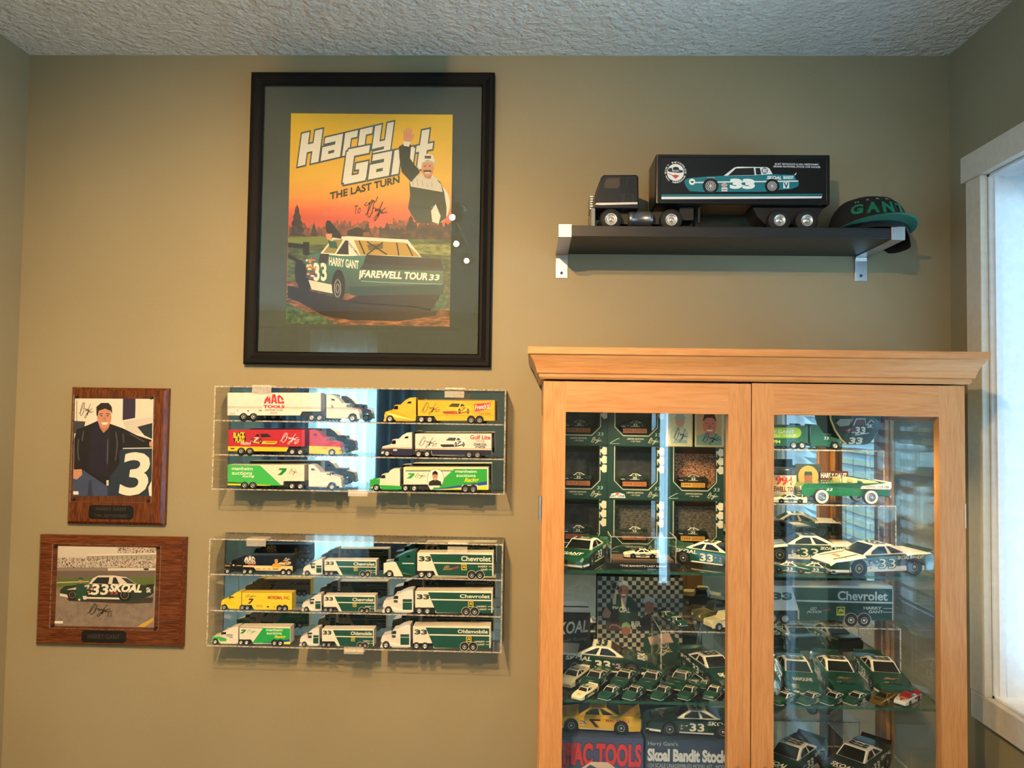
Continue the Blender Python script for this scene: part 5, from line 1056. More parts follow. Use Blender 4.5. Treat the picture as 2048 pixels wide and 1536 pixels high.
cp.rotation_euler = (0, 0, .03); cp.location.z = ZS+.002
# ------------------------------------------------------------------ display cabinet
CX0, CX1, CY0, CY1 = .0218, .891, 1.56, 1.912
CT = 1.5+.070; CM = .4545; DT = .021              # top of the doors, meeting line, door thickness
cb = thing('display_cabinet', 'tall honey-coloured wooden display cabinet with two glass doors and glass sides', 'cabinet', ((CX0+CX1)/2, CY1, 0))
cx = (CX0+CX1)/2
V_, H_ = M['maple_v'], M['maple_h']; hwid = (CX1-CX0)/2; y0 = CY0+DT+.002-CY1
def P(name, *a, mat=V_, parent=None, bevel=.0015): return MB().box(*a, mat).build(name, parent or cb, bevel=bevel)
pw = .040
M['sideglass'] = glass('side_glass', (.97, .985, .98, 1), 1.42)
for s in (-1, 1):
    xa, xb = sorted((s*hwid, s*(hwid-.022)))
    P('front_post', xa, xb, y0, y0+.034, .08, CT); P('back_post', xa, xb, -.050, -.002, .08, CT)
    P('side_rail', xa, xb, y0+.034, -.05, .08, .20, mat=wood('alder_side_rail', '#ab733f', '#b67f4b', '#c08b57', 'Y', .36, 1.6) if s < 0 else bpy.data.materials['alder_side_rail']); P('side_rail', xa, xb, y0+.034, -.05, CT-.075, CT, mat=bpy.data.materials['alder_side_rail'])
    xm = s*(hwid-.011); MB().pane(xm-.002, xm+.002, y0+.034, -.05, .20, CT-.075, M['sideglass'], M['glass_edge'], 'x').build('side_glass', cb)
P('bottom_panel', -hwid+.022, hwid-.022, y0, -.002, .08, .10, mat=H_); P('top_panel', -hwid+.022, hwid-.022, y0, -.002, CT-.016, CT, mat=H_)
P('plinth', -hwid, hwid, y0, -.002, 0, .08, mat=H_)
MB().pane(-hwid+.022, hwid-.022, -.020, -.014, .10, CT-.016, M['mirror'], M['flatblack'], 'y').build('mirror_back', cb)
P('back_panel', -hwid+.022, hwid-.022, -.012, -.002, .10, CT-.016, mat=H_)
# cornice
prof = [(0., .0015), (.006, .0015), (.010, .006), (.010, .0125), (.014, .014), (.0165, .024), (.021, .036), (.027, .046), (.0285, .050), (.0335, .0525), (.0335, .0655), (.0325, .067), (-.02, .067)]
b = MB(); yf = CY0-CY1; rows = [[(-hwid-o, -.001, CT+z), (-hwid-o, yf-o, CT+z), (hwid+o, yf-o, CT+z), (hwid+o, -.001, CT+z)] for o, z in prof]
for i in range(len(rows)-1):
    for k in range(3): b.face([rows[i][k], rows[i][k+1], rows[i+1][k+1], rows[i+1][k]], H_ if k == 1 else bpy.data.materials['alder_side_rail'])
b.face([rows[-1][0], rows[-1][1], rows[-1][2], rows[-1][3]], H_); b.face([rows[0][3], rows[0][2], rows[0][1], rows[0][0]], H_)
b.build('cornice', cb)
# doors
def door(xa, xb, ia, ib, zt, dz):
    d = MB(); ya, yb = CY0-CY1, CY0+DT-CY1; zo = 1.5+.003+dz; zb = .30
    d.box(xa, ia, ya, yb, .085, zt, V_).box(ib, xb, ya, yb, .085, zt, V_)
    d.box(ia, ib, ya, yb, zo, zt, H_).box(ia, ib, ya, yb, .085, zb, H_)
    o = d.build('door', cb)
    MB().pane(ia-.004, ib+.004, yb-.010, yb-.006, zb-.004, zo+.004, M['doorglass'], M['glass_edge'], 'y').build('door_glass', o)
    return o
M['doorglass'] = glass('door_glass', (.97, .985, .98, 1), 1.52)
door(CX0-cx, CM-cx-.0012, .0690-cx, .4072-cx, CT-.003, 0); door(CM-cx+.0012, CX1-cx, .5010-cx, .8386-cx, CT-.0015, .001)
for xk in (CM-cx-.028, CM-cx+.028): MB().lathe([(.005, 0), (.005, -.012), (.011, -.018), (.012, -.024), (.008, -.028), (0, -.029)], (xk, CY0-CY1, .78), 'y', 16, M['steel']).build('knob', cb)
for zz in (1.30, .45):
    for s in (-1, 1): MB().cyl((s*(hwid+.003), CY0+.012-CY1, zz), 'z', .004, .05, 10, M['steel']).build('hinge', cb)
SA, SB_, SCz = 1.5-.332, 1.5-.603, 1.5-.866
for z, nm in ((SA, 'upper'), (SB_, 'middle'), (SCz, 'lower')):
    o = MB().pane(CX0+.023, CX1-.023, CY0+.035, CY1-.021, z-.006, z, M['glass_green'], M['glass_edge'], 'z').build('glass_shelf'); tag(o, 'green-edged %s glass shelf inside the cabinet' % nm, 'shelf')
# recessed puck lights under the cabinet top
M['puck'] = emit('puck_glow', '#ffdca0', 14)
for x in (.24, .67):
    pk = thing('puck_light', 'small warm puck light under the cabinet top, %s door' % ('left' if x < .4 else 'right'), 'lamp', (x, 1.645, CT-.016))
    MB().lathe([(.034, 0), (.034, -.008), (.028, -.012), (.028, -.010)], (0, 0, 0), 'z', 24, M['silver']).build('housing', pk); MB().lathe([(.027, -.0105), (0, -.0105)], (0, 0, 0), 'z', 20, M['puck']).build('lens', pk)
    l = bpy.data.lights.new('puck_lamp', 'SPOT'); l.energy = 8.5; l.color = (1, .72, .36); l.spot_size = 2.6; l.spot_blend = .7; l.shadow_soft_size = .02
    lo = bpy.data.objects.new('puck_lamp', l); link(lo, pk); lo.location = (0, 0, -.016)
# ------------------------------------------------------------------ toy stock cars
def lerp(pts, x):
    for (xa, za), (xb, zb) in zip(pts, pts[1:]):
        if (x-xa)*(x-xb) <= 0 and xa != xb: return za+(zb-za)*(x-xa)/(xb-xa)
    return pts[0][1] if abs(x-pts[0][0]) < abs(x-pts[-1][0]) else pts[-1][1]
_CAR = {}
def build_car(s, L, root):
    """s: paint scheme; nose points along +x; all sizes are fractions of the length L"""
    box = s.get('box', False); hwid = .185
    TOP = [(.5, .100), (.455, .130), (.18, .168), (-.22, .176), (-.30, .184), (-.47, .184), (-.5, .168)]
    wf = lambda x: hwid*(1 if -.39 <= x <= .345 else (1-.18*(x-.345)/.155 if x > 0 else 1-.12*(-.39-x)/.11))
    zt = lambda x: lerp(TOP, x); sh = .013; zb = .034; FW, RW, R, RA = .255, -.285, .066, .080
    q = lambda x, y, z: (x*L, y*L, z*L)
    body, roofm, hood, deck, bump = s['body'], s['roof'], s.get('hood', s['body']), s.get('deck', s['body']), s.get('bump', s['body'])
    b = MB()
    def arch(c): return [(c+RA*math.cos(PI-PI*i/8), max(zb, .066+RA*math.sin(PI*i/8)-(.0 if 0 < i < 8 else .04))) for i in range(9)]
    mid = [(-.39, zt(-.39)-sh), (-.39, zb)]+arch(RW)+arch(FW)+[(.345, zb), (.345, zt(.345)-sh)]+[(x, zt(x)-sh) for x in (.18, -.22, -.30)]
    nose = [(.345, zt(.345)-sh), (.345, zb), (.488, zb), (.5, .058), (.5, .087), (.455, zt(.455)-sh)]
    tail = [(-.39, zb), (-.39, zt(-.39)-sh), (-.47, zt(-.47)-sh), (-.5, .155), (-.5, .07), (-.49, zb)]
    for sy in (-1, 1):
        for poly in (mid, nose, tail):
            t = tessellate_polygon([[Vector((x, z, 0)) for x, z in poly]]); b.mesh([q(x, sy*wf(x), z) for x, z in poly], t, body)
        xs = [.5, .455, .345, .18, -.22, -.30, -.39, -.47, -.5]
        for xa, xb in zip(xs, xs[1:]):
            za, zb2 = zt(xa), zt(xb); m = hood if xb >= .17 else (deck if xa <= -.21 else body)
            b.face([q(xa, sy*wf(xa), za-sh), q(xb, sy*wf(xb), zb2-sh), q(xb, sy*(wf(xb)-.022), zb2), q(xa, sy*(wf(xa)-.022), za)], m)
    for xa, xb in zip(xs, xs[1:]):
        m = hood if xb >= .17 else (deck if xa <= -.21 else body); za, zb2 = zt(xa), zt(xb)
        b.face([q(xa, -(wf(xa)-.022), za), q(xb, -(wf(xb)-.022), zb2), q(xb, wf(xb)-.022, zb2), q(xa, wf(xa)-.022, za)], m)
    w5 = wf(.5); F = [(.488, zb), (.5, .058), (.5, .087), (.5, .100)]; ws = [w5*1.01, w5, w5, w5-.022]
    for i in range(3): b.face([q(F[i][0], -ws[i], F[i][1]), q(F[i][0], ws[i], F[i][1]), q(F[i+1][0], ws[i+1], F[i+1][1]), q(F[i+1][0], -ws[i+1], F[i+1][1])], bump if i < 1 else s.get('nose', hood))
    w6 = wf(-.5); F = [(-.49, zb), (-.5, .07), (-.5, .155), (-.5, .168)]; ws = [w6, w6, w6, w6-.022]
    for i in range(3): b.face([q(F[i][0], -ws[i], F[i][1]), q(F[i][0], ws[i], F[i][1]), q(F[i+1][0], ws[i+1], F[i+1][1]), q(F[i+1][0], -ws[i+1], F[i+1][1])], s.get('rearbump', bump) if i < 1 else body)
    for sx, x0_, x1_ in ((1, -.49, .488),): b.face([q(x0_, -.15, zb), q(x1_, -.15, zb), q(x1_, .15, zb), q(x0_, .15, zb)], M['flatblack'])
    b.face([q(-.38, -.12, zb), q(.34, -.12, zb), q(.34, -.12, .15), q(-.38, -.12, .15)], M['flatblack']); b.face([q(-.38, .12, zb), q(.34, .12, zb), q(.34, .12, .15), q(-.38, .12, .15)], M['flatblack'])
    b.build('body', root, recalc=False)
    # splitter: lighter front valance that wraps the corners
    v = MB(); e = .003
    pts = [(.345, -wf(.345)), (.44, -wf(.44)), (.488, -w5), (.488, w5), (.44, wf(.44)), (.345, wf(.345))]
    lo = [q(x+e, y*(1+e), zb) for x, y in pts]; hi = [q(x+e+(.012 if x > .48 else 0), y*(1+e), .056) for x, y in pts]
    v.mesh(lo+hi, [(i, i+1, 7+i, 6+i) for i in range(5)], bump); v.build('front_valance', root, recalc=False)
    # cabin
    bx0, bx1, rx0, rx1 = (.15, -.235, .065, -.125) if box else (.185, -.275, .045, -.115)
    rz = .252 if box else .250; by, ry_ = .152, .122
    A = {}
    for sy in (-1, 1):
        A[sy] = [Vector(q(bx0, sy*by*.96, zt(bx0)-.004)), Vector(q(bx1, sy*by, zt(bx1)-.004)), Vector(q(rx1, sy*ry_, rz)), Vector(q(rx0, sy*ry_, rz-.003))]
    c = MB(); c.face([A[-1][0], A[1][0], A[1][3], A[-1][3]], roofm); c.face([A[-1][1], A[-1][2], A[1][2], A[1][1]], s.get('rearpillar', roofm)); c.face([A[-1][3], A[1][3], A[1][2], A[-1][2]], roofm)
    for sy in (-1, 1): c.face(A[sy], roofm)
    c.build('cabin', root, bevel=.006*L)
    def quadpt(Q, u, v, eps):
        p = (Q[0]*(1-u)+Q[1]*u)*(1-v)+(Q[3]*(1-u)+Q[2]*u)*v; n = (Q[1]-Q[0]).cross(Q[3]-Q[0]).normalized(); return p+n*eps
    def pane(Q, uv, name, out, mat=None):
        n = (Q[1]-Q[0]).cross(Q[3]-Q[0]).normalized(); sgn = 1 if n.dot(out) > 0 else -1
        m = MB(); P0 = [quadpt(Q, u, v, sgn*.0035*L) for u, v in uv]; m.face(P0, mat or M['tint']); o = m.build(name, root, recalc=False); return o
    pane([A[-1][0], A[1][0], A[1][3], A[-1][3]], [(.05, .06), (.95, .06), (.93, .93), (.07, .93)], 'windshield', Vector((1, 0, 0)), s.get('glassmat'))
    pane([A[-1][1], A[1][1], A[1][2], A[-1][2]], [(.06, .07), (.94, .07), (.92, .93), (.08, .93)], 'rear_window', Vector((-1, 0, 0)), s.get('glassmat'))
    for sy in (-1, 1):
        Q = A[sy]
        pane(Q, [(.14, .12), (.52, .12), (.50, .86), (.20, .86), (.10, .40)] if not box else [(.10, .12), (.58, .12), (.56, .86), (.16, .86)], 'door_window', Vector((0, sy, 0)))
        pane(Q, [(.60, .12), (.88, .12), (.84, .5), (.70, .86), (.58, .86)] if not box else [(.66, .14), (.76, .14), (.75, .84), (.66, .84)], 'quarter_window', Vector((0, sy, 0)))
    sp = MB(); sp.mesh([q(-.44, -.15, .182), q(-.44, .15, .182), q(-.495, .155, .208), q(-.495, -.155, .208)], [(0, 1, 2, 3)], s.get('spoiler', M['black'])); o = sp.build('spoiler', root); o.modifiers.new('thickness', 'SOLIDIFY').thickness = .008*L
    for x in (FW, RW):
        for sy in (-1, 1): add_wheel(root, s.get('rimkey', 'stock'), x*L, sy*(hwid-.034)*L, R*L, R*L, .075*L, M['tyre'], s.get('rim', M['silver']), hub=.56)
    # livery on both sides, roof and hood
    pr = Print(lambda u, v: (u*L, v*L)); fn = s.get('side')
    if fn: fn(pr, L)
    if pr.it:
        pr.build('side_livery', root, lambda u, v, h: (u, -(wf(u/L)*L+.0002+h), v), back=lambda u, v, h: (u, wf(u/L)*L+.0002+h, v))
    if s.get('roofnum'):
        pr = Print(lambda u, v: (u*L, v*L)); pr.text(s['roofnum'], rx1+.03, -.085, rx0-.03, .085, s.get('roofcol', '#22302a'), bold=.04, shear=.1); pr.build('roof_number', root, lambda u, v, h: (u, v, (rz+.0065)*L-0*h))
        o = root.children[-1]
    if s.get('hoodfn'):
        pr = Print(lambda u, v: (u*L, v*L)); s['hoodfn'](pr); pr.build('hood_livery', root, lambda u, v, h: (-v, u, zt(-v/L)*L+.0003+h))
def car(key, s, L, x, y, z, head, label, group=None, cat='toy car'):
    """place a car; prototypes are copied with their parts"""
    k = (key, L)
    if k not in _CAR:
        r = thing('toy_stock_car', label, cat, (x, y, z), math.radians(head), group); build_car(s, L, r); _CAR[k] = r
    else:
        r = copy_tree(_CAR[k]); r.location = (x, y, z); r.rotation_euler = (0, 0, math.radians(head)); tag(r, label, cat)
        if group: r['group'] = group
    return r
W1, CR = '#dcd8cc', paint('#e6dfce', .3, coat=.4); GR = paint('#0f4534', .22, coat=.6); GR2 = paint('#12332a', .22, coat=.6); WHT = paint('#e2dfd8', .28, coat=.4); YE = paint('#e0b024', .25, coat=.5)
def stickers(p, x0, x1, z0, z1, n, seed=1):
    r = random.Random(seed)
    for i in range(n):
        u = r.uniform(x0, x1-.02); v = r.uniform(z0, z1-.012); p.rect(u, v, u+r.uniform(.014, .026), v+r.uniform(.007, .012), r.choice(['#c9c4b8', '#a83a40', '#c9a24a', '#46628f', '#d8d2c4', '#7a3038']))
def arches(p):
    for c in (.255, -.285): p.ell(c, .066, .079, .079, '#0c0c0d', 20)
def side_gw(txt='SKOAL', n=14, numw=.12, rocker=W1, col=W1, small=False):
    def f(p, L):
        if rocker: p.poly([(-.19, .036), (.16, .036), (.16, .05), (-.19, .05)], rocker)
        p.text('33', -.09, .062, .05, .138, col, bold=.03, shear=-.0)
        if txt and not small: p.text(txt, -.375, .128, -.13, .166, col, bold=.03, shear=.15)
        if not small: stickers(p, .07, .165, .06, .13, n)
        arches(p)
    return f
def hood_txt(t, col=W1, low=None, w=.11, t2=None, y=-.33):
    def f(p):
        p.text(t, -w, y-.05, w, y+.02, col, bold=.03, shear=.15)
        if t2: p.text(t2, -w*.7, y-.075, w*.7, y-.055, col, bold=.01)
        if low: p.rect(-.05, -.455, .05, -.43, low)
    return f
def hood_logo(p):
    p.poly([(-.09, -.335), (.02, -.31), (.10, -.315), (.02, -.325)], '#b8503a'); p.text('LEO', -.06, -.315, -.01, -.295, W1, shear=.3); p.text('JACKSON', -.085, -.345, .03, -.32, '#d8a070', bold=.01, shear=.3)
    p.rect(-.075, -.452, .075, -.425, '#0a2a20'); p.text('33', -.10, -.42, -.06, -.40, W1)
S_gw = dict(body=GR, roof=CR, bump=WHT, roofnum='33', side=side_gw(), hoodfn=hood_logo, spoiler=GR)
S_far = dict(body=GR, roof=CR, bump=WHT, roofnum='33', side=side_gw('FAREWELL TOUR'), hoodfn=hood_txt('GANT', t2='HARRY'), spoiler=GR)
S_skoal = dict(body=GR2, roof=CR, deck=CR, bump=WHT, roofnum='33', side=side_gw('SKOAL', 18), hoodfn=hood_txt('SKOAL', t2='BANDIT'), spoiler=M['black'])
def side_white(p, L):
    p.poly([(-.385, .036), (.34, .036), (.34, .078), (-.385, .078)], '#d8d4c8'); p.text('33', -.10, .06, .06, .142, '#1b4a3c', bold=.05); p.text('33', -.10, .06, .06, .142, '#e0dccf', bold=.0); p.text('SKOAL BANDIT', -.385, .135, -.12, .162, W1, bold=.03, shear=.12); stickers(p, .07, .165, .06, .14, 16); arches(p)
S_white = dict(body=GR2, roof=CR, hood=CR, deck=CR, bump=CR, nose=GR2, roofnum='33', side=side_white, hoodfn=lambda p: (p.poly([(-.10, -.2), (-.08, -.2), (-.09, -.44), (-.11, -.44)], '#1b3a30'), p.poly([(.10, -.2), (.08, -.2), (.09, -.44), (.11, -.44)], '#1b3a30'), p.text('SKOAL', -.06, -.36, .06, -.32, '#b8403a', bold=.02)), spoiler=GR2, rim=paint('#a89a78', .3, metal=.6), rimkey='gold')
S_small = dict(body=GR, roof=CR, bump=WHT, roofnum='33', side=side_gw(small=True), spoiler=GR)
S_smallw = dict(body=paint('#e0d6b8', .3), roof=CR, bump=WHT, roofnum='33', box=True, side=lambda p, L: (p.poly([(-.385, .09), (.34, .09), (.34, .13), (-.385, .13)], '#1b4a34'), p.text('33', -.09, .06, .05, .14, '#e8c23a', bold=.02), arches(p)), hoodfn=hood_txt('33', '#b8503a', w=.05), spoiler=CR)
S_mid = dict(body=GR, roof=CR, bump=CR, roofnum='33', side=side_gw('SKOAL', 8), hoodfn=lambda p: p.poly([(-.09, -.335), (.02, -.31), (.10, -.315), (.02, -.33)], '#b89a7a'), spoiler=GR)
S_y7 = dict(body=YE, roof=YE, bump=WHT, side=lambda p, L: (p.poly([(-.05, .062), (-.005, .062), (.06, .135), (.06, .148), (-.06, .148), (-.06, .13), (.015, .13)], '#5a1a1c'), p.text('MAC TOOLS', -.37, .125, -.12, .155, '#b83a34', bold=.03), stickers(p, .08, .165, .06, .13, 12), p.rect(-.19, .036, .16, .046, '#d8d2c4'), arches(p)), hoodfn=hood_txt('MAC', '#a83a34'), spoiler=YE)
S_gold = dict(body=paint('#c79a3c', .16, metal=.9), roof=paint('#c79a3c', .16, metal=.9), side=lambda p, L: (p.text('33', -.09, .062, .05, .138, '#2a2418', bold=.03), arches(p)), hoodfn=hood_txt('SKOAL', '#2a2418', t2='BANDIT'), spoiler=paint('#c79a3c', .16, metal=.9))
RD = paint('#a8202a', .25)
S_red = dict(body=WHT, roof=RD, hood=WHT, deck=RD, bump=WHT, glassmat=paint('#8a1a22', .2), side=lambda p, L: (p.poly([(.0, .16), (-.385, .16), (-.385, .09), (-.2, .12), (-.1, .08)], '#b8242c'), arches(p)), hoodfn=lambda p: (p.poly([(-.14, -.19), (.14, -.19), (.10, -.30), (.07, -.24), (.05, -.34), (.0, -.44), (-.05, -.34), (-.07, -.24), (-.10, -.30)], '#b8242c'), p.poly([(-.09, -.2), (.09, -.2), (.0, -.33)], '#e07a2a')), spoiler=RD)
S_black = dict(body=paint('#12221e', .18, coat=.7), roof=WHT, bump=WHT, roofnum='33', side=side_gw('SKOAL', 18), hoodfn=hood_txt('SKOAL', t2='BANDIT'), spoiler=M['black'])
S_tan = dict(body=paint('#cfc6a8', .3), roof=CR, bump=WHT, roofnum='33', side=lambda p, L: (p.poly([(-.385, .1), (.34, .1), (.34, .16), (-.385, .16)], '#1b4a34'), p.text('33', -.09, .06, .05, .14, '#1b4a34', bold=.03), arches(p)), spoiler=CR)
def onshelf(px, py, z): p = at_z(px, py, z); return p.x, p.y, z
gA, gB = 'stock cars on the upper glass shelf', 'small stock cars on the middle glass shelf'
# upper shelf
car('far', S_far, .205, .117, 1.688, SA, -112, 'green and white toy race car with name lettering on its hood, beside the stacked boxes')
car('gw2', dict(S_gw, hoodfn=hood_txt('HARRY')), .20, .408, 1.684, SA, -32, 'green and white toy race car beside the clear display case')
car('white', S_white, .235, .634, 1.763, SA, 172, 'white and green toy race car with side lettering, parked below the green convertible')
car('white2', dict(S_white), .245, .738, 1.648, SA, 193, 'white-hooded toy race car with broad cream bumper at the cabinet side')
x, y, z = onshelf(1583, 1140, SA); car('small', S_small, .082, .558, 1.625, SA, -22, 'small green stock car nearer the cabinet middle, above the large transporter', gA); car('small', S_small, .082, .612, 1.622, SA, -22, 'small green stock car next to the cream bumper of a larger car', gA)
# middle shelf, left door
car('skoal', S_skoal, .24, .180, 1.788, SB_, -8, 'dark green toy race car with cream deck and large brand lettering')
back = [('tan', S_tan, .106, 1148, 1362, -118, 'cream and green older style stock car next to the cabinet wall'), ('mid', S_mid, .108, 1192, 1366, -117, 'green stock car between the cream older car and another green one'), ('mid', S_mid, .108, 1250, 1366, -117, 'green stock car just below the large white number'), ('mid', S_mid, .108, 1304, 1368, -117, 'green stock car ahead of the front wheel of the lettered car'), ('mid', S_mid, .108, 1362, 1368, -117, 'green stock car standing beneath the checkered picture')]
for k, s, L, px, py, hd, lab in back:
    x, y, z = onshelf(px, py, SB_); car(k, s, L, x, y, SB_, hd, lab, 'row of mid-size stock cars')
FL = {1221: 'tiny green stock car beside the tiny cream older one', 1269: 'tiny green stock car, second from the tiny cream older one', 1325: 'tiny green stock car in the front row, third from the tiny cream one', 1378: 'tiny green stock car in front of the very tiny pair', 1428: 'tiny green stock car ahead of the brand-lettered hood',
      1622: 'tiny green stock car beside the tiny dark one with cream roof', 1668: 'tiny green stock car between two other tiny green ones', 1714: 'tiny green stock car beside the gold plated one'}
fr = [('smallw', S_smallw, 1170, -124, 'tiny cream and green older stock car at the front edge of the middle shelf'), ('small64', S_small, 1221, -122, None), ('small64', S_small, 1269, -122, None), ('small64', S_small, 1325, -122, None), ('small64', S_small, 1378, -122, None), ('small64', S_small, 1428, -122, None)]
for k, s, px, hd, lab in fr:
    x, y, z = onshelf(px, 1391, SB_); car(k, s, .076, x, y, SB_, hd, lab or FL[px], gB)
for px, lb in ((1388, 'nearer the checkered picture'), (1409, 'beside the big dark car facing out')): x, y, z = onshelf(px, 1372, SB_); car('small48', S_small, .048, x, y, SB_, -122, 'very tiny green stock car between the rows, '+lb, 'very tiny stock cars')
car('skoalf', dict(S_gw, body=GR2, hoodfn=hood_txt('SKOAL', t2='BANDIT')), .205, .420, 1.752, SB_, -74, 'dark green toy race car facing out, brand lettering on its hood, by the door stile')
# middle shelf, right door
for i, (x, y, sch) in enumerate(((.610, 1.735, dict(S_gw, hoodfn=hood_txt('HAVOLINE', w=.1))), (.705, 1.742, S_gw), (.808, 1.745, S_gw))):
    car('gwt%d' % min(i, 1), sch, .205, x-.004, y, SB_, -97, ['green and white toy race car with white bumper, nearest the cabinet middle', 'green and white toy race car in the middle of three', 'green and white toy race car behind the gold and red cars'][i], 'three green race cars')
for px, k, s, lab in ((1570, 'smallw2', dict(S_smallw, box=False, body=GR), 'tiny dark stock car with cream roof at the row end by the door stile'), (1622, 'small64', S_small, None), (1668, 'small64', S_small, None), (1714, 'small64', S_small, None), (1768, 'gold', S_gold, 'tiny gold plated stock car'), (1815, 'red', S_red, 'tiny red and white stock car with flame decoration')):
    x, y, z = onshelf(px, 1403, SB_); car(k, s, .076, x, y, SB_, -140, lab or FL[px], gB)
# ------------------------------------------------------------------ boxed cars and keepsakes in the cabinet
BG = paint('#0c2d28', .35); BGd = paint('#09221e', .4); cardk = mottled('track_photo', ['#2a2c30', '#4d4f52', '#77746e', '#8f8880'], 140, (1, 1, 2)); cardk2 = mottled('crowd_photo', ['#3a2420', '#8d4a3a', '#cfa080', '#d8c8a8'], 220); cardk3 = mottled('dark_photo', ['#14161b', '#22262e', '#363c48'], 60)
bw, bh, bd = .1372, .1282, .080
BOXN = [0]
S_boxed = dict(S_small, body=paint('#16302a', .25), side=side_gw(small=True))
def racebox(x, z, col, row, card, label, daytona=False, stripe=None):
    yf = 1.79
    o = thing('diecast_car_box', label, 'toy box', (x, yf, z), 0, 'green window boxes stacked on the upper glass shelf')
    w, h = bw/2-.0008, bh-.0008
    # front panel with its chamfered opening
    ow, z0, z1, k = .0475, .0275, h, .018
    outer = [(-w, 0), (w, 0), (w, h), (-w, h)]
    b = MB(); F = 0
    P_ = [(-w, 0), (w, 0), (w, h), (ow, h), (ow, z0+k), (ow-k, z0), (-ow+k, z0), (-ow, z0+k), (-ow, h), (-w, h)]
    t = tessellate_polygon([[Vector((a, c, 0)) for a, c in P_]])
    b.mesh([(a, 0, c) for a, c in P_], t, BG); b.mesh([(a, .0012, c) for a, c in P_], t, BGd)
    b.mesh([(a, 0, c) for a, c in P_[3:9]]+[(a, .0012, c) for a, c in P_[3:9]], [(i, i+1, 7+i, 6+i) for i in range(5)], BGd)
    b.build('front_panel', o, recalc=False)
    s = MB(); s.box(-w, -w+.001, .0012, bd, 0, h, BGd).box(w-.001, w, .0012, bd, 0, h, BGd).box(-w, w, .0012, bd, 0, .001, BGd).box(-w, w, .0012, bd, h-.001, h, BG).box(-w, w, bd-.001, bd, .001, h-.001, BGd); s.build('carton', o)
    MB().box(-w+.004, w-.004, bd-.030, bd-.028, .001, h-.018, card).build('backdrop_card', o)
    MB().prism([(-.030, .030), (.030, .030), (.030, .043), (-.030, .043)], .022, .052, paint('#171716', .5)).build('pedestal', o)
    pl = MB().box(-.0285, .0285, .0195, .022, .030, .0405, paint('#c9a24a' if col > 1 else '#a06a44', .4)).build('title_plate', o)
    p = Print(); p.text('1994', -.026, .033, -.006, .0385, '#8a2a20', bold=.02); p.text('FAREWELL', -.002, .0355, .026, .0388, '#8a2a20', bold=.02); p.text('EDITION', -.002, .0318, .026, .0348, '#8a2a20', bold=.02); p.build('plate_print', pl, front(.0195))
    MB().pane(-ow+.0002, ow-.0002, .0014, .0018, z0+.001, h-.001, M['clearbox'], M['clearbox'], 'y').build('window_film', o)
    p = Print(); c = '#b4b4a2'; q = .0035
    p.line([(-ow-q, h), (-ow-q, z0+k-.001), (-ow+k-.001, z0-q), (ow-k+.001, z0-q), (ow+q, z0+k-.001), (ow+q, h)], .0016, c, False)
    for i in range(3):
        zc = h-.012-i*.021; xa = ow+.008
        p.poly([(xa-.005, zc), (xa+.003, zc+.010), (w-.001, zc+.008), (w-.001, zc-.008), (xa+.003, zc-.010)], c) if i < 3 else None
        p.poly([(xa-.006, zc+.012), (xa+.001, zc+.004), (xa-.006, zc+.004)], '#1a1d1c'); 
    p.text('LIMITED EDITION', -.022, .0148, .018, .0185, c, bold=.01); p.text('1 OF 7,033', -.012, .0088, .010, .0122, c, bold=.01); p.sign(.028, .004, .055, .020, .0008, c); p.text('33', .044, .0235, .058, .031, '#8fb0a4', bold=.0, shear=.1)
    if daytona: p.poly([(-.062, .004), (-.024, .004), (-.027, .0125), (-.040, .0165), (-.047, .0165), (-.059, .0125)], '#d8d8d0'); p.text('DAYTONA', -.060, .0055, -.026, .0115, '#1a2a5a', bold=.04); p.ell(-.0435, .0145, .005, .0025, '#c0463a')
    else: p.line([(-.062, .006), (-.045, .016), (-.040, .017)], .0012, '#9ab0a6'); p.line([(-.062, .005), (-.040, .005)], .001, '#9ab0a6', False)
    p.build('front_print', o, front(-.0001))
    car('boxed', S_boxed, .066, x, yf+.037, z+.0432, 0 if False else 180, 'small dark stock car inside the '+label.split(', ')[-1].replace('of the stack', 'box of the stack'), 'boxed stock cars')
    _c = [r for r in bpy.data.objects if False]
xc = [.1785-.0658, .3174-.0685, .4595-.070]
rows = [SA, SA+bh, SA+2*bh]
nm_r = ['bottom', 'middle', 'top']; nm_c = ['by the cabinet wall', 'between the other stacks', 'by the door stile']
for c in range(3):
    for r in range(3):
        if c == 2 and r == 2: continue
        card = [[cardk3, cardk, cardk], [cardk3, cardk3, cardk2], [cardk3, cardk3, cardk]][r][c]
        racebox(xc[c]-.001, rows[r], c, r, card, 'green window box with a stock car, %s of the stack %s' % (nm_r[r], nm_c[c]), daytona=(r == 1 and c == 1))
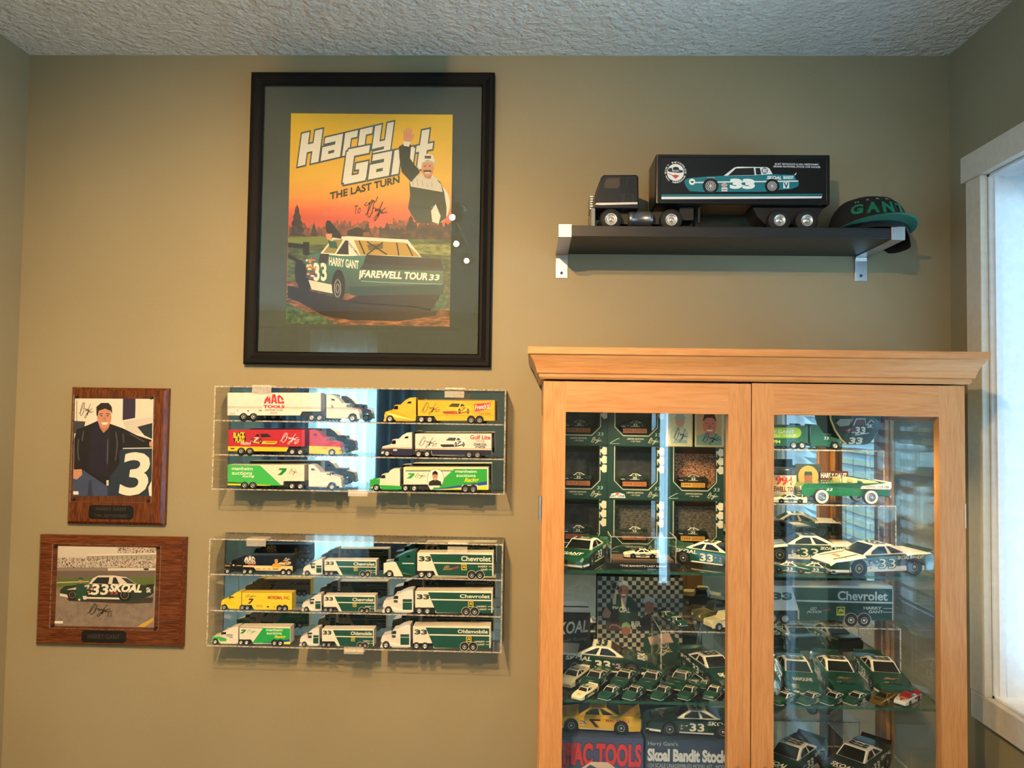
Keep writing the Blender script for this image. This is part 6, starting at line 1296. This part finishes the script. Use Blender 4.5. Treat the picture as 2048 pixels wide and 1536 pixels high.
# two signed cards standing on the stack by the door stile
for i, (pa, pb, skin) in enumerate((((1332, 824), (1385, 889), 0), ((1390, 824), (1447, 891), 1))):
    a, q = at_y(pa[0], pa[1]-18, 1.797), at_y(*pb, 1.797); zz = rows[2]; wd_ = (q.x-a.x)/2; ht = max(.075, a.z-zz)
    o = thing('signed_card', ['cream signed driver card with a drawn figure, on the box stack', 'signed driver card with a close-up portrait, on the box stack'][i], 'card', ((a.x+q.x)/2, 1.797, zz), 0, 'signed cards')
    MB().box(-wd_, wd_, 0, .0015, 0, ht, paint('#d8c48a', .5)).build('card', o)
    p = Print(); w = wd_-.004; p.rect(-w, .004, w, ht-.004, '#e0d4a8' if i == 0 else '#c9a070')
    z = ZP(p, 0, 0, 1.0)
    if i == 0:
        p.poly([(-w*.7, .004), (-w*.8, .035), (-w*.2, .05), (w*.3, .05), (w*.8, .034), (w*.7, .004)], '#b8c4a8'); p.ell(.002, .060, .011, .014, '#d0a07c'); p.poly([(-.012, .066), (.016, .066), (.010, .078), (-.006, .078)], '#a9b4a0'); p.poly([(-w*.6, .008), (-w*.3, .018), (w*.6, .016), (w*.7, .008)], '#8fa89a'); p.sign(-w*.5, .010, w*.8, .045, .0012, '#2a2f5a')
    else:
        p.poly([(-w, .004), (-w, .026), (-.010, .034), (.014, .034), (w, .024), (w, .004)], '#7f9a84'); p.ell(.001, .052, .016, .024, '#cf7a5a'); p.poly([(-.016, .060), (-.012, .078), (.012, .079), (.018, .060), (.008, .070), (-.006, .070)], '#4a2a1c'); p.ell(-.006, .056, .002, .001, '#2a1a12'); p.ell(.008, .056, .002, .001, '#2a1a12'); p.rect(-.006, .038, .008, .041, '#efe0cc'); p.poly([(-.001, .054), (.003, .054), (.005, .046), (-.003, .046)], '#b8664a'); p.sign(-w*.6, .006, w*.9, .034, .0012, '#2a1f1a')
    p.build('card_print', o, front(-.0001))
# clear display case with a white car
o = thing('clear_car_case', 'clear plastic case on a black base with printed title', 'display case', (.243, 1.655, SA))
MB().box(-.078, .078, -.032, .045, 0, .012, M['black']).build('base', o, bevel=.0015)
MB().box(-.066, .066, -.026, .040, .012, .017, paint('#5c463a', .5)).build('plinth', o)
c_ = MB(); A = M['clearbox']
for a in ((-.070, .070, -.029, -.028, .012, .066), (-.070, .070, .0425, .0435, .012, .066), (-.070, -.069, -.028, .0425, .012, .066), (.069, .070, -.028, .0425, .012, .066), (-.070, .070, -.029, .0435, .066, .067)): c_.box(*a, A)
c_.build('cover', o)
e_ = MB()
for a in ((-.0705, .0705, -.0295, -.0283, .0658, .0672), (-.0705, -.0693, -.0295, -.0283, .012, .066), (.0693, .0705, -.0295, -.0283, .012, .066), (-.0705, -.0693, -.028, .043, .0658, .0672), (.0693, .0705, -.028, .043, .0658, .0672)): e_.box(*a, M['acrylic_edge'])
e_.build('cover_edges', o)
p = Print(); p.text('"THE BANDIT\'S LAST RACE"', -.050, .0035, .050, .0075, '#d8d4cc', bold=.02); p.build('title_print', o, front(-.0322))
car('cased', dict(S_smallw, box=False, side=lambda p, L: (p.rect(-.385, .10, .34, .15, '#e2dccb'), p.rect(-.385, .085, .34, .115, '#1d3a30'), p.text('33', -.09, .055, .05, .135, '#1d3a30', bold=.04), arches(p))), .078, .243, 1.657, SA+.0172, 180, 'small white and green stock car inside the clear plastic case')
# checkered picture card
a, q = at_y(1195, 1153, 1.872), at_y(1366, 1332, 1.872)
o = thing('driver_photo_card', 'checkered photo card of race drivers, leaning behind the lettered car', 'photo card', ((a.x+q.x)/2, 1.872, SB_)); hw2 = (q.x-a.x)/2; ht = a.z-SB_
MB().box(-hw2, hw2, 0, .003, 0, ht, paint('#3a3a38', .5)).build('card', o)
cz = zoomconv(1120, 1140, 3.878, 1.872, (o.location.x, 0, SB_)); p = Print(cz)
p.poly([(292, 48), (952, 62), (945, 740), (285, 720)], '#a8a49a'); dk = '#2a302c'
for i in range(20):
    for j in range(20):
        if (i+j) % 2 == 0:
            u, v = 294+i*33, 50+j*34
            if u+33 < 955 and v < 720: p.rect(u, v, u+33, v+34, dk)
z = ZP(p, 0, 0, 1)
p.poly([(355, 430), (360, 270), (440, 205), (540, 200), (600, 260), (610, 430)], '#2c443c'); p.poly([(470, 200), (520, 200), (505, 300), (480, 300)], '#c9b8a4'); p.ell(492, 165, 40, 52, '#8f6250'); p.poly([(452, 130), (462, 92), (492, 78), (525, 92), (536, 132), (492, 112)], '#b4bab6'); p.rect(476, 196, 508, 188, '#d8ccc0'); p.ell(478, 158, 5, 3, '#231a16'); p.ell(506, 158, 5, 3, '#231a16')
p.poly([(330, 320), (360, 280), (395, 330), (380, 370), (335, 370)], '#a87a68'); p.text('SKOAL', 405, 320, 545, 280, '#ddd8cc', bold=.02, shear=.1, rise=.08); p.rect(395, 420, 455, 300, '#22262a'); p.poly([(400, 180), (440, 180), (430, 265), (410, 265)], '#9a968c'); p.ell(420, 120, 26, 34, '#8a8a84'); p.ell(420, 120, 18, 26, '#34322e')
p.poly([(600, 430), (610, 380), (690, 330), (760, 390), (770, 470), (600, 470)], '#22282e'); p.ell(690, 290, 34, 48, '#9a6450'); p.poly([(642, 262), (652, 218), (690, 200), (735, 222), (738, 262), (690, 240)], '#b4b8b4'); p.text('RIR', 555, 435, 625, 398, '#d8d0bc', bold=.04)
p.poly([(640, 740), (650, 520), (760, 470), (900, 520), (940, 640), (930, 740)], '#1e4438'); p.poly([(680, 520), (840, 480), (880, 560), (700, 580)], '#c9a898'); p.ell(510, 465, 34, 44, '#8a5a46'); p.poly([(474, 450), (485, 410), (520, 400), (548, 430), (548, 455), (510, 435)], '#7f9a7c'); p.text('SKOAL', 760, 600, 850, 560, '#ddd8cc', shear=.1, rise=.1); p.sign(740, 660, 870, 590, 6, '#d8c8a4'); stick = random.Random(4)
p.poly([(360, 470), (365, 400), (470, 405), (480, 470)], '#5a4038'); p.line([(380, 445), (400, 425), (440, 425), (470, 448)], 4, '#b8b4a8', False)
p.build('photo_print', o, front(-.0001), eps=8e-6)
o = thing('brand_box', 'black box with white brand lettering behind the cabinet stile', 'box', (.099, 1.857, SB_)); MB().box(-.05, .048, -.02, .03, 0, .118, paint('#141417', .4)).build('carton', o, bevel=.001)
p = Print(); p.text('SKOAL', -.042, .062, .042, .090, '#c9c6be', bold=.02, shear=.15, rise=.12); p.text('Bandit Racing', -.03, .042, .04, .052, '#8a8880', shear=.3, rise=.12); p.build('box_print', o, front(-.0202))
# clear risers
def riser(label, x0, x1, yf, yb, z, h, legs=True):
    o = thing('acrylic_riser', label, 'display stand', ((x0+x1)/2, yb, z)); w = (x1-x0)/2; d = yb-yf; t = .003
    MB().pane(-w, w, -d, 0, h-t, h, M['acrylic'], M['acrylic_edge'], 'z').build('top', o)
    for s in (-1, 1): MB().pane(min(s*w, s*(w-t)), max(s*w, s*(w-t)), -d, 0, 0, h-t, M['acrylic'], M['acrylic_edge'], 'x').build('leg_panel', o)
    return z+h
zr1 = riser('low clear riser under the old-fashioned toy cars, middle shelf', .300, .500, 1.735, 1.868, SB_, .108)
zr2 = riser('tall clear riser under the green transporter, upper shelf', .500, .842, 1.806, 1.880, SA, .254)
zr3 = riser('clear riser under the green convertible, upper shelf', .496, .826, 1.716, 1.800, SA, .134)
zr4 = riser('clear riser under the large transporter trailer, middle shelf', .506, .866, 1.780, 1.872, SB_, .112)
zr5 = riser('clear riser under two dark race cars, lower shelf', .480, .850, 1.61, 1.82, SCz, .085)
# old-fashioned cars
def oldcar(name, label, x, y, z, head, L, prof, cabin, body, roof, wheels, r, white=None, extra=None, hw=.19):
    o = thing(name, label, 'toy car', (x, y, z), math.radians(head)); q = lambda pts: [(a*L, b*L) for a, b in pts]; W = hw*L
    MB().prism(q(prof), -W, W, body, hw=lambda a, b: 1-.16*max(0, abs(a/L)-.36)/.14).build('body', o, bevel=.014*L, seg=3)
    if cabin:
        MB().prism(q(cabin), -W*.80, W*.80, roof, hw=lambda a, b: 1-.9*max(0, b/L-.21)).build('cabin', o, bevel=.012*L, seg=3)
        cx_ = [p[0] for p in cabin]; cz_ = [p[1] for p in cabin]; x0, x1, z0, z1 = min(cx_), max(cx_), min(cz_), max(cz_)
        for sy in (-1, 1): MB().box((x0+.045)*L, (x1-.06)*L, sy*W*.80-.0006, sy*W*.80+.0006, (z0+(z1-z0)*.40)*L, (z0+(z1-z0)*.86)*L, M['tint']).build('side_window', o)
    for wx in wheels:
        for sy in (-1, 1): add_wheel(o, 'old%s' % name, wx*L, sy*W*.86, r*L, r*L, .06*L, M['tyre'], M['chrome'], hub=.5, white=white)
    for s, xx in ((1, max(p[0] for p in prof)), (-1, min(p[0] for p in prof))): MB().box((xx-.01)*L, (xx+.012)*L, -W*.88, W*.88, .075*L, .105*L, M['chrome']).build('bumper', o, bevel=.008*L)
    for sy in (-1, 1): MB().lathe([(0, .012*L), (.02*L, .010*L), (.026*L, 0)], (max(p[0] for p in prof)*L-.004*L, sy*W*.62, .17*L), 'x', 12, paint('#e8e4d8', .1)).build('headlamp', o)
    if extra: extra(o, L, W)
    return o
PK = [(.5, .07), (.5, .2), (.47, .235), (.2, .25), (.18, .26), (-.1, .26), (-.5, .24), (-.5, .07)]
oldcar('toy_pickup_truck', 'olive green old-fashioned toy truck with dark cab on the low riser', .447, 1.826, zr1, 205, .115, PK, [(.17, .25), (.10, .40), (-.10, .41), (-.14, .25)], paint('#6f6a3c', .22, coat=.5), paint('#1c1f1e', .3), (.31, -.30), .095)
oldcar('toy_sedan', 'cream old-fashioned toy car with bright wheels on the low riser', .455, 1.768, zr1, 205, .10, PK, [(.17, .25), (.10, .38), (-.16, .39), (-.22, .25)], paint('#ddd0a4', .25, coat=.4), paint('#ddd0a4', .25, coat=.4), (.31, -.30), .095)
x, y, z_ = onshelf(1384, 1222, zr1); car('small56', S_small, .062, .335, 1.842, zr1, -72, 'tiny green stock car on the low riser, further from its edge'); car('small56', S_small, .062, .352, 1.797, zr1, -74, 'tiny green stock car on the low riser, near its edge')
# green convertible
def conv_extra(o, L, W):
    MB().prism([(-.49*L, .17*L), (-.16*L, .17*L), (-.18*L, .205*L), (-.42*L, .235*L), (-.50*L, .255*L), (-.505*L, .20*L)], -W*1.012, W*1.012, paint('#dfe0da', .25)).build('tail_panel', o, bevel=.004*L)
    MB().box(-.17*L, .05*L, -W*.82, W*.82, .18*L, .238*L, M['flatblack']).build('cockpit', o); 
    for xx in (-.02, -.14): MB().box(xx*L, (xx+.05)*L, -W*.76, W*.76, .19*L, .285*L, paint('#d8c48a', .5)).build('seat', o, bevel=.01*L)
    MB().prism([(-.20*L, .235*L), (-.18*L, .262*L), (-.33*L, .258*L), (-.40*L, .236*L)], -W*.8, W*.8, paint('#e4d48c', .5)).build('folded_top', o, bevel=.006*L)
    t = MB(); t.tube([(.075*L, -W*.82, .225*L), (.035*L, -W*.76, .325*L), (.030*L, 0, .333*L), (.035*L, W*.76, .325*L), (.075*L, W*.82, .225*L)], .006*L, 8, M['chrome']); t.build('windshield_frame', o)
    g = MB(); g.mesh([(.072*L, -W*.8, .23*L), (.072*L, W*.8, .23*L), (.033*L, W*.74, .325*L), (.033*L, -W*.74, .325*L)], [(0, 1, 2, 3)], M['clearbox']); g.build('windshield', o)
    MB().lathe([(.026*L, -.003*L), (.032*L, 0), (.026*L, .003*L)], (.01*L, -W*.4, .275*L), 'x', 14, M['black'], caps=False).build('steering_wheel', o)
    for sy in (-1, 1): MB().tube([(.46*L, sy*W*1.01, .17*L), (.1*L, sy*W*1.015, .185*L), (-.17*L, sy*W*1.015, .175*L), (-.48*L, sy*W*1.01, .165*L)], .003*L, 6, M['chrome']).build('side_spear', o)
    b = MB()
    for i in range(5): b.box(.497*L, .508*L, -W*.66, W*.66, (.115+i*.017)*L, (.121+i*.017)*L, M['chrome'])
    b.build('grille', o)
    p = Print(lambda u, v: (u*L, v*L)); p.text('33', .17, .15, .24, .18, '#e4e4dc', bold=.02, shear=.15); p.text('FAREWELL TOUR 1994', -.47, .185, -.20, .215, '#3a4a40', bold=.01, rise=-.02); p.build('side_livery', o, lambda u, v, h: (u, -W*1.014-h, v), back=lambda u, v, h: (u, W*1.014+h, v))
CV = [(.5, .09), (.5, .19), (.47, .225), (.08, .235), (.05, .24), (-.16, .235), (-.47, .245), (-.5, .23), (-.49, .09)]
oldcar('toy_convertible_car', 'green and white toy convertible with whitewall tyres on a clear riser', .716, 1.756, zr3, 184, .205, CV, None, paint('#12703c', .2, coat=.7), None, (.29, -.27), .084, white=paint('#e8e4da', .5), extra=conv_extra, hw=.17)
car('cased', None, .078, .588, 1.731, zr3, 180, 'small white and green stock car beside the printed can')
# printed can, portrait sign
cw = .0325; p0 = at_y(1566, 985, 1.76); o = thing('printed_can', 'round tin bank with red lettering and dark lid on the riser', 'tin', (.590, 1.780, zr3))
MB().lathe([(cw*.96, 0), (cw, .003), (cw, .062), (cw*.98, .064)], (0, 0, 0), 'z', 40, gradient('tin_print', [(0, '#6f7468'), (.3, '#c9bfa4'), (.52, '#d8c898'), (.75, '#d9b878'), (1, '#8f9a98')], 'Z', 0, .064, .35)).build('body', o)
MB().lathe([(cw*1.01, .062), (cw*1.03, .064), (cw*1.03, .074), (cw*.98, .077), (0, .077)], (0, 0, 0), 'z', 40, paint('#23282a', .3)).build('lid', o)
p = Print(); p.text('1994', -1.0, .040, .45, .058, '#c03038', bold=.04); p.text('FAREWELL TOUR', -1.35, .024, .85, .035, '#6a1f22', bold=.03); p.text('33', -.1, .002, .45, .016, '#23302a', bold=.03); p.poly([(-1.2, .003), (-.4, .003), (-.2, .018), (-.9, .020)], '#7a3a34')
p.build('tin_lettering', o, lambda u, v, h: ((cw+.0003+h)*math.sin(u), -(cw+.0003+h)*math.cos(u), v))
o = thing('portrait_sign', 'small printed sign with a portrait roundel and red panel behind the convertible', 'sign', (.690, 1.7965, zr3))
MB().box(-.062, -.004, 0, .002, 0, .086, paint('#2c3a3a', .5)).box(-.006, .062, 0, .002, .032, .070, paint('#4a1c24', .5)).box(-.02, .03, .002, .012, 0, .004, M['clearbox']).build('panel', o)
p = Print(lambda u, v: (u, v+.014)); p.ell(-.032, .042, .024, .026, '#c08f50'); z = ZP(p, 0, 0, 1); p.poly([(-.048, .012), (-.044, .028), (-.020, .028), (-.016, .012)], '#2a4038'); p.ell(-.032, .040, .010, .013, '#8a5540'); p.poly([(-.042, .045), (-.040, .054), (-.024, .054), (-.022, .045)], '#2a4038'); p.text('HARRY GANT', -.002, .040, .058, .051, '#e4e0d4', bold=.03); p.text('FAREWELL TOUR', -.002, .024, .058, .034, '#e4e0d4', bold=.03); p.build('sign_print', o, front(-.0001))
# green transporter on the tall riser, nose right
S = dict(nose=1684, t0=1616, t1=1490, wb=1664, sf=1648, sb=1622, hood=884, roof=874, stop=855, ttop=858, goose=893, belly=899, gx=1592, gs=4, fw=1670, rw=(1512, 1530), dw=(1587, 1604), r=7.6, sw=False, base=905)
GT = paint('#176048', .28, coat=.3)
def liv(p, S):
    z = ZP(p, 1530, 820, 4.519); z.poly([(-150, 190), (290, 190), (318, 205), (330, 235), (318, 268), (290, 284), (-150, 284)], '#a8d838'); z.text('HARRY GANT', -60, 238, 262, 208, '#e8efe0', bold=.04, outline=.07, omat='#5f8a34'); z.text('FAREWELL TOUR', -80, 268, 290, 248, '#dcebc0', bold=.02); z.text('1994', 50, 330, 138, 302, '#dce05a', bold=.03)
def cabp(p, S): z = ZP(p, 1530, 820, 4.519); z.text('33', 535, 298, 575, 272, '#cfe0d8', bold=.02); z.ell(590, 266, 10, 10, '#d8e4e0')
hauler('green toy transporter with lime name panel on the tall riser', 'toy transporters in the cabinet', 1.815, .044, zr2, S, GT, GT, liv, 905, cabp)
# shield shaped hood keepsake leaning behind it
c = lambda u, v: (lambda q_: (q_.x-.755, q_.z-zr2))(at_y(1530+u/4.519, 820+v/4.519, 1.845))
o = thing('hood_shaped_plaque', 'dark green shield-shaped race car hood keepsake on the tall riser', 'keepsake', (.755, 1.845, zr2))
sp = [(600, -20), (1050, -20), (1040, 150), (1000, 240), (950, 300), (905, 312), (735, 312), (690, 270), (630, 180), (590, 80)]
MB().prism([c(*q_) for q_ in sp], .0, .008, paint('#12382c', .3)).build('shield', o, bevel=.0015)
p = Print(c); p.line([(590, -10), (592, 80), (632, 180), (690, 268), (735, 310)], 16, '#d8c078', False); p.poly([(635, 90), (700, 70), (790, 68), (850, 62), (950, 64), (990, 110), (960, 190), (900, 215), (700, 215), (650, 160)], '#16201e'); p.poly([(640, 120), (680, 80), (800, 80), (760, 140), (680, 150)], '#8f9490'); p.poly([(812, 130), (830, 84), (900, 84), (895, 140)], '#5a2c2c'); p.line([(800, 140), (826, 80), (905, 80), (912, 140), (960, 90), (985, 112)], 9, '#d8d4c8', False)
p.text('33', 815, 212, 905, 155, '#e4e0d4', bold=.04, shear=.12); p.text('SK', 925, 160, 972, 130, '#e4e0d4', bold=.03, shear=.1); p.line([(815, 226), (940, 208)], 9, '#d8d4c8', False); p.text('33', 760, 305, 878, 250, '#e4e0d4', bold=.04, shear=.12)
r5 = random.Random(6)
for i in range(14): u = r5.uniform(720, 800); v = r5.uniform(160, 205); p.rect(u, v+9, u+16, v, r5.choice(['#b8403a', '#d8d2c4', '#7a3a3a']))
p.build('shield_print', o, front(-.0001), eps=1e-5)
# large transporter trailer on the riser
S = dict(nose=1492, t0=1532, t1=1785, wb=1504, sf=1512, sb=1528, hood=1215, roof=1200, stop=1170, ttop=1174, goose=1224, belly=1243, gx=1596, gs=1, fw=1500, rw=(1702, 1728), dw=(1545, 1570), r=11, base=1253, sw=False)
def liv(p, S):
    z = ZP(p, 1530, 1150, 3.978); g1 = '#123f36'
    z.poly([(215, 108), (1014, 120), (1014, 372), (272, 372), (272, 300)], g1); z.poly([(248, 208), (1014, 226), (1014, 240), (252, 222)], '#c2c8c6'); z.line([(60, 104), (1014, 118)], 6, '#c9ccc6', False); z.line([(1016, 118), (1016, 372)], 6, '#c9ccc6', False)
    z.text('33', 62, 205, 205, 152, '#2c4a4c', bold=.06, rise=.016); z.text('Chevrolet', 580, 208, 972, 140, '#c9ccc6', bold=.025, rise=.016); z.text('LEO', 360, 288, 410, 265, '#d8dcd8', shear=.4); z.text('JACKSON', 330, 318, 452, 292, '#d8dcd8', shear=.4); z.poly([(455, 290), (525, 278), (515, 292), (470, 298)], '#9a3a5a')
    z.rect(568, 264, 636, 334, '#c9c04a'); z.rect(576, 272, 628, 316, '#1a2c28'); z.poly([(580, 314), (585, 285), (605, 276), (625, 288), (622, 314), (605, 300)], '#c9c04a'); z.text('HARRY', 785, 284, 925, 262, '#c9ccc6', bold=.03, rise=.016); z.text('GANT', 825, 314, 938, 292, '#c9ccc6', bold=.03, rise=.016)
    for v in (276, 306): z.line([(940, v), (1012, v+1)], 4, '#c9ccc6', False)
    for px in S['rw']: p.ell(px, 1243, 15, 15, '#9aa09c', 20)
hauler('large white and green toy transporter trailer on the riser behind the three green cars', 'toy transporters in the cabinet', 1.795, .055, zr4, S, paint('#cfd2d0', .35), paint('#cfd2d0', .35), liv, 1253)
# lower shelf: kit boxes with cars on top, two dark cars on a riser
def kitbox(label, x0, x1, yf, z, h, base_col, draw, depth=.12):
    o = thing('model_kit_box', label, 'box', ((x0+x1)/2, yf, z)); w = (x1-x0)/2
    MB().box(-w, w, 0, depth, 0, h, base_col).build('carton', o, bevel=.001); p = Print(); draw(p, w, h); p.build('box_print', o, front(-.0001), eps=1e-5); return z+h
def d1(p, w, h):
    p.rect(-w, 0, w, h, '#3d4c72'); p.poly([(-w*.98, h*.96), (-w*.30, h*.90), (-w*.40, h*.72), (-w*.62, h*.55), (-w*.98, h*.42), (-w*.98, h*.52), (-w*.72, h*.66), (-w*.66, h*.80), (-w*.98, h*.82)], '#b0344c'); p.text('MAC TOOLS', -w*.68, h*.62, w*.95, h*.90, '#c0303c', bold=.05, outline=.075, omat='#2a1a3a')
    p.poly([(-w*.98, h*.20), (-w*.90, h*.38), (-w*.55, h*.47), (-w*.10, h*.66), (w*.25, h*.66), (w*.60, h*.50), (w*.98, h*.36), (w*.98, 0), (-w*.98, 0)], '#c9b4ac'); p.poly([(-w*.45, h*.45), (-w*.12, h*.62), (w*.30, h*.50), (w*.05, h*.34)], '#3a4a78'); p.poly([(w*.30, h*.32), (w*.34, h*.42), (w*.6, h*.42), (w*.7, h*.32)], '#4a5a80'); p.poly([(-w*.5, h*.30), (-w*.1, h*.44), (w*.0, h*.22), (-w*.2, h*.12)], '#a83a4a'); p.text('MAC TOOLS', w*.45, h*.14, w*.95, h*.22, '#a8303c', bold=.03)
def d2(p, w, h):
    p.rect(-w, 0, w, h, '#2f3f5c'); p.text("Harry Gant's", -w*.95, h*.90, -w*.35, h*.97, '#a8b0bc'); p.text('Skoal Bandit Stock Car', -w*.95, h*.70, w*1.0, h*.86, '#c2c9d4', bold=.05); p.text('1/24 SCALE UNASSEMBLED MODEL KIT   MODELE REDUIT', -w*.95, h*.60, w*.98, h*.66, '#a8b0bc')
    p.poly([(-w*.7, 0), (-w*.5, h*.25), (-w*.25, h*.45), (w*.55, h*.42), (w*.98, h*.25), (w*.98, 0)], '#5f7fb8'); p.poly([(-w*.42, h*.26), (-w*.2, h*.40), (w*.3, h*.38), (w*.2, h*.22)], '#24345c'); p.poly([(w*.1, h*.50), (w*.2, h*.58), (w*.62, h*.55), (w*.68, h*.46)], '#b8c0c8'); p.line([(-w*.65, h*.05), (-w*.45, h*.26), (-w*.2, h*.43), (w*.5, h*.40), (w*.9, h*.25)], .003, '#aac0e0')
zt1 = kitbox('dark blue model kit box with large red lettering on the lower shelf', .045, .252, 1.665, SCz, .156, paint('#34426a', .4), d1); zt2 = kitbox('navy model kit box with pale lettering on the lower shelf', .258, .475, 1.672, SCz, .152, paint('#2c3a54', .4), d2, .11)
car('y7', S_y7, .205, .150, 1.725, zt1, 176, 'yellow toy race car with a dark red seven on the blue kit box'); car('gwlow', dict(S_gw, body=GR2), .215, .372, 1.728, zt2, 176, 'dark green toy race car with white roof on the navy kit box')
car('black', S_black, .215, .588, 1.705, zr5, -134, 'dark toy race car near the cabinet middle on the lower riser', 'dark race cars on the lower riser'); car('black', S_black, .215, .730, 1.70, zr5, -136, 'dark toy race car further from the cabinet middle on the lower riser', 'dark race cars on the lower riser')
